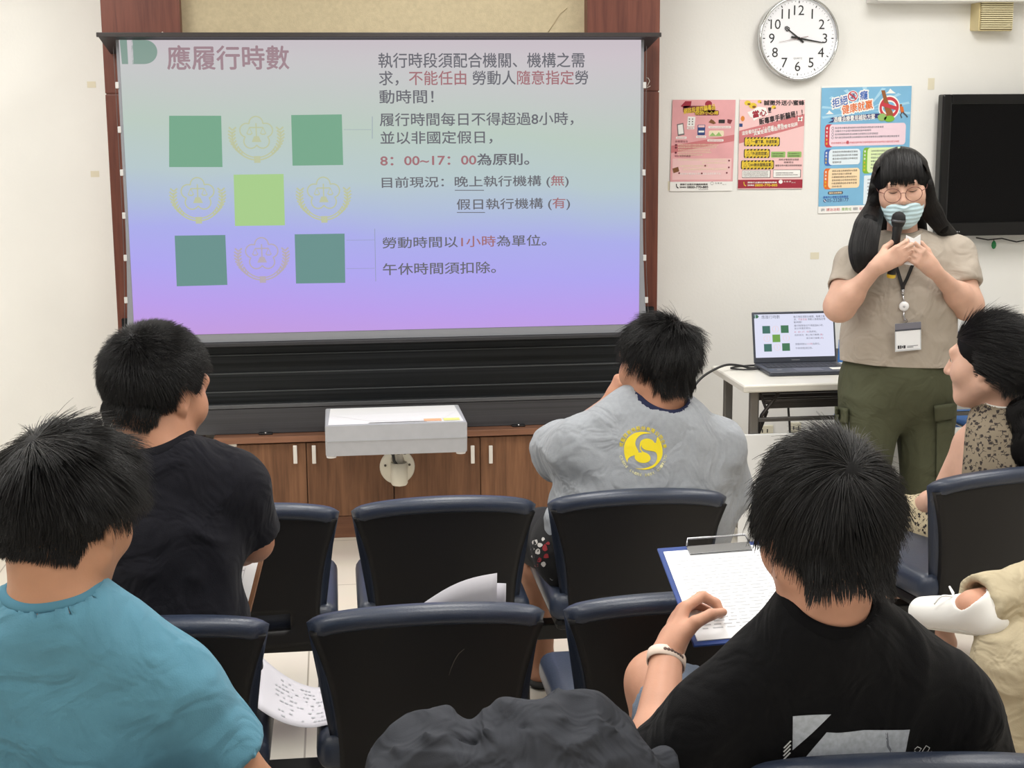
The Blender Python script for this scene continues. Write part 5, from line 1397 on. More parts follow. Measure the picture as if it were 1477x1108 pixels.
def short_hair(hd, parent, n=9000, length=0.04, up=0.35, whorl=(0.0, -0.075, 0.075), swirl=0.4, seed=1, thick=0.016, nape=-0.080, clump=0.5, r0=0.00045, top=1.0, side_len=0.6, droop=0.25, lift_front=0.0, ears=False, low=0.085, nlen=0.03):
    """a short cut: an under-layer and strands combed away from the crown"""
    s_ = hd.s
    sd = Solid()
    sd.ell(hd.w(SK_C+[0, -0.002, 0.002]), (SK_R+thick*0.30)*s_, hd.M, 0.01)
    sd.ell(hd.w((0, -0.040, -0.035)), np.array([0.060, 0.054, 0.052])*s_, hd.M, 0.03)
    sd.ell(hd.w((0, -0.048, -0.060)), np.array([0.050, 0.042, 0.036])*s_, hd.M, 0.02)
    sd.ell(hd.w((0, 0.105, -0.055)), np.array([0.085, 0.085, 0.105])*s_, hd.M, 0.02, 's')
    if ears:
        for x in (-1, 1): sd.ell(hd.w((x*0.078, -0.012, -0.012)), np.array([0.016, 0.032, 0.040])*s_, hd.M, 0.01)
    else:
        for x in (-1, 1): sd.ell(hd.w((x*0.085, 0.004, -0.03)), np.array([0.028, 0.03, 0.048])*s_, hd.M, 0.012, 's')
    sd.cut(hd.w((0, -0.06, nape+0.034)), hd.M@nrm_([0, 0.25, -1]), k=0.02)
    seedn = seed
    o = garment('hair', sd, hair_under, parent, 0.006*s_, lambda V, N: 0.0015*vnoise(V*60, seedn), smooth=1)
    d = sphere_pts(n*3, seed); q = SK_C+d*SK_R
    lw = (q[:, 1] < -0.0) & (q[:, 2] < -0.02)
    q[lw] = (q[lw]-SK_C)*[0.90, 0.97, 1.0]+SK_C
    q = q[scalp_mask(q, nape, ears)][:n]
    if ears: q = np.where((np.abs(q[:, :1]) > 0.055) & (q[:, 2:] < 0.03), (q-SK_C)*[1.16, 1, 1]+SK_C, q)
    nl = (q-SK_C)/SK_R**2; nl /= np.linalg.norm(nl, axis=1, keepdims=True)
    wv = q-np.array(whorl); t = wv-nl*np.sum(wv*nl, 1, keepdims=True); t /= np.linalg.norm(t, axis=1, keepdims=True)+1e-6
    sw = np.cross(nl, t)
    rs = np.random.RandomState(seed+7)
    cl = np.stack([vnoise(q*34+i*5.3, seed+i) for i in range(3)], 1)*clump+np.stack([vnoise(q*90+i*5.3, seed+i+20) for i in range(3)], 1)*clump*0.6
    zt = np.clip((q[:, 2]+0.03)/0.09, 0, 1)[:, None]
    upk = up*(0.35+0.65*zt)+lift_front*np.clip(q[:, 1:2]/0.06, 0, 1)
    d0 = t+sw*swirl*np.exp(-np.linalg.norm(wv, axis=1, keepdims=True)/0.05)+nl*upk+cl*0.55+rs.normal(size=q.shape)*0.10
    d0 /= np.linalg.norm(d0, axis=1, keepdims=True)
    L = length*(side_len+(top-side_len)*zt[:, 0])*(0.75+0.5*rs.rand(len(q)))
    k = 7; P_ = np.zeros((len(q), k, 3)); p = q+nl*0.007; dd = d0
    R2_ = SK_R+thick*0.9
    for i in range(k):
        P_[:, i] = p
        step = (L/(k-1))[:, None]
        dd = dd+t*0.10+np.array([0, 0, -1])*droop*0.35*(1-0.3*zt)
        dd = dd/np.linalg.norm(dd, axis=1, keepdims=True)
        p = p+dd*step
        e = np.linalg.norm((p-SK_C)/(SK_R+0.006+0.012*i/k*up), axis=1, keepdims=True)
        p = np.where(e < 1, SK_C+(p-SK_C)/np.maximum(e, 0.5), p)
    # the short ends lying down the nape
    m_ = n//6; a = rs.uniform(-1.4, 1.4, m_); z = rs.uniform(-low, -0.035, m_)-0.012*np.abs(a)*0
    rr = np.interp(-z, [0.035, 0.07, 0.11], [0.062, 0.052, 0.049])
    q = np.stack([rr*1.08*np.sin(a), -0.036-rr*np.cos(a), z], 1)
    N_ = np.zeros((m_, k, 3)); ln_ = nlen*(0.6+0.6*rs.rand(m_))*np.interp(-z, [0.04, low], [1.0, 0.55])
    out_ = np.stack([np.sin(a), -np.cos(a), np.zeros(m_)], 1); cv = np.stack([vnoise(q*60+i*3.7, seed+40+i) for i in range(3)], 1)*0.35
    for i in range(k):
        t_ = i/(k-1)
        N_[:, i] = q+out_*(0.003+0.004*t_)+(np.array([0, 0.10, -1])+cv)*(ln_*t_)[:, None]
    P_ = np.concatenate([P_, N_])
    strands('hair_strands', hd.W(P_.reshape(-1, 3)).reshape(P_.shape), o, r0*s_, r0*0.25*s_)
    return o
def Jd(**k): return {a: np.array(b, float) for a, b in k.items()}
# ---- a T-shirt for a seated or standing figure
def tee(J, secs, fw, m, parent, g=1.0, grow=0.012, sleeve=0.75, sl_r=(0.066, 0.066), hem_z=None, nk=0.066, nkd=-0.012, h=0.006, disp=None, name='t_shirt', hole=0.052, trap=0.060, k=0.05, hem_n=(0, 0, -1), slL=None, slR=None, boxes=(), rib=None, ribw=0.018, extra=()):
    sh = Solid(); torso(sh, secs, fw, grow, k)
    for a_, b_, ra_, rb_ in extra: sh.cap(a_, b_, ra_, rb_, 0.04)
    for q in 'LR':
        sh.cap(J['neck']+[0, 0, -0.02], J['sh'+q], trap*g, sl_r[0]*g, 0.06)
        f = {'L': slL, 'R': slR}[q] or sleeve
        m_ = J['sh'+q]*(1-f)+J['el'+q]*f
        sh.sleeve(J['sh'+q], m_, sl_r[0]*g, sl_r[1]*g, hole*g)
    ax = nrm_(J['neck0']-J['neck'])
    band_ = Solid(); band_.pr = list(sh.pr)
    sh.cap(J['neck']+[0, 0, nkd], J['neck']+ax*0.25, nk, nk+0.012, 0.008, op='s')
    if hem_z is not None: sh.cut((0, 0, hem_z), hem_n)
    o = garment(name, sh, m, parent, h, disp, boxes)
    if rib is not None:                  # the ribbed neckband: the shirt's own surface round the opening, a little proud
        nb = J['neck']+[0, 0, nkd]; up = nrm_(J['neck']+ax*0.25-nb); Lh = np.linalg.norm(J['neck']+ax*0.25-nb)
        u_ = nrm_(np.cross(up, [0, 1, 0])); v_ = np.cross(up, u_); n_ = 56
        gen = [(nk*math.cos(t), nk*math.sin(t)) for t in np.linspace(-1.5, 0, 40)]+[(nk+0.012*q/Lh, q) for q in np.linspace(0.002, 0.16, 80)]
        rim = []
        for i in range(n_):
            dr = u_*math.cos(2*PI*i/n_)+v_*math.sin(2*PI*i/n_)
            Q = np.array([nb+dr*r_+up*h_ for r_, h_ in gen]); d_ = band_.at(Q)
            k_ = np.where((d_[:-1] < 0) & (d_[1:] >= 0))[0]
            k_ = k_[-1] if len(k_) else len(gen)//3
            w = d_[k_]/(d_[k_]-d_[k_+1]+1e-9); rim.append(Q[k_]*(1-w)+Q[k_+1]*w)
        rim = np.array(rim)
        for _ in range(8): rim = (np.roll(rim, 1, 0)+2*rim+np.roll(rim, -1, 0))/4
        gn = band_.grad(rim); tg = np.roll(rim, -1, 0)-np.roll(rim, 1, 0); tg /= np.linalg.norm(tg, axis=1, keepdims=True)
        ed = np.cross(tg, gn); ed *= np.sign(np.sum(ed*(rim-nb-up*np.sum((rim-nb)*up, 1, keepdims=True)), 1, keepdims=True))
        for _ in range(2): ed = (np.roll(ed, 1, 0)+2*ed+np.roll(ed, -1, 0))/4; gn = (np.roll(gn, 1, 0)+2*gn+np.roll(gn, -1, 0))/4
        def fn(a, b):
            i = round(a*n_) % n_; t = 2*PI*b
            return rim[i]+ed[i]*(ribw*(0.5+0.62*math.cos(t))-0.002)+gn[i]*(0.0045*math.sin(t)+0.0015)
        MB().grid(fn, n_, 12, closed_u=True).build('collar', rib, o)
    return o
from mathutils.bvhtree import BVHTree
def tree(o): return BVHTree.FromPolygons([v.co for v in o.data.vertices], [p.vertices for p in o.data.polygons])
CAMO = np.array([0, 0, CAMZ])
def front(bv, px, py, off=0.003):
    """the point of a surface seen at a pixel, lifted a little"""
    d = nrm_(P(px, py, 5.0)-CAMO)
    h = bv.ray_cast(Vector(CAMO+d*3.5), Vector(d))
    return None if h[0] is None else np.array(h[0])-d*off
# ---- the man nearest on the right, printed black T-shirt
SKA = skin('skin_a', (196, 146, 122)); SKB = skin('skin_b', (184, 136, 108)); SKC = skin('skin_c', (204, 163, 143)); SKD = skin('skin_d', (182, 132, 106))
fw = nrm_((-0.02, 1, 0)); rt = nrm_((1, 0.02, 0))
hd = Head(P(1190, 755, 2.10), (-0.10, 1, -0.42), (0, 0, 1), 1.13)
J = Jd(neck0=hd.w((0, -0.035, -0.06)), neck=P(1190, 872, 2.08), shL=P(1028, 1040, 2.14), shR=P(1366, 1015, 2.14), elL=P(940, 1120, 2.20), wrL=P(962, 945, 2.40), elR=P(1425, 1130, 2.22), wrR=P(1290, 1120, 2.42),
       hipL=(0.70, 2.16, 0.52), hipR=(0.93, 2.16, 0.52), knL=P(948, 985, 2.62), knR=(1.06, 2.60, 0.50), anL=(0.60, 2.58, 0.09), anR=(1.08, 2.55, 0.09))
cx = P(1195, 1000, 2.10)[0]
secs = [((cx+0.01, 2.205, 0.50), 0.185, 0.122), ((cx, 2.20, 0.64), 0.182, 0.115), (P(1195, 1055, 2.17), 0.180, 0.112), (P(1194, 1000, 2.13), 0.140, 0.085)]
sd = Solid(); hd.solid(sd); neck_arms(sd, J, 1.05); torso(sd, secs, fw, -0.012); legs(sd, J, 1.0)
for q in 'LR': foot(sd, J['an'+q], fw)
dl = nrm_(P(984, 872, 2.47)-J['wrL'])
hw = J['wrL']
tip = hand(sd, hw, dl, (0.75, 0.55, 0.1), (0.15, -0.75, 0.55), [(35, 60, 40), (32, 62, 40), (30, 60, 40), (28, 58, 35)], 0.05, 1.02, ((0.75, 0.55, 0.3), (0.75, 0.1, 0.65), (0.6, -0.1, 0.75)))
hr = hand(sd, J['wrR'], (-0.7, 0.6, 0.0), (0, 0, -1), (-0.4, -0.6, 0), [(25, 30, 20)]*4)
RMp = person(sd, 'man from behind in black T-shirt with white print, nearest on the right', SKA, (cx, 2.15, 0), [hd.box(), box_about(hw, *tip.values()), box_about(J['wrR'], *hr.values())])
fl = [(P(1440, 1075, 2.05), P(1390, 960, 2.03), 0.016, 0.006), (P(1452, 1070, 2.1), P(1425, 985, 2.05), 0.012, 0.006), (P(1000, 1060, 2.02), P(1060, 990, 2.0), 0.014, 0.005)]
black_tee = mat('black_cotton', (17, 17, 19), 0.9, bump=0.2, bscale=420, spec=0.1, sheen=0.04, crease=0.45)
RMs = tee(J, secs, fw, black_tee, RMp, 1.05, 0.012, 0.76, (0.067, 0.066), 0.50, nk=0.064, nkd=-0.016, h=0.0055, disp=wrinkle(0.009, fl, 7, 3, (1.2, 1, 0.7), 0.004), hole=0.050, trap=0.056, rib=mat('black_rib', (15, 15, 17), 0.9, spec=0.1))
# print on the back
pr = Print((0, 1.9, 0), (1, 0, 0), (0, 0, 1), (0, -1, 0), 0.0)
def BP(px, py):
    q = P(px, py, 2.045); return (q[0], q[2])
pr.poly([BP(1141, 1030), BP(1193, 1024), BP(1168, 1054), BP(1143, 1082)], 0)
pr.poly([BP(1150, 1106), BP(1172, 1072), BP(1187, 1050), BP(1240, 1046), BP(1308, 1048), BP(1304, 1072), BP(1299, 1094), BP(1240, 1099), BP(1190, 1106)], 0)
for i in range(4): pr.line([BP(1131, 1080+i*7-i), BP(1140, 1068+i*7-i)], 0.0022, 1)
pr.line([BP(x, y) for x, y in ((1318, 1080), (1323, 1077), (1330, 1081), (1324, 1087), (1318, 1082), (1320, 1090), (1330, 1088), (1338, 1078), (1344, 1082), (1340, 1090), (1348, 1088))], 0.0016, 1)
pr.text('HDD', *BP(1326, 1093), *BP(1352, 1086), 1)
pr.line([BP(1273, 1050), BP(1275, 1070), BP(1290, 1094)], 0.004, 2)  # darker grey stroke across the silver shape
o = pr.build('back_print', [mat('print_silver', (176, 182, 192), 0.8, var=0.15, vscale=120), mat('print_line_white', (215, 215, 215), 0.8), mat('print_mid_grey', (110, 114, 124), 0.8)], RMs)
on_surface(o, RMs, (0, 1, 0), 0.0015)
# watch band
ax_ = nrm_(J['wrL']-J['elL'])
def band(c, ax, r, w, name, m, parent, flat=None):
    u = nrm_(np.cross(ax, [0, 1, 0.2])); v = np.cross(ax, u)
    mb = MB()
    def fn(a, b):
        t = 2*PI*a; k = [(0, -0.5), (0.0022, -0.45), (0.0026, 0), (0.0022, 0.45), (0, 0.5), (-0.001, 0), (0, -0.5)]
        i = min(5, int(b*6)); q0, q1 = k[i], k[min(6, i+1)]; f_ = b*6-i
        rr = r+q0[0]*(1-f_)+q1[0]*f_; h_ = (q0[1]*(1-f_)+q1[1]*f_)*w
        return c+(u*math.cos(t)+v*math.sin(t)*0.85)*rr+ax*h_
    mb.grid(fn, 36, 6, closed_u=True)
    return mb.build(name, m, parent), u, v
wc = J['wrL']-ax_*0.012
wt = thing('wrist_watch', 'beige perforated watch strap on the wrist holding the blue clipboard', 'watch', wc, world=True)
b_, u_, v_ = band(wc, ax_, 0.0345, 0.021, 'strap', mat('strap_beige', (224, 204, 190), 0.5), wt)
mb = MB()
for k in range(-3, 4):
    t = -PI/2+k*0.17+math.atan2(np.dot([0, -1, 0], v_), np.dot([0, -1, 0], u_))+PI/2
    c = wc+(u_*math.cos(t)+v_*math.sin(t)*0.85)*0.0372; nn_ = nrm_(u_*math.cos(t)+v_*math.sin(t))
    mb.lathe([(0, 0.0004), (0.0032, 0.0004), (0.0032, -0.002)], c, nn_, 10)
mb.build('strap_holes', mat('strap_hole', (90, 70, 64), 0.7), wt)
MB().box((-0.017, -0.019, -0.005), (0.017, 0.019, 0.005), 0.004, 3, Matrix(((u_[0]*0+np.cross(ax_, (0, 1, 0))[0], ax_[0], 0, wc[0]), (np.cross(ax_, (0, 1, 0))[1], ax_[1], 1, wc[1]+0.034), (np.cross(ax_, (0, 1, 0))[2], ax_[2], 0, wc[2]), (0, 0, 0, 1)))).build('watch_case', mat('watch_black', (24, 24, 26), 0.25), wt)
short_hair(hd, RMp, 20000, 0.055, 0.08, (-0.004, -0.100, 0.052), 0.7, 11, 0.017, nape=-0.09, r0=0.00055, low=0.10, nlen=0.030, clump=0.55, side_len=0.95, droop=0.5)
hd.eyes(RMp)
def shorts(Jx, m, parent, name='shorts', g=1.0, to=0.8, hipz=None):
    s_ = Solid()
    for q in 'LR':
        e_ = Jx['hip'+q]*(1-to)+Jx['kn'+q]*to
        s_.sleeve(Jx['hip'+q], e_, 0.102*g, 0.085*g, 0.074*g, 0.05)
    s_.cap(Jx['hipL'], Jx['hipR'], 0.125*g, 0.125*g, 0.05); c_ = 0.5*(Jx['hipL']+Jx['hipR'])
    s_.cap(c_, c_+[0, 0, 0.03], 0.13*g, 0.12*g, 0.05, ((0, 1, 0), 1.3))
    return garment(name, s_, m, parent, 0.007, wrinkle(0.003, (), 8, 5))
shorts(J, mat('denim_grey', (112, 124, 142), 0.9, bump=0.3, bscale=300), RMp, 'shorts', 1.0, 0.86)
# blue clipboard with printed pages, held up in the left hand
TL_, TR_, BL_ = P(953, 793, 2.66), P(1132, 762, 2.70), P(1004, 928, 2.40)
v = nrm_(TL_-BL_); u = TR_-TL_; u = nrm_(u-v*np.dot(u, v)); n = np.cross(u, v)
if n[1] > 0: n = -n
CW, CH = 0.225, float(np.linalg.norm(TL_-BL_))
cb = thing('clipboard', 'blue clipboard with printed pages held up by the man on the right', 'clipboard', BL_, world=True)
MC = Matrix(((u[0], v[0], n[0], BL_[0]), (u[1], v[1], n[1], BL_[1]), (u[2], v[2], n[2], BL_[2]), (0, 0, 0, 1)))
MB().box((-0.006, -0.006, -0.005), (CW+0.006, CH+0.006, 0), 0.002, 2, MC).build('board', mat('clip_blue', (34, 62, 128), 0.4), cb)
MB().box((0.003, 0.004, 0.0003), (CW-0.004, CH-0.010, 0.0022), 0, 1, MC).build('pages', mat('page_white', (238, 240, 243), 0.8), cb)
MB().box((0.05, CH-0.028, 0.0022), (CW-0.05, CH-0.002, 0.006), 0.002, 2, MC).tube([MC @ Vector((0.05, CH-0.004, 0.006)), MC @ Vector((0.055, CH+0.012, 0.012)), MC @ Vector((CW-0.055, CH+0.012, 0.012)), MC @ Vector((CW-0.05, CH-0.004, 0.006))], 0.0022, 6).build('clip', mat('clip_steel', (170, 172, 176), 0.25, 0.9), cb)
pr = Print(BL_+n*0.0026, u, v, n, 0.0)
rnd = random.Random(8)
for i in range(22):
    y = CH-0.045-i*0.0095
    if y < 0.02: break
    x = 0.018+0.012*rnd.random()
    while x < CW-0.03:
        w_ = 0.004+0.02*rnd.random(); pr.rect(x, y, min(x+w_, CW-0.02), y+0.0032, 0); x += w_+0.003+0.006*rnd.random()
pr.build('page_text', mat('page_ink', (186, 188, 194), 0.8), cb)
# ---- the man nearest on the left, blue T-shirt
fw = nrm_((0.10, 1, 0))
hd = Head(P(96, 735, 2.12), (0.42, 1, -0.34), (0.04, 0, 1), 1.01)
J = Jd(neck0=hd.w((0, -0.035, -0.06)), neck=P(80, 862, 2.07), shL=P(-85, 1000, 2.08), shR=P(246, 988, 2.12), elL=P(-130, 1150, 2.2), elR=P(368, 1150, 2.16), wrL=P(60, 1150, 2.42), wrR=P(300, 1150, 2.45),
       hipL=(-0.50, 2.15, 0.52), hipR=(-0.27, 2.15, 0.52), knL=(-0.52, 2.6, 0.50), knR=(-0.25, 2.6, 0.50), anL=(-0.5, 2.55, 0.09), anR=(-0.25, 2.5, 0.09))
cx = P(90, 1000, 2.10)[0]
secs = [((cx-0.0, 2.205, 0.50), 0.175, 0.12), ((cx, 2.20, 0.64), 0.172, 0.112), (P(92, 1045, 2.16), 0.168, 0.11), (P(86, 985, 2.12), 0.130, 0.082)]
sd = Solid(); hd.solid(sd); neck_arms(sd, J, 1.05); torso(sd, secs, fw, -0.012); legs(sd, J)
for q in 'LR': foot(sd, J['an'+q], fw)
bx = [hd.box()]
for q, sg in (('L', 1), ('R', -1)):
    t = hand(sd, J['wr'+q], (sg*0.35, 0.8, -0.05), (0, 0, -1), (sg, -0.2, 0.2), [(30, 40, 25)]*4); bx.append(box_about(J['wr'+q], *t.values()))
LMp = person(sd, 'man from behind in plain blue T-shirt, nearest on the left', SKB, (cx, 2.15, 0), bx)
blue_tee = mat('blue_cotton', (92, 142, 164), 0.9, bump=0.2, bscale=420, spec=0.15, var=0.05, vscale=30, sheen=0.1, crease=0.45)
fl = [(P(262, 900, 2.0), P(225, 1060, 2.0), 0.010, -0.004), (P(280, 1090, 2.0), P(240, 1000, 2.0), 0.014, 0.006), (P(310, 1090, 2.05), P(262, 1020, 2.03), 0.013, 0.006), (P(60, 935, 2.0), P(160, 915, 2.0), 0.012, 0.004), (P(60, 1000, 2.0), P(190, 980, 2.0), 0.018, 0.003), (P(150, 1090, 2.0), P(240, 1075, 2.0), 0.02, 0.004)]
LMs = tee(J, secs, fw, blue_tee, LMp, 1.0, 0.012, 0.62, (0.062, 0.066), 0.5, nk=0.062, nkd=-0.018, h=0.0055, disp=wrinkle(0.009, fl, 6.5, 21, (1, 1, 0.8), 0.004), hole=0.054, trap=0.054, rib=mat('blue_rib', (84, 132, 154), 0.9, spec=0.15), ribw=0.013)
short_hair(hd, LMp, 20000, 0.060, 0.34, (-0.015, -0.070, 0.080), 0.6, 31, 0.018, nape=-0.070, clump=1.0, side_len=0.4, droop=0.25, r0=0.0005, low=0.072, nlen=0.016)
hd.eyes(LMp)
def trousers(Jx, m, parent, name='trousers', g=1.0, seat=True, grow=0.0, h=0.007, disp=None, seed=3):
    s_ = Solid()
    legs(s_, Jx, g, 0.018+grow)
    s_.cap(Jx['hipL'], Jx['hipR'], 0.125*g, 0.125*g, 0.05); c_ = 0.5*(Jx['hipL']+Jx['hipR'])
    s_.cap(c_, c_+[0, 0, 0.03], 0.13*g, 0.12*g, 0.05, ((0, 1, 0), 1.3))
    for q in 'LR': s_.cut(Jx['an'+q]+[0, 0, 0.01], (0, 0, -1), Jx['an'+q]-0.15, Jx['an'+q]+0.12)
    return garment(name, s_, m, parent, h, disp or wrinkle(0.004, (), 8, seed))
trousers(J, mat('trousers_dark', (48, 50, 56), 0.9), LMp)
# a blue folder with white sheets on his lap
c = P(350, 1098, 2.32)
fo = thing('folder', 'blue folder with white paper on the lap of the man in blue T-shirt', 'folder', c, world=True)
M_ = Matrix.Translation(Vector(c)) @ Matrix.Rotation(math.radians(-20), 4, 'Y') @ Matrix.Rotation(math.radians(48), 4, 'X')
MB().box((-0.17, -0.15, -0.004), (0.004, 0.10, 0.0), 0.001, 1, M_).build('cover', mat('folder_blue', (24, 62, 150), 0.3), fo)
MB().box((-0.16, -0.14, 0.0), (-0.004, 0.108, 0.003), 0, 1, M_).build('sheets', MATS['page_white'], fo)
foot_list = []

# ---- the man in plain black T-shirt, second row
fw = nrm_((0.12, 1, 0))
hd = Head(P(226, 560, 3.08), (0.75, 0.9, -0.28), (0.05, 0, 1), 1.09)
J = Jd(neck0=hd.w((0, -0.035, -0.06)), neck=P(243, 657, 3.03), shL=P(138, 712, 3.02), shR=P(338, 702, 3.05), elL=P(110, 800, 3.12), elR=P(366, 782, 3.12), wrL=P(220, 850, 3.32), wrR=P(300, 800, 3.34),
       hipL=(-0.47, 3.06, 0.52), hipR=(-0.31, 3.06, 0.52), knL=(-0.54, 3.44, 0.52), knR=(-0.39, 3.42, 0.50), anL=(-0.5, 3.30, 0.09), anR=(-0.36, 3.30, 0.09))
cx = P(250, 800, 3.02)[0]
secs = [((cx-0.03, 3.03, 0.50), 0.155, 0.115), ((cx-0.02, 3.03, 0.64), 0.142, 0.108), (P(234, 785, 3.04), 0.142, 0.108), (P(240, 720, 3.04), 0.122, 0.082)]
sd = Solid(); hd.solid(sd); neck_arms(sd, J, 1.0); torso(sd, secs, fw, -0.012); legs(sd, J)
for q in 'LR': foot(sd, J['an'+q], fw)
bx = [hd.box()]
tR = hand(sd, J['wrR'], (-0.45, 0.75, -0.1), (0.3, 0.2, -1), (-0.6, -0.5, 0.5), [(30, 45, 30)]*4); bx.append(box_about(J['wrR'], *tR.values()))
tL = hand(sd, J['wrL'], (0.75, 0.5, 0.0), (0, 0.2, 1), (-0.4, 0.6, 0.4), [(35, 55, 30)]*4); bx.append(box_about(J['wrL'], *tL.values()))
BMp = person(sd, 'man from behind in plain black T-shirt looking right, left of the screen', SKD, (cx, 3.0, 0), bx)
fl = [(P(300, 665, 2.95), P(235, 668, 2.95), 0.010, 0.004), (P(345, 860, 2.95), P(340, 770, 2.95), 0.012, 0.006), (P(330, 790, 2.95), P(270, 765, 2.93), 0.012, 0.005), (P(370, 735, 3.0), P(345, 770, 2.98), 0.012, 0.005), (P(180, 700, 2.95), P(210, 670, 2.95), 0.012, 0.004)]
charcoal = mat('charcoal_cotton', (27, 27, 33), 0.9, bump=0.2, bscale=420, spec=0.1, sheen=0.05, crease=0.45)
BMs = tee(J, secs, fw, charcoal, BMp, 0.98, 0.012, 0.83, (0.062, 0.062), 0.5, nk=0.062, nkd=-0.004, h=0.006, disp=wrinkle(0.009, fl, 7, 41, (1, 1, 0.9), 0.004), hole=0.048, trap=0.053, rib=mat('charcoal_rib', (24, 24, 29), 0.9, spec=0.1))
short_hair(hd, BMp, 18000, 0.024, 0.95, (0.0, -0.070, 0.078), 0.3, 51, 0.019, nape=-0.078, clump=0.25, side_len=0.8, droop=0.05, r0=0.00042, low=0.08, nlen=0.016)
hd.eyes(BMp)
trousers(J, mat('trousers_black', (34, 34, 38), 0.9), BMp)
# brown clipboard at his side
A_, B_, C_ = P(381, 802, 3.30), P(363, 882, 3.22), P(318, 802, 3.36)
u = nrm_(A_-C_); v = nrm_((A_-B_)-u*np.dot(A_-B_, u)); n = np.cross(u, v); n = -n if n[1] > 0 else n
L_ = 0.19
o_ = A_-v*L_-u*0.16
MC = Matrix(((u[0], v[0], n[0], o_[0]), (u[1], v[1], n[1], o_[1]), (u[2], v[2], n[2], o_[2]), (0, 0, 0, 1)))
cb = thing('clipboard', 'brown clipboard with a white page beside the man in plain black T-shirt', 'clipboard', o_, world=True)
MB().box((0, 0, -0.004), (0.16, L_, 0), 0.001, 1, MC).build('board', mat('hardboard_brown', (112, 74, 46), 0.5), cb)
MB().box((0.004, 0.0, 0.0002), (0.148, L_-0.008, 0.0015), 0, 1, MC).build('pages', MATS['page_white'], cb)
pr = Print(o_+n*0.0018, u, v, n, 0.0)
for i in range(12): pr.rect(0.06+0.01*(i % 3), 0.02+0.012*i, 0.10+0.006*(i % 4), 0.0225+0.012*i, 0)
pr.line([(0.118, 0.02), (0.118, 0.16)], 0.0012, 0)
pr.build('page_text', MATS['page_ink'], cb)

# ---- the man in grey T-shirt, front row
fw = nrm_((-0.12, 1, 0))
hd = Head(P(948, 522, 3.86), (-0.72, 1, -0.16), (0, 0, 1), 1.04)
J = Jd(neck0=hd.w((0, -0.03, -0.06)), neck=P(938, 601, 3.84), shL=P(838, 648, 3.86), shR=P(1028, 648, 3.88), elL=P(802, 652, 4.08), elR=P(1046, 724, 3.96), wrL=P(880, 584, 4.12), wrR=P(985, 760, 4.18),
       hipL=(0.655, 3.86, 0.53), hipR=(0.90, 3.86, 0.53), knL=P(776, 775, 4.22), knR=(1.0, 4.32, 0.53), anL=PZ(779, 946, 0.085), anR=(1.0, 4.3, 0.09))
cx = P(935, 690, 3.86)[0]
secs = [((cx-0.015, 3.93, 0.61), 0.235, 0.15), (P(934, 735, 3.90), 0.225, 0.145), (P(935, 690, 3.86), 0.215, 0.13), (P(934, 640, 3.86), 0.150, 0.09)]
sd = Solid(); hd.solid(sd); neck_arms(sd, J, 1.1); torso(sd, secs, fw, -0.012); legs(sd, J, 1.1)
for q in 'LR': foot(sd, J['an'+q], (-0.05, 1, 0))
bx = [hd.box()]
tL = hand(sd, J['wrL'], (0.20, -0.25, 0.65), (0.85, -0.2, -0.3), (0.2, -0.8, 0.3), [(45, 70, 40)]*4); bx.append(box_about(J['wrL'], *tL.values()))
tR = hand(sd, J['wrR'], (-0.3, 0.8, -0.1), (0, 0, -1), (-0.8, 0, 0), [(25, 30, 20)]*4); bx.append(box_about(J['wrR'], *tR.values()))
GMp = person(sd, 'man from behind in grey T-shirt with a yellow round emblem, hand at chin', SKD, (cx, 3.86, 0), bx)
grey_tee = mat('grey_marl', (150, 154, 160), 0.9, bump=0.2, bscale=420, spec=0.15, var=0.05, vscale=90, sheen=0.1, crease=0.45)
Yb = 3.72
fl = [(P(812, 690, Yb), P(865, 655, Yb), 0.012, 0.007), (P(812, 705, Yb), P(890, 700, Yb), 0.012, 0.007), (P(815, 660, Yb), P(860, 625, Yb), 0.012, 0.006), (P(1050, 690, Yb), P(990, 650, Yb), 0.011, 0.006), (P(1045, 705, Yb), P(960, 705, Yb), 0.012, 0.006), (P(1045, 655, Yb), P(1040, 700, Yb), 0.010, 0.006), (P(960, 618, Yb), P(1000, 606, Yb), 0.009, 0.004), (P(900, 612, Yb), P(940, 616, Yb), 0.009, 0.004)]
GMs = tee(J, secs, fw, grey_tee, GMp, 1.0, 0.012, 0.88, (0.078, 0.082), 0.39, nk=0.070, nkd=0.0, h=0.0065, disp=wrinkle(0.010, fl, 7, 61, (1, 1, 1), 0.004), hole=0.060, trap=0.062, slR=0.9, slL=0.92, rib=mat('navy_rib', (38, 42, 66), 0.9, spec=0.15), ribw=0.020, extra=[(P(806, 745, 3.82), P(803, 828, 3.80), 0.034, 0.024)])
short_hair(hd, GMp, 12000, 0.055, 0.45, (0.02, -0.06, 0.085), 0.6, 71, 0.018, nape=-0.080, clump=1.1, side_len=0.7, droop=0.35)
hd.eyes(GMp)
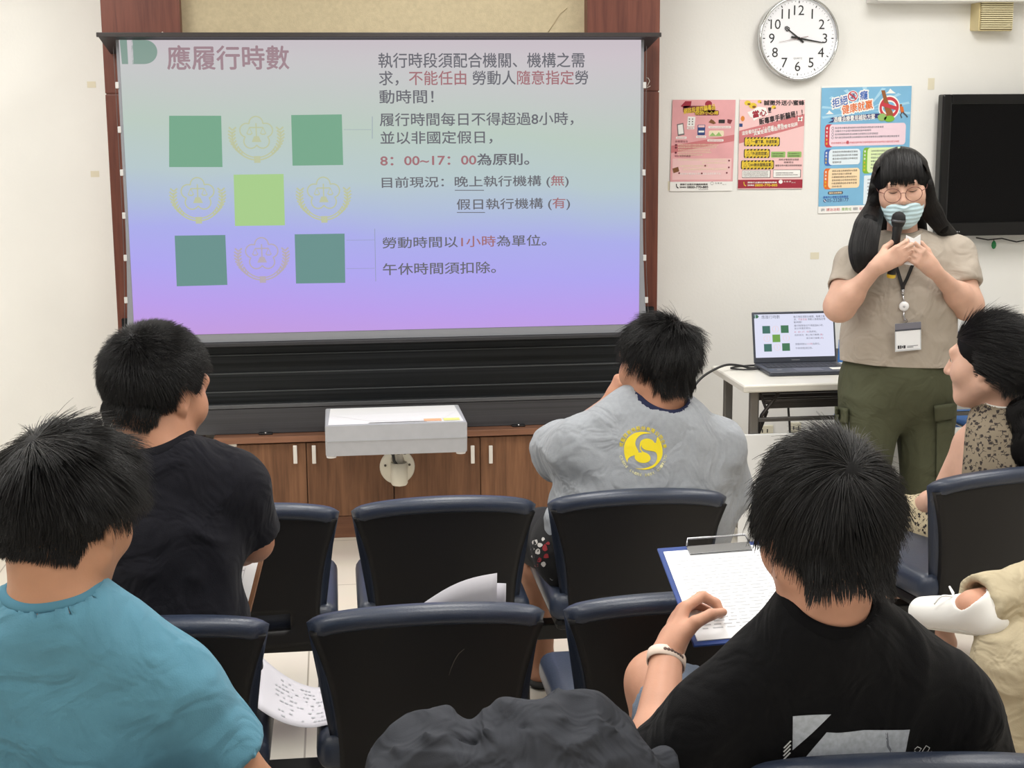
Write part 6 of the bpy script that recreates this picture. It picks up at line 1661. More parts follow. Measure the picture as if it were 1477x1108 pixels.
# the emblem: yellow disc with a grey S-curve, lettering round it
e0, e1 = P(930.5, 653.5, 3.70), P(958, 653.5, 3.70)
R0 = e1[0]-e0[0]
pr = Print((e0[0], 3.6, e0[2]), (R0, 0, 0), (0, 0, R0), (0, -1, 0), 0.0)
def ec(px, py): return ((px-532)/305.0, (588-py)/295.0)
yl = mat('emblem_yellow', (228, 206, 28), 0.7)
def bez(pts, n=7):
    """smooth closed outline through pts"""
    return [tuple(p) for p in smooth([np.array(ec(*p)+(0,)) for p in pts], n)]
def blob(pts): pr.poly([p[:2] for p in bez(pts)], 0)
blob([(232, 560), (250, 470), (310, 385), (400, 325), (500, 302), (600, 308), (660, 325), (560, 330), (480, 360), (425, 420), (412, 490), (440, 560), (455, 595), (420, 592), (385, 560), (362, 500), (370, 450), (410, 405), (385, 470), (392, 530), (430, 590), (455, 605), (400, 640), (330, 665), (285, 705), (275, 750), (245, 680), (233, 610)])
blob([(475, 520), (490, 450), (540, 410), (610, 400), (680, 425), (715, 465), (735, 460), (765, 380), (810, 450), (835, 540), (835, 640), (800, 720), (745, 780), (680, 825), (600, 852), (500, 855), (390, 835), (500, 840), (600, 820), (690, 780), (735, 720), (745, 650), (720, 605), (650, 585), (570, 570), (510, 530), (512, 490), (492, 530), (500, 565), (530, 595), (590, 620), (630, 660), (635, 710), (590, 748), (520, 758), (450, 745), (400, 705), (388, 660), (420, 620), (470, 605), (505, 600), (478, 560)])
def arc_text(st, r, a0, a1, h_, mi, inner=False):
    n_ = len(st)
    for i, ch in enumerate(st):
        if ch == ' ': continue
        a = math.radians(a0+(a1-a0)*(i+0.5)/n_)
        x, y = r*math.cos(a), r*math.sin(a)
        pr.text(ch, x-h_*0.6, y-h_/2, x+h_*0.6, y+h_/2, mi, align='c', rot=math.degrees(a)-90+(180 if inner else 0), bold=0.02)
arc_text('成聖貝斯特股份有限公司企業', 1.15, 170, 5, 0.20, 0)
arc_text('Cheng Sheng Best CO.,LTD', 1.18, 190, 350, 0.13, 1, True)
o = pr.build('back_emblem', [yl, mat('emblem_pale', (222, 218, 170), 0.7)], GMs)
on_surface(o, GMs, (0, 1, 0), 0.0012)
GMh = shorts(J, mat('shorts_black', (20, 20, 23), 0.85), GMp, 'shorts', 1.05, 0.95)
# bold red and white pattern on the left leg of the shorts
rnd = random.Random(4)
bv = tree(GMh); mb = MB()
for px, py, r_, mi in ((772, 782, 5, 0), (779, 786, 4, 0), (768, 792, 3, 0), (776, 796, 5, 0), (783, 778, 3, 0), (786, 790, 5, 1), (788, 802, 5, 1), (778, 808, 4, 1), (769, 803, 3, 0), (784, 814, 4, 0), (790, 784, 3, 1), (774, 816, 3, 1)):
    q = [front(bv, px+r_*(0.6+0.5*rnd.random())*math.cos(t), py+r_*(0.6+0.5*rnd.random())*math.sin(t), 0.002) for t in np.linspace(0, 2*PI, 9)[:-1]]
    if all(v is not None for v in q): mb.m(mi).poly(q)
mb.build('leg_print', [mat('shorts_white', (214, 210, 206), 0.8), mat('shorts_red', (150, 40, 48), 0.8)], GMh)
# sandals
san = mat('sandal_grey', (92, 92, 84), 0.7); sold = mat('sandal_sole', (44, 44, 42), 0.8)
for q in 'LR':
    a = J['an'+q]
    t = thing('sandal', 'grey strap sandal on the '+('left' if q == 'L' else 'right')+' foot of the man in grey T-shirt', 'sandal', (a[0], a[1]+0.05, 0), world=True)
    s_ = Solid(); s_.cap((a[0], a[1]-0.035, 0.012), (a[0]-0.005, a[1]+0.15, 0.012), 0.042, 0.045, 0.02, ((0, 0, 1), 3.2))
    garment('sole', s_, sold, t, 0.005)
    MB().grid(lambda u, v: (a[0]+0.045*math.cos(PI*u), a[1]+0.08+0.05*v, 0.012+0.055*math.sin(PI*u)), 12, 3).build('strap', san, t)
    MB().grid(lambda u, v: (a[0]+0.040*math.cos(PI+PI*u), a[1]+0.005-0.045*math.sin(PI*u), 0.022+0.022*v), 12, 2).build('heel_strap', san, t)
# ---- the speaker standing by the table
def PS(px, py, Y): return P(px, py, Y-0.09)
YP = 5.10
fw = nrm_((-0.30, -1, 0))
hd = Head(PS(1300, 268, YP), (-0.33, -1, -0.20), (-0.09, 0, 1), 1.07)
J = Jd(neck0=hd.w((0, -0.03, -0.06)), neck=PS(1302, 352, 5.13), shR=PS(1232, 378, 5.12), shL=PS(1376, 366, 5.14), elR=PS(1211, 442, 5.02), elL=PS(1396, 440, 5.04), wrR=PS(1266, 384, 4.90), wrL=PS(1347, 390, 4.90),
       hipR=PS(1257, 590, 5.13), hipL=PS(1334, 590, 5.15), knR=PS(1240, 700, 5.11), knL=PS(1338, 700, 5.13), anR=np.append(PS(1245, 800, 5.12)[:2], 0.09), anL=np.append(PS(1330, 800, 5.14)[:2], 0.09))
J['anR'][0] = J['knR'][0]-0.005; J['anL'][0] = J['knL'][0]+0.005; J['anR'][1] = 5.14; J['anL'][1] = 5.16
secs = [(PS(1295, 545, 5.13), 0.192, 0.130), (PS(1295, 490, 5.13), 0.178, 0.120), (PS(1299, 430, 5.13), 0.160, 0.115), (PS(1301, 385, 5.13), 0.120, 0.080)]
sd = Solid(); hd.solid(sd); neck_arms(sd, J, 0.92); torso(sd, secs, fw, -0.012); legs(sd, J, 1.1)
for q in 'LR':
    m_ = 0.5*(J['sh'+q]+J['el'+q]); sd.cap(m_, J['el'+q], 0.050, 0.052, 0.03); m2 = J['el'+q]*0.7+J['wr'+q]*0.3; sd.cap(J['el'+q], m2, 0.046, 0.043, 0.03)
    foot(sd, J['an'+q], fw)
bx = [hd.box()]
tR = hand(sd, J['wrR'], PS(1300, 366, 4.875)-J['wrR'], (0.1, 1, 0.0), (-0.35, 0.1, 1), [(22, 34, 22), (20, 36, 22), (20, 36, 22), (20, 34, 20)], 0.03, 0.95, ((0.75, 0.5, 0.5), (0.9, 0.1, 0.5), (0.85, -0.1, 0.5)))
tL = hand(sd, J['wrL'], PS(1322, 366, 4.875)-J['wrL'], (-0.1, 1, 0.0), (0.3, 0.1, 1), [(20, 40, 30), (24, 44, 30), (26, 46, 30), (28, 46, 30)], 0.05, 0.95, ((0.7, 0.6, 0.4), (0.9, 0.25, 0.4), (0.9, 0.0, 0.4)))
bx += [box_about(J['wrR'], *tR.values()), box_about(J['wrL'], *tL.values())]
PWp = person(sd, 'woman standing in a taupe T-shirt, masked, speaking into a black microphone', SKC, (J['anL'][0]-0.07, 5.15, 0), bx)
taupe = mat('taupe_cotton', (168, 158, 146), 0.9, bump=0.15, bscale=420, spec=0.15, sheen=0.1, crease=0.4)
Yf = 5.0
fl = [(PS(1225, 520, Yf), PS(1260, 470, Yf), 0.014, 0.006), (PS(1370, 505, Yf), PS(1345, 450, Yf), 0.014, 0.006), (PS(1350, 455, Yf), PS(1375, 430, Yf), 0.012, 0.006), (PS(1240, 440, Yf), PS(1262, 415, Yf), 0.012, 0.006), (PS(1275, 520, Yf), PS(1290, 480, Yf), 0.012, 0.004), (PS(1330, 525, Yf), PS(1318, 515, Yf), 0.012, 0.004)]
PWs = tee(J, secs, fw, taupe, PWp, 0.9, 0.014, 0.62, (0.068, 0.076), None, nk=0.060, nkd=-0.01, h=0.006, disp=wrinkle(0.009, fl, 7, 91, (1, 1, 0.8), 0.003), hole=0.062, trap=0.055, k=0.05, rib=mat('taupe_rib', (154, 144, 132), 0.9, spec=0.15), ribw=0.014)
bmz = PS(1295, 529, 5.02)[2]
# trim the hem level
bm = bmesh.new(); bm.from_mesh(PWs.data)
bmesh.ops.bisect_plane(bm, geom=bm.verts[:]+bm.edges[:]+bm.faces[:], plane_co=(2.04, 0, bmz), plane_no=(-0.035, 0, -1), clear_outer=True)
bm.to_mesh(PWs.data); bm.free()
PWs.modifiers.new('cloth', 'SOLIDIFY').thickness = 0.003
olive = mat('olive_twill', (76, 78, 60), 0.88, bump=0.2, bscale=400, spec=0.2, var=0.04, vscale=20, crease=0.4)
tr = Solid()
for q in 'LR': tr.cap(J['hip'+q]+[0, 0, 0.03], J['kn'+q], 0.112, 0.090, 0.018)
for q in 'LR': tr.cap(J['kn'+q], J['an'+q]+[0, 0, 0.02], 0.088, 0.080, 0.02)
c_ = 0.5*(J['hipL']+J['hipR']); rt_v = nrm_(np.cross(fw, (0, 0, 1)))
tr.ell(c_+[0, 0, 0.11], (0.205, 0.150, 0.165), np.stack([rt_v, fw, [0, 0, 1]], 1), 0.05)
tr.cap(c_+[0, 0, 0.12], c_+[0, 0, 0.24], 0.185, 0.180, 0.05, (fw, 1.28))
for q in 'LR': tr.cut(J['an'+q]+[0, 0, -0.03], (0, 0, -1), J['an'+q]-0.2, J['an'+q]+0.10)
fl = [(PS(1290, 560, 5.0), PS(1345, 540, 5.0), 0.012, 0.006), (PS(1290, 570, 5.0), PS(1240, 545, 5.0), 0.012, 0.005), (PS(1250, 640, 5.0), PS(1285, 615, 5.0), 0.014, 0.006), (PS(1320, 690, 5.0), PS(1365, 660, 5.0), 0.014, 0.007), (PS(1330, 640, 5.0), PS(1300, 600, 5.0), 0.012, 0.005), (PS(1318, 660, 5.0), PS(1370, 690, 5.0), 0.012, 0.006)]
PWt = garment('trousers', tr, olive, PWp, 0.0065, wrinkle(0.009, fl, 8, 95, (1, 1, 0.6), 0.003))
bt_ = tree(PWt); bs_ = tree(PWs)
def patch(name, px0, py0, px1, py1, bv, m, parent, th=0.006, nx=6, ny=6, slope=0):
    """a sewn piece following the cloth under it"""
    mb = MB(); ok = True
    G_ = {}
    for i in range(nx+1):
        for j in range(ny+1):
            p = front(bv, px0+(px1-px0)*i/nx, py0+(py1-py0)*j/ny+slope*i/nx, th)
            G_[(i, j)] = p
    last = None
    for k_ in sorted(G_):
        if G_[k_] is None: G_[k_] = last if last is not None else P(px0, py0, 5.0)
        last = G_[k_]
    o = mb.grid(lambda u, v: G_[(round(u*nx), round(v*ny))], nx, ny).build(name, m, parent)
    o.modifiers.new('thick', 'SOLIDIFY').thickness = th
    return o
pk = patch('pocket', 1207, 598, 1224, 690, bt_, olive, PWt, 0.008); patch('pocket_flap', 1204, 586, 1224, 608, bt_, olive, pk, 0.013, slope=3)
pk2 = patch('pocket', 1350, 605, 1372, 700, bt_, olive, PWt, 0.008); patch('pocket_flap', 1347, 585, 1374, 606, bt_, olive, pk2, 0.013, slope=-4)
for px, py, w_ in ((1213, 598, pk), (1356, 597, pk2)):
    c = front(bt_, px, py, 0.016)
    MB().lathe([(0, 0.002), (0.006, 0.001), (0.007, -0.001), (0, -0.001)], c, (-0.3, -1, 0), 12).build('snap', mat('snap_silver', (206, 204, 196), 0.25, 0.8), w_)
for q in 'LR':
    s_ = Solid(); a = J['an'+q]; s_.cap((a[0], a[1]+0.02, 0.035), (a[0]+fw[0]*0.18, a[1]+fw[1]*0.18, 0.028), 0.046, 0.042, 0.03); s_.cap((a[0], a[1]+0.01, 0.035), (a[0], a[1]+0.01, 0.08), 0.045, 0.045, 0.03); s_.cut((0, 0, 0.001), (0, 0, -1))
    garment('shoe', s_, mat('shoe_white', (222, 220, 214), 0.6), PWp, 0.006)
# face mask
ms = Solid(); E_ = lambda c, r, k=0.02, op='u': ms.ell(hd.w(c), np.array(r)*hd.s, hd.M, k*hd.s, op)
E_((0, 0.034, -0.052), (0.071, 0.078, 0.066)); E_((0, 0.060, -0.09), (0.040, 0.045, 0.040), 0.04)
ms.cap(hd.w((0, 0.098, -0.008)), hd.w((0, 0.118, -0.035)), 0.012*hd.s, 0.016*hd.s, 0.025)
ms.cut(hd.w((0, 0, -0.012)), hd.M@nrm_([0, 0.25, 1]), k=0.003); ms.cut(hd.w((0, 0.020, 0)), hd.M@nrm_([0, -1, -0.15]), k=0.003)
def pleat(V, N):
    l = hd.L(V); return 0.0016*np.sin((l[:, 2]+0.3*np.abs(l[:, 0])**1.4)*430)*np.clip((l[:, 1]-0.05)/0.04, 0, 1)+0.0018*vnoise(V*45, 4)
MKo = garment('face_mask', ms, mat('mask_blue', (196, 222, 230), 0.85, spec=0.15), PWp, 0.003, pleat)
for x in (-1, 1):
    MB().tube([hd.w(p) for p in ((x*0.064, 0.045, -0.025), (x*0.078, 0.015, -0.012), (x*0.086, -0.01, 0.008), (x*0.088, -0.022, -0.012), (x*0.080, 0.0, -0.045), (x*0.060, 0.04, -0.075))], 0.0014, 6).build('ear_loop', mat('loop_white', (236, 238, 240), 0.8), MKo)
# glasses
gm = mat('glasses_frame', (110, 66, 62), 0.3, 0.5)
gl_ = MB()
for x in (-1, 1):
    ring = [hd.w((x*0.034+0.0265*math.cos(a), 0.1155-0.010*abs(math.cos(a))*(1 if math.cos(a)*x > 0 else 0), -0.004+0.0235*math.sin(a))) for a in np.linspace(0, 2*PI, 29)]
    gl_.tube(ring, 0.0011, 6)
    gl_.tube([hd.w((x*0.060, 0.106, 0.004)), hd.w((x*0.076, 0.085, 0.006)), hd.w((x*0.084, 0.0, 0.004)), hd.w((x*0.084, -0.02, -0.01))], 0.0013, 6)
gl_.tube([hd.w((-0.009, 0.1155, 0.0)), hd.w((-0.004, 0.1195, 0.004)), hd.w((0.004, 0.1195, 0.004)), hd.w((0.009, 0.1155, 0.0))], 0.0012, 6)
gl_.build('glasses', gm, PWp)
for x in (-1, 1):
    MB().tube([hd.w(p) for p in ((x*0.045, 0.0905, 0.0035), (x*0.038, 0.0945, 0.0005), (x*0.031, 0.0955, -0.0005), (x*0.023, 0.0945, 0.0005), (x*0.017, 0.092, 0.003))], [0.0006, 0.0012, 0.0014, 0.0012, 0.0006], 6).build('eyelashes', eye_d, PWp)
    MB().tube([hd.w(p) for p in ((x*0.050, 0.086, 0.026), (x*0.036, 0.098, 0.031), (x*0.018, 0.100, 0.028))], [0.0008, 0.002, 0.0014], 6).build('eyebrow', hair_under, PWp)
# long hair: cap, locks over the shoulders, fringe
hs = Solid()
hs.ell(hd.w((0, -0.014, 0.024)), np.array([0.089, 0.107, 0.095])*hd.s, hd.M, 0.01); hs.ell(hd.w((0, -0.055, -0.05)), np.array([0.080, 0.055, 0.10])*hd.s, hd.M, 0.04)
hs.ell(hd.w((0, 0.105, -0.050)), np.array([0.066, 0.075, 0.100])*hd.s, hd.M, 0.015, 's')
lockR = [hd.w((0.079, 0.01, 0.02)), hd.w((0.086, 0.015, -0.05)), PS(1252, 325, 5.03), PS(1245, 360, 4.985), PS(1247, 385, 4.97), PS(1254, 399, 4.965)]
lockL = [hd.w((-0.079, 0.01, 0.02)), hd.w((-0.085, 0.005, -0.05)), PS(1346, 308, 5.10), PS(1358, 327, 5.10), PS(1375, 345, 5.17), PS(1386, 372, 5.24)]
rR, rL = [0.020, 0.030, 0.042, 0.046, 0.036, 0.010], [0.018, 0.026, 0.032, 0.026, 0.022, 0.010]
for lk, rr in ((lockR, rR), (lockL, rL)):
    for i in range(5): hs.cap(lk[i], lk[i+1], rr[i]*0.78, rr[i+1]*0.78, 0.02, (fw, 1.5))
for x in (-0.04, 0.0, 0.04): hs.cap(hd.w((x, -0.07, -0.05)), hd.w((x*1.5, -0.10, -0.27)), 0.04, 0.03, 0.03)
HR = garment('hair', hs, hair_under, PWp, 0.005, lambda V, N: 0.0014*vnoise(V*np.array([90, 90, 5]), 3), smooth=1)
rs = np.random.RandomState(5)
def lock_strands(path, rad, n, k, start, flat=1.5, out=1.05, side=0):
    """strands over the skull from the parting, then down the lock"""
    path = np.array(path); rad = np.array(rad); m = len(path)
    th = rs.rand(n)*2*PI; fr = np.sqrt(rs.rand(n))*0.35+0.70
    S0 = start(n)
    ctrl = np.zeros((n, S0.shape[1]+m, 3)); ctrl[:, :S0.shape[1]] = S0
    for j in range(m):
        t = nrm_(path[min(j+1, m-1)]-path[max(j-1, 0)]); v = nrm_(fw-t*np.dot(fw, t)); u = np.cross(t, v)
        ctrl[:, S0.shape[1]+j] = path[j]+(np.cos(th)*fr*rad[j]*out)[:, None]*u+(np.sin(th)*fr*rad[j]*out/flat)[:, None]*v
    tt = np.linspace(0, ctrl.shape[1]-1.001, k); i = tt.astype(int); w = (tt-i)[None, :, None]
    g = lambda a: ctrl[:, np.clip(i+a, 0, ctrl.shape[1]-1)]
    p0_, p1, p2, p3 = g(-1), g(0), g(1), g(2)
    out_ = 0.5*(2*p1+(p2-p0_)*w+(2*p0_-5*p1+4*p2-p3)*w*w+(3*p1-p0_-3*p2+p3)*w**3)
    j_ = np.stack([vnoise(out_.reshape(-1, 3)*np.array([50, 50, 6])+q*7, 60+q) for q in range(3)], 1).reshape(out_.shape)*0.002
    return out_+j_
def skull_start(sx):
    def f(n):
        y = -0.095+0.15*rs.rand(n); a = np.linspace(0.06, 1.25, 4)
        out = np.zeros((n, 4, 3)); R_ = np.array([0.093, 0.111, 0.099])
        yy = y[:, None]*np.linspace(1, 0.8, 4)[None, :]
        sc = np.sqrt(np.clip(1-((yy+0.002)/R_[1])**2, 0.05, 1))
        x = sx*R_[0]*np.sin(a)[None, :]*sc; z = 0.027+R_[2]*np.cos(a)[None, :]*sc
        q = np.stack([x, yy-0.014, z], 2); return hd.W(q.reshape(-1, 3)).reshape(q.shape)
    return f
P1 = lock_strands(lockR, rR, 7500, 22, skull_start(1)); P2 = lock_strands(lockL, rL, 6500, 22, skull_start(-1))
strands('hair_strands', np.concatenate([P1, P2]), HR, 0.0007, 0.0003)
n = 2600                              # fringe down to the brows
x = (rs.rand(n)-0.5)*0.125; zt0 = 0.122-0.35*np.abs(x)**1.2
K = 10; F_ = np.zeros((n, K, 3)); L_ = np.clip(0.98+0.05*rs.normal(size=n)-0.10*(np.abs(x-0.012) < 0.007), 0.6, 1.08)
for j in range(K):
    t = j/(K-1)*L_*1.42
    R_ = np.array([0.090, 0.110, 0.097])
    sc = np.sqrt(np.clip(1-(x/R_[0])**2, 0.05, 1))
    ang = 0.12+t*1.0
    F_[:, j, 0] = x*(1+0.06*t)+0.004*np.sin(x*300)*t; F_[:, j, 1] = -0.014+R_[1]*sc*np.sin(ang)+0.004*t; F_[:, j, 2] = 0.027+R_[2]*sc*np.cos(ang)
F_ += rs.normal(size=(n, 1, 3))*0.0015
strands('fringe', hd.W(F_.reshape(-1, 3)).reshape(F_.shape), HR, 0.0006, 0.0003)
# microphone
m0, m1 = PS(1297.5, 305, 4.915), PS(1285, 401, 4.935)
ax_ = nrm_(m1-m0); Lm = np.linalg.norm(m1-m0)
mk = thing('microphone', 'black handheld microphone with a yellow end held by the standing woman', 'microphone', m1, world=True)
MB().lathe([(0.0165, 0.052), (0.0175, 0.06), (0.015, 0.075), (0.0145, Lm-0.02), (0.0145, Lm-0.012), (0, Lm-0.012)], m0, ax_, 24).build('handle', mat('mic_black', (20, 20, 22), 0.45), mk)
MB().lathe([(0, 0), (0.012, 0.003), (0.0215, 0.012), (0.024, 0.025), (0.0225, 0.042), (0.018, 0.052)], m0, ax_, 28).build('grille', mat('mic_mesh', (34, 34, 36), 0.55, 0.4, bump=0.8, bscale=900), mk)
MB().lathe([(0.0242, 0.028), (0.0255, 0.030), (0.0255, 0.034), (0.024, 0.036)], m0, ax_, 28).build('grille_ring', mat('mic_ring', (90, 90, 94), 0.35, 0.6), mk)
MB().lathe([(0.0148, Lm-0.013), (0.0155, Lm-0.004), (0.012, Lm), (0, Lm)], m0, ax_, 20).build('end_cap', mat('mic_yellow', (226, 190, 60), 0.5), mk)
# folded note
nt_ = thing('paper_note', 'small folded white paper held between the hands of the standing woman', 'paper', PS(1318, 380, 4.89), world=True)
Yn = 4.893
mb = MB()
A1, A2, A3, A4 = PS(1307, 339, Yn), PS(1318, 344, Yn-0.012), PS(1319, 383, Yn-0.012), PS(1303, 381, Yn)
B2, B3 = PS(1328, 338, Yn), PS(1327, 378, Yn)
mb.poly([A1, A4, A3, A2]).poly([A2, A3, B3, B2])
o = mb.build('sheet', mat('note_white', (236, 237, 240), 0.8), nt_); o.modifiers.new('thick', 'SOLIDIFY').thickness = 0.001
pr = Print(A4-fw*0+np.array([0, -0.002, 0]), A3-A4, A1-A4, (0, -1, 0), 0.0)
for i in range(7): pr.rect(0.2, 0.15+0.1*i, 0.85, 0.165+0.1*i, 0)
pr.line([(0.12, 0.05), (0.12, 0.95)], 0.02, 0)
pr.build('note_lines', MATS['page_ink'], nt_)
# lanyard, reel and badge
ln = thing('lanyard', 'black lanyard with a white reel and badge card round the standing woman\'s neck', 'lanyard', PS(1305, 505, 5.0), world=True)
strap = mat('lanyard_black', (22, 22, 25), 0.7)
def ribbon(pix, bv, w, name, m, parent, off=0.006):
    c = [front(bv, x, y, off) for x, y in pix]; c = [p for p in c if p is not None]
    mb = MB()
    for a, b in zip(c, c[1:]):
        sd_ = nrm_(np.cross(b-a, [0, -1, 0]))*w/2
        mb.poly([a-sd_, b-sd_, b+sd_, a+sd_])
    o = mb.build(name, m, parent); o.modifiers.new('thick', 'SOLIDIFY').thickness = 0.0015; return c
al = [(1324, 348), (1323, 360), (1319, 375), (1313, 390), (1308, 402), (1303, 412), (1302, 420)]
ribbon([(1293, 385), (1296, 395), (1299, 405), (1301.5, 413), (1302, 420)], bs_, 0.012, 'strap', strap, ln, 0.004)
ribbon(al, bs_, 0.012, 'strap', strap, ln, 0.006)
pl = mat('reel_white', (236, 236, 238), 0.35); met = mat('clip_metal', (190, 190, 194), 0.2, 0.9)
c0 = front(bs_, 1302.5, 420, 0.010); c1 = front(bs_, 1304, 442, 0.010); c2 = front(bs_, 1306, 463, 0.012)
MB().tube([c0+[0, 0, 0.006], c0-[0, 0, 0.012]], 0.0055, 10).tube([c0-[0, 0, 0.012], c1+[0, 0, 0.014]], 0.003, 8).build('crimp', met, ln)
MB().lathe([(0, 0.006), (0.010, 0.006), (0.0165, 0.003), (0.0175, -0.003), (0, -0.003)], c1, (-0.3, -1, 0), 28).m(1).lathe([(0, 0.0068), (0.004, 0.0064), (0.004, 0.005)], c1, (-0.3, -1, 0), 12).build('badge_reel', [pl, mat('reel_grey', (180, 182, 186), 0.4)], ln)
MB().tube([c1-[0, 0, 0.014], c1-[0, 0, 0.032], c2], 0.0035, 8).lathe([(0.006, -0.002), (0.008, 0), (0.006, 0.002)], c2, (0, -1, 0), 12).build('clip', met, ln)
q0, q1 = front(bs_, 1287, 506, 0.010), front(bs_, 1328, 502, 0.010)
u = q1-q0; u[1] = 0; u[2] = 0.06*u[0]; 
v_ = np.array([-0.06, -0.03, 1.0]); pr = Print(np.minimum(q0, [9, q1[1], 9])-[0, 0.004, 0], u, v_*0.098, nrm_((-0.3, -1, 0)), 0.0015)
pr.mb.m(0); pr.rect(0, 0, 1, 1.02, 0).layer(1).rect(0.04, 0.05, 0.96, 0.74, 1).layer(2).rect(0.0, 0.74, 1, 0.80, 2).rect(0, 0.80, 1, 1.02, 3)
pr.layer(2)
for x0_, x1_, y0_, y1_, mi_ in ((0.10, 0.17, 0.10, 0.22, 4), (0.19, 0.24, 0.10, 0.22, 4), (0.26, 0.30, 0.12, 0.20, 4), (0.32, 0.40, 0.10, 0.21, 4), (0.46, 0.70, 0.11, 0.14, 5), (0.46, 0.88, 0.16, 0.185, 5)): pr.rect(x0_, y0_, x1_, y1_, mi_)
bo = pr.build('badge_holder', [mat('holder_clear', (214, 218, 224), 0.2), mat('badge_card', (240, 242, 246), 0.5), mat('holder_seam', (70, 72, 84), 0.3), mat('holder_flap', (120, 120, 132), 0.25), mat('badge_ink', (60, 60, 66), 0.7), mat('badge_ink_pale', (150, 152, 158), 0.7)], ln)

# ---- the seated woman on the right, sleeveless patterned dress
dm = bpy.data.materials.new('patterned_lace'); dm.use_nodes = True
nt = dm.node_tree; bs = nt.nodes['Principled BSDF']
tc = nt.nodes.new('ShaderNodeTexCoord'); n1 = nt.nodes.new('ShaderNodeTexNoise'); n1.inputs['Scale'].default_value = 26
nt.links.new(tc.outputs['Object'], n1.inputs['Vector'])
ad = nt.nodes.new('ShaderNodeMixRGB'); ad.inputs[0].default_value = 0.018
nt.links.new(tc.outputs['Object'], ad.inputs[1]); nt.links.new(n1.outputs['Color'], ad.inputs[2])
vo = nt.nodes.new('ShaderNodeTexVoronoi'); vo.inputs['Scale'].default_value = 66; nt.links.new(ad.outputs[0], vo.inputs['Vector'])
vo.distance = 'CHEBYCHEV'
lt = nt.nodes.new('ShaderNodeMath'); lt.operation = 'LESS_THAN'; lt.inputs[1].default_value = 0.26; nt.links.new(vo.outputs['Distance'], lt.inputs[0])
vo2 = nt.nodes.new('ShaderNodeTexVoronoi'); vo2.feature = 'DISTANCE_TO_EDGE'; vo2.inputs['Scale'].default_value = 70; nt.links.new(ad.outputs[0], vo2.inputs['Vector'])
l2 = nt.nodes.new('ShaderNodeMath'); l2.operation = 'LESS_THAN'; l2.inputs[1].default_value = 0.05; nt.links.new(vo2.outputs['Distance'], l2.inputs[0])
n3 = nt.nodes.new('ShaderNodeTexNoise'); n3.inputs['Scale'].default_value = 70; nt.links.new(tc.outputs['Object'], n3.inputs['Vector'])
g3 = nt.nodes.new('ShaderNodeMath'); g3.operation = 'GREATER_THAN'; g3.inputs[1].default_value = 0.56; nt.links.new(n3.outputs[0], g3.inputs[0])
m3 = nt.nodes.new('ShaderNodeMath'); m3.operation = 'MULTIPLY'; nt.links.new(l2.outputs[0], m3.inputs[0]); nt.links.new(g3.outputs[0], m3.inputs[1])
mxx = nt.nodes.new('ShaderNodeMath'); mxx.operation = 'MAXIMUM'; nt.links.new(lt.outputs[0], mxx.inputs[0]); nt.links.new(m3.outputs[0], mxx.inputs[1])
mx = nt.nodes.new('ShaderNodeMix'); mx.data_type = 'RGBA'; mx.inputs[6].default_value = lin((130, 118, 100)); mx.inputs[7].default_value = lin((44, 36, 34))
nt.links.new(mxx.outputs[0], mx.inputs[0]); nt.links.new(mx.outputs[2], bs.inputs['Base Color']); bs.inputs['Roughness'].default_value = 0.8
dm2 = dm.copy(); dm2.name = 'patterned_skirt'
for nd in dm2.node_tree.nodes:
    if nd.type == 'MIX': nd.inputs[6].default_value = lin((184, 170, 140))
fw = nrm_((-0.5, 1, 0))
hd = Head(P(1428, 520, 3.92), (-1, 0.85, -0.12), (0, 0.05, 1), 1.08)
J = Jd(neck0=hd.w((0, -0.03, -0.06)), neck=P(1440, 603, 3.92), shL=P(1398, 640, 3.96), shR=P(1510, 630, 3.90), elL=P(1356, 722, 4.0), elR=P(1540, 730, 3.98), wrL=P(1310, 735, 4.22), wrR=P(1400, 745, 4.22),
       hipL=P(1410, 765, 3.98), hipR=P(1490, 765, 3.95), knL=P(1296, 752, 4.22), knR=P(1370, 745, 4.35), anL=np.append(P(1283, 850, 4.18)[:2], 0.09), anR=np.append(P(1360, 830, 4.3)[:2], 0.09))
secs = [(P(1452, 770, 3.94), 0.17, 0.125), (P(1452, 715, 3.93), 0.145, 0.11), (P(1450, 670, 3.93), 0.155, 0.105), (P(1446, 630, 3.93), 0.120, 0.075)]
sd = Solid(); hd.solid(sd); neck_arms(sd, J, 0.86); torso(sd, secs, fw, -0.010); legs(sd, J, 0.85)
for q in 'LR': foot(sd, J['an'+q], fw, 0.9)
bx = [hd.box()]
for q, sg in (('L', 1), ('R', -1)):
    t = hand(sd, J['wr'+q], (sg*0.4-0.3, 0.8, -0.1), (0, 0, -1), (sg, 0.2, 0.2), [(25, 30, 20)]*4, s=0.9); bx.append(box_about(J['wr'+q], *t.values()))
WMp = person(sd, 'woman seated on the right in a sleeveless patterned dress with a low ponytail', SKC, (P(1452, 770, 3.94)[0], 3.94, 0), bx)
ds = Solid(); torso(ds, secs, fw, 0.012)
for q in 'LR': ds.cap(J['neck']+[0, 0, -0.03], J['sh'+q]*0.8+J['neck']*0.2, 0.052, 0.048, 0.05)
ds.cap(J['neck'], J['neck']*0.45+J['neck0']*0.55, 0.060, 0.056, 0.02)
for q in 'LR':
    d_ = nrm_(J['sh'+q]-J['neck']); d_[2] = 0; ds.cut(J['sh'+q]+d_*0.004, d_, J['sh'+q]-[0.12, 0.12, 0.11], J['sh'+q]+[0.12, 0.12, 0.12])
ds.cap(J['neck']*0.5+J['neck0']*0.5, J['neck0']+(J['neck0']-J['neck']), 0.056, 0.06, 0.004, op='s')
DR = garment('dress', ds, dm, WMp, 0.0055, wrinkle(0.004, (), 8, 33))
sk_ = Solid()
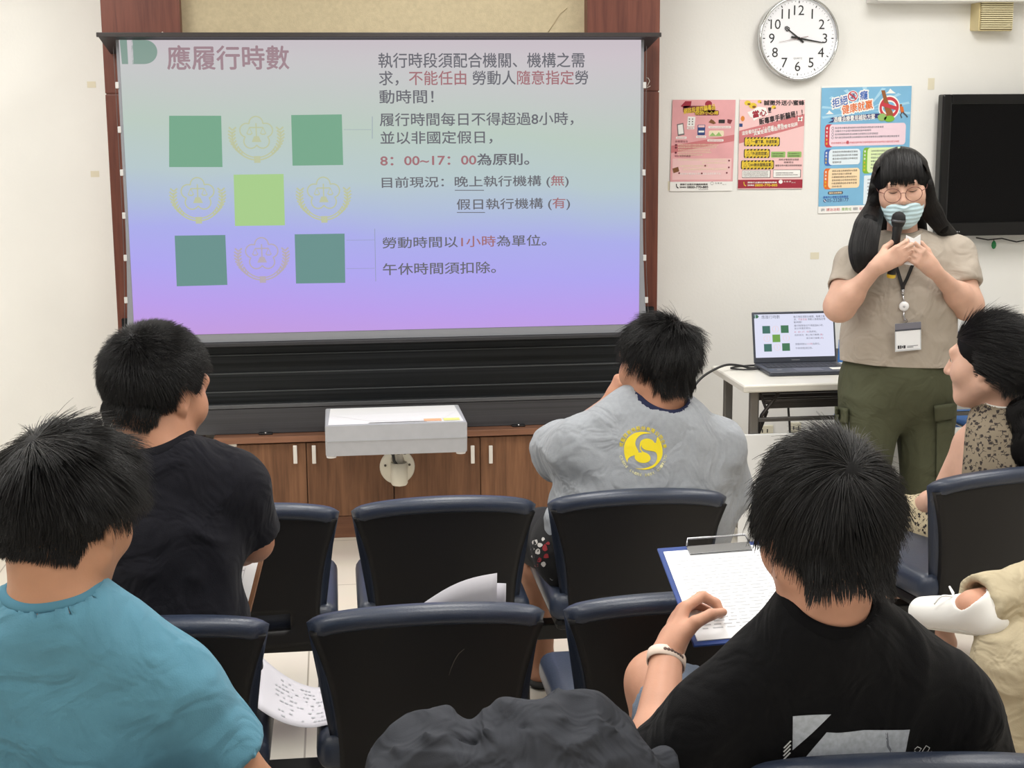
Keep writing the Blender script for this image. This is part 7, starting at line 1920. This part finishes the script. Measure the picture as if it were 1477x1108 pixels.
for q in 'LR': sk_.cap(J['hip'+q], J['kn'+q], 0.105, 0.075, 0.06); sk_.cap(J['kn'+q], J['kn'+q]*0.8+J['an'+q]*0.2, 0.075, 0.07, 0.03)
sk_.cap(J['hipL'], J['hipR'], 0.13, 0.13, 0.05); sk_.cap(0.5*(J['hipL']+J['hipR']), secs[1][0], 0.15, 0.12, 0.05)
sk_.cap(0.5*(J['hipL']+J['kn'+'L']), 0.5*(J['hipR']+J['knR']), 0.08, 0.08, 0.06)
garment('skirt', sk_, dm2, WMp, 0.006, wrinkle(0.005, (), 8, 35))
ax = nrm_(J['neck0']-J['neck'])
cc = J['neck']*0.46+J['neck0']*0.54
MB().lathe([(0.0575, -0.003), (0.0595, 0.0), (0.0575, 0.003), (0.055, 0.0)], cc, ax, 32).build('collar_piping', mat('piping_white', (232, 230, 224), 0.7), DR)
arm_e = []
hd.eyes(WMp)
WH_ = short_hair(hd, WMp, 11000, 0.075, 0.0, (0.0, 0.105, 0.055), 0.0, 81, 0.016, nape=-0.085, clump=0.12, side_len=1.0, droop=0.1, ears=True)
tail = [hd.w((0.0, -0.115, -0.055)), hd.w((-0.01, -0.135, -0.09)), P(1472, 590, 3.84), P(1476, 625, 3.82), P(1472, 660, 3.81), P(1480, 690, 3.81)]
rt_ = [0.020, 0.024, 0.034, 0.036, 0.028, 0.012]
ts = Solid()
ts.cap(hd.w((0, -0.085, -0.03)), tail[0], 0.045, 0.022, 0.03)
for i in range(5): ts.cap(tail[i], tail[i+1], rt_[i]*0.85, rt_[i+1]*0.85, 0.02)
PT = garment('ponytail', ts, hair_under, WMp, 0.005, lambda V, N: 0.004*vnoise(V*np.array([40, 40, 26]), 13), smooth=1)
n = 1800; th = rs.rand(n)*2*PI; fr = np.sqrt(rs.rand(n))*0.5+0.55; K = 18
tp = np.array(smooth(tail, 4))[:20]; T_ = np.zeros((n, K, 3)); ph = rs.rand(n)*0.8
for j in range(K):
    f_ = j/(K-1)*(len(tp)-1); i0 = int(f_); w = f_-i0; c = tp[i0]*(1-w)+tp[min(i0+1, len(tp)-1)]*w; r_ = np.interp(f_/(len(tp)-1)*5, range(6), rt_)
    wob = 0.006*np.sin(j*0.9+ph*3+th)
    T_[:, j] = c+np.stack([np.cos(th)*fr*r_+wob, np.sin(th)*fr*r_, 0.003*rs.normal(size=n)], 1)
strands('hair_strands', T_, PT, 0.0005, 0.0003)
MB().lathe([(0.021, -0.008), (0.026, 0), (0.021, 0.008)], tail[0], nrm_(tail[1]-tail[0]), 20).build('hair_tie', mat('tie_dark', (30, 26, 30), 0.6), WMp)
MB().lathe([(0, 0.006), (0.006, 0.002), (0.005, -0.003)], tail[0]+[0.0, -0.026, 0.004], (0, -1, 0.2), 12).build('hair_pearl', mat('pearl', (238, 236, 234), 0.2), WMp)

# ---- the man at the right edge, khaki trousers, one ankle on his knee
khaki = mat('khaki_twill', (180, 168, 142), 0.9, bump=0.15, bscale=350, spec=0.15, var=0.04, vscale=14, crease=0.5, cscale=11)
J = Jd(hipL=(1.80, 2.50, 0.54), hipR=(1.98, 2.62, 0.54), knL=P(1466, 955, 2.82), knR=P(1610, 838, 2.98), anL=(P(1455, 1100, 2.82)[0], 2.78, 0.09), anR=P(1404, 874, 2.86))
J['neck'] = np.array([1.98, 2.36, 1.06]); fw = nrm_((-0.75, 1, 0))
hd = Head((1.95, 2.42, 1.26), (-0.6, 1, -0.1)); J['neck0'] = hd.w((0, -0.03, -0.06))
J.update(Jd(shL=(1.84, 2.27, 1.0), shR=(2.12, 2.46, 1.0), elL=(1.76, 2.34, 0.74), elR=(2.13, 2.60, 0.74), wrL=(1.76, 2.56, 0.68), wrR=(1.98, 2.76, 0.70)))
secs = [((1.90, 2.53, 0.52), 0.17, 0.12), ((1.94, 2.47, 0.72), 0.165, 0.112), ((1.97, 2.40, 0.92), 0.17, 0.11), ((1.98, 2.37, 0.99), 0.14, 0.08)]
sd = Solid(); hd.solid(sd); neck_arms(sd, J); torso(sd, secs, fw, -0.012)
for q in 'LR': sd.cap(J['hip'+q], J['kn'+q], 0.08, 0.056, 0.04); sd.cap(J['kn'+q], J['an'+q], 0.05, 0.035, 0.03)
foot(sd, J['anL'], fw)
td = nrm_(P(1322, 872, 2.99)-P(1412, 882, 2.86)); upf = nrm_((-0.1, -0.45, 1)); sd.cap(J['anR'], J['anR']+td*0.08-upf*0.03, 0.024, 0.018, 0.02)
bx = [hd.box()]
for q in 'LR':
    t = hand(sd, J['wr'+q], (-0.5, 0.7, -0.2), (0, 0, -1), (0.8 if q == 'L' else -0.8, 0.5, 0.1), [(25, 30, 20)]*4); bx.append(box_about(J['wr'+q], *t.values()))
KMp = person(sd, 'man at the right edge in khaki trousers with one ankle on his knee', SKA, (1.9, 2.53, 0), bx, 0.008)
ks = Solid()
for q in 'LR': ks.cap(J['hip'+q], J['kn'+q], 0.105, 0.088, 0.05)
ks.cap(J['hipL'], J['hipR'], 0.125, 0.125, 0.05)
ks.cap(J['knL'], J['anL']+[0, 0, 0.02], 0.080, 0.078, 0.03); eR = J['knR']*0.03+J['anR']*0.97
ks.sleeve(J['knR'], eR, 0.085, 0.066, 0.050, 0.02, 0.05)
ks.cut(J['anL']+[0, 0, 0.01], (0, 0, -1), J['anL']-0.15, J['anL']+0.1)
fl = [(P(1420, 905, 2.8), P(1470, 850, 2.8), 0.012, 0.008), (P(1440, 910, 2.8), P(1480, 880, 2.85), 0.010, 0.007), (P(1450, 1000, 2.72), P(1475, 960, 2.72), 0.012, 0.008), (P(1445, 1060, 2.72), P(1477, 1020, 2.72), 0.012, 0.007)]
KT = garment('trousers', ks, khaki, KMp, 0.0065, wrinkle(0.012, fl, 9, 51, (1, 1, 1), 0.003))
c = front(tree(KT), 1461, 952, 0.003)
if c is not None: MB().lathe([(0, 0.003), (0.008, 0.0025), (0.009, 0), (0, 0)], c, (-0.35, -1, 0.1), 16).build('button', mat('button_black', (24, 24, 24), 0.3), KT)
tee(J, secs, fw, mat('tan_shirt', (150, 146, 138), 0.9), KMp, 1.0, 0.012, 0.75, (0.066, 0.068), 0.52, h=0.008)
short_hair(hd, KMp, 2500, 0.04, 0.3, seed=91)
hd.eyes(KMp)
def sneaker(a, d, up, lab, s=0.84):
    """white sneaker from ankle a along d; up is away from the sole"""
    d = nrm_(d); up = nrm_(np.array(up)-d*np.dot(up, d)); sd_ = np.cross(d, up)
    t = thing('sneaker', lab, 'shoe', a, world=True)
    s_ = Solid(); b = a-up*0.036
    s_.cap(b-d*0.045, b+d*0.16, 0.043, 0.040, 0.03); s_.cap(b-d*0.03, b-d*0.02+up*0.045, 0.042, 0.043, 0.03); s_.cap(b+up*0.03, b+d*0.12+up*0.0, 0.040, 0.035, 0.03)
    s_.cut(b-up*0.026, -up); s_.cap(a, a+up*0.1, 0.038, 0.05, 0.008, op='s')
    o = garment('upper', s_, mat('sneaker_white', (232, 231, 228), 0.5), t, 0.004)
    s2 = Solid(); s2.cap(b-d*0.045, b+d*0.165, 0.048, 0.045, 0.02); s2.cut(b-up*0.014, up); s2.cut(b-up*0.036, -up)
    garment('sole', s2, mat('sneaker_sole', (214, 212, 206), 0.6), t, 0.004)
    for k in range(4):
        c = b+d*(0.045+0.022*k)+up*(0.047-0.008*k)
        MB().tube([c-sd_*0.026-up*0.008, c-sd_*0.012+up*0.004, c+sd_*0.012+up*0.004, c+sd_*0.026-up*0.008], 0.0032, 6).build('lace', mat('lace_white', (240, 240, 240), 0.8), t)
    c = b+d*0.05+up*0.058
    MB().tube(smooth([c, c+sd_*0.02+up*0.014+d*0.02, c+sd_*0.035+d*0.03, c+sd_*0.015+d*0.01]), 0.0028, 6).tube(smooth([c, c-sd_*0.02+up*0.012+d*0.02, c-sd_*0.035+d*0.04-up*0.005]), 0.0028, 6).build('lace_bow', MATS['lace_white'], t)
    for o in t.children:
        for v in o.data.vertices: v.co = Vector(a)+(v.co-Vector(a))*s
    return t
sneaker(J['anR'], td, upf, 'white sneaker on the raised foot of the man in khaki trousers')
put_chair(1.985, 2.30, 'chair at the right edge under the man in khaki trousers', math.radians(34))
p_ = (P(1470, 980, 2.8))

# ---- dark jacket bundled on the nearest middle chair
jk = Solid(); Yj = 2.0
def jc(pts, r, k=0.03):
    for (a, ra), (b, rb) in zip(list(zip(pts, r)), list(zip(pts, r))[1:]): jk.cap(P(*a), P(*b), ra, rb, k)
jc([(588, 1120, Yj-0.02), (604, 1084, Yj), (622, 1062, Yj+0.01), (648, 1046, Yj+0.02)], [0.045, 0.042, 0.030, 0.020], 0.02)
jc([(648, 1036, Yj+0.02), (664, 1058, Yj), (690, 1085, Yj-0.02)], [0.020, 0.020, 0.02], 0.012)
jc([(600, 1125, Yj-0.03), (640, 1085, Yj-0.02), (690, 1108, Yj-0.03)], [0.05, 0.04, 0.04], 0.02)
jc([(706, 1062, Yj), (735, 1042, Yj), (770, 1046, Yj+0.01), (800, 1042, Yj+0.02), (830, 1044, Yj+0.01), (848, 1046, Yj)], [0.026, 0.030, 0.026, 0.032, 0.036, 0.028], 0.012)
jc([(720, 1085, Yj-0.02), (790, 1085, Yj-0.03), (860, 1085, Yj-0.01), (896, 1100, Yj)], [0.05, 0.055, 0.05, 0.034], 0.03)
jc([(730, 1135, Yj-0.05), (800, 1140, Yj-0.06), (880, 1140, Yj-0.04), (940, 1115, Yj+0.02)], [0.06, 0.06, 0.055, 0.03], 0.04)
jc([(588, 1150, Yj-0.05), (640, 1140, Yj-0.05), (720, 1150, Yj-0.05)], [0.05, 0.05, 0.05], 0.04)
def PJ(px, py): return P(px, py, Yj-0.05)
fl = [(PJ(*a_), PJ(*b_), w_, h_) for a_, b_, w_, h_ in (((590, 1040), (660, 1110), 0.012, 0.016), ((615, 1030), (650, 1060), 0.010, 0.014), ((640, 1022), (672, 1052), 0.010, 0.014), ((655, 1060), (705, 1112), 0.012, 0.016), ((632, 1050), (700, 1085), 0.008, -0.016), ((675, 1060), (712, 1090), 0.008, -0.018), ((700, 1045), (716, 1112), 0.011, 0.016), ((560, 1075), (600, 1112), 0.012, 0.010),
   ((716, 1050), (750, 1035), 0.012, 0.010), ((745, 1040), (772, 1060), 0.009, -0.010), ((775, 1062), (830, 1028), 0.012, 0.012), ((800, 1050), (860, 1085), 0.010, -0.010), ((846, 1030), (905, 1090), 0.012, 0.014), ((838, 1050), (880, 1110), 0.009, -0.010), ((740, 1080), (800, 1112), 0.011, 0.010), ((790, 1080), (850, 1100), 0.011, 0.009), ((730, 1066), (742, 1110), 0.009, -0.010), ((905, 1085), (935, 1112), 0.010, 0.012))]
V, Q = solid_mesh(jk, 0.0045, (), wrinkle(0.020, fl, 10, 7, (1, 0.8, 1.3), 0.006), 1)
o = link('jacket', mesh_np('jacket', V, Q, mat('jacket_dark', (56, 58, 64), 0.85, bump=0.12, bscale=500, spec=0.15, crease=0.75, cscale=11)), None)
tag(o, 'dark grey jacket bundled over the backrest of the nearest middle chair', 'jacket')

# ---- loose papers
pgm = mat('paper_shade', (206, 204, 212), 0.85)
def paper(name, lab, fn, nu=10, nv=8, text=None, grp=None):
    o = MB().grid(fn, nu, nv).build(name, pgm); o.modifiers.new('thick', 'SOLIDIFY').thickness = 0.0008
    tag(o, lab, 'paper', grp); return o
yb2 = R2+0.055
def lean(px0, px1, pxt0, pyt0, pxt1, pyt1, dy):
    a0, a1 = PZ(px0, 900, 0.46), PZ(px1, 900, 0.46); t0, t1 = P(pxt0, pyt0, yb2+dy), P(pxt1, pyt1, yb2+dy)
    b0, b1 = np.array([t0[0]-0.01, yb2+0.06+dy, 0.455]), np.array([t1[0], yb2+0.06+dy, 0.455])
    return lambda u, v: (b0*(1-u)+b1*u)*(1-v)+(t0*(1-u)+t1*u)*v+np.array([0, 0.012*math.sin(PI*u)*v, 0.010*math.sin(PI*u)*v])
paper('paper_sheet', 'front sheet of the loose papers leaning on the empty second row chair', lean(0, 0, 606, 874, 717, 827, 0.0))
paper('paper_sheet', 'rear sheet of the loose papers leaning on the empty second row chair', lean(0, 0, 640, 866, 730, 842, 0.02))
q0, q1 = P(378, 942, 3.02), P(488, 985, 3.02)
def curl(u, v):
    x = P(375, 960, 3.02)[0]+0.165*u
    w = (u-0.72)/0.72
    z = 0.452+0.058*max(0, -w)**2.0+0.012*max(0, w)
    return (x, 2.90+0.19*v+0.03*u, z-0.012*(1-v)**2+0.03*v*max(0, -w))
pp = paper('paper_sheet', 'curled printed sheet lying across the gap between two second row seats', curl, 16, 8)
mb = MB(); rnd = random.Random(2)
for j in range(9):
    v = 0.1+0.09*j; u = 0.18+0.1*rnd.random()
    while u < 0.9:
        w_ = 0.02+0.03*rnd.random()
        if rnd.random() < 0.55:
            q = [np.array(curl(*k))+[0, 0, 0.0015] for k in ((u, v), (u+w_, v), (u+w_, v+0.028), (u, v+0.028))]; mb.poly(q)
        u += w_+0.015
mb.build('page_text', MATS['page_ink'], pp)
beam(1.38, 2.35, 3.88, 'black steel rail carrying the turned chair on the right', WRZ*0.0, 0.292, legs=(0.3, 0.9))
for o in list(bpy.data.objects):
    if o.get('_world') is not None: del o['_world']
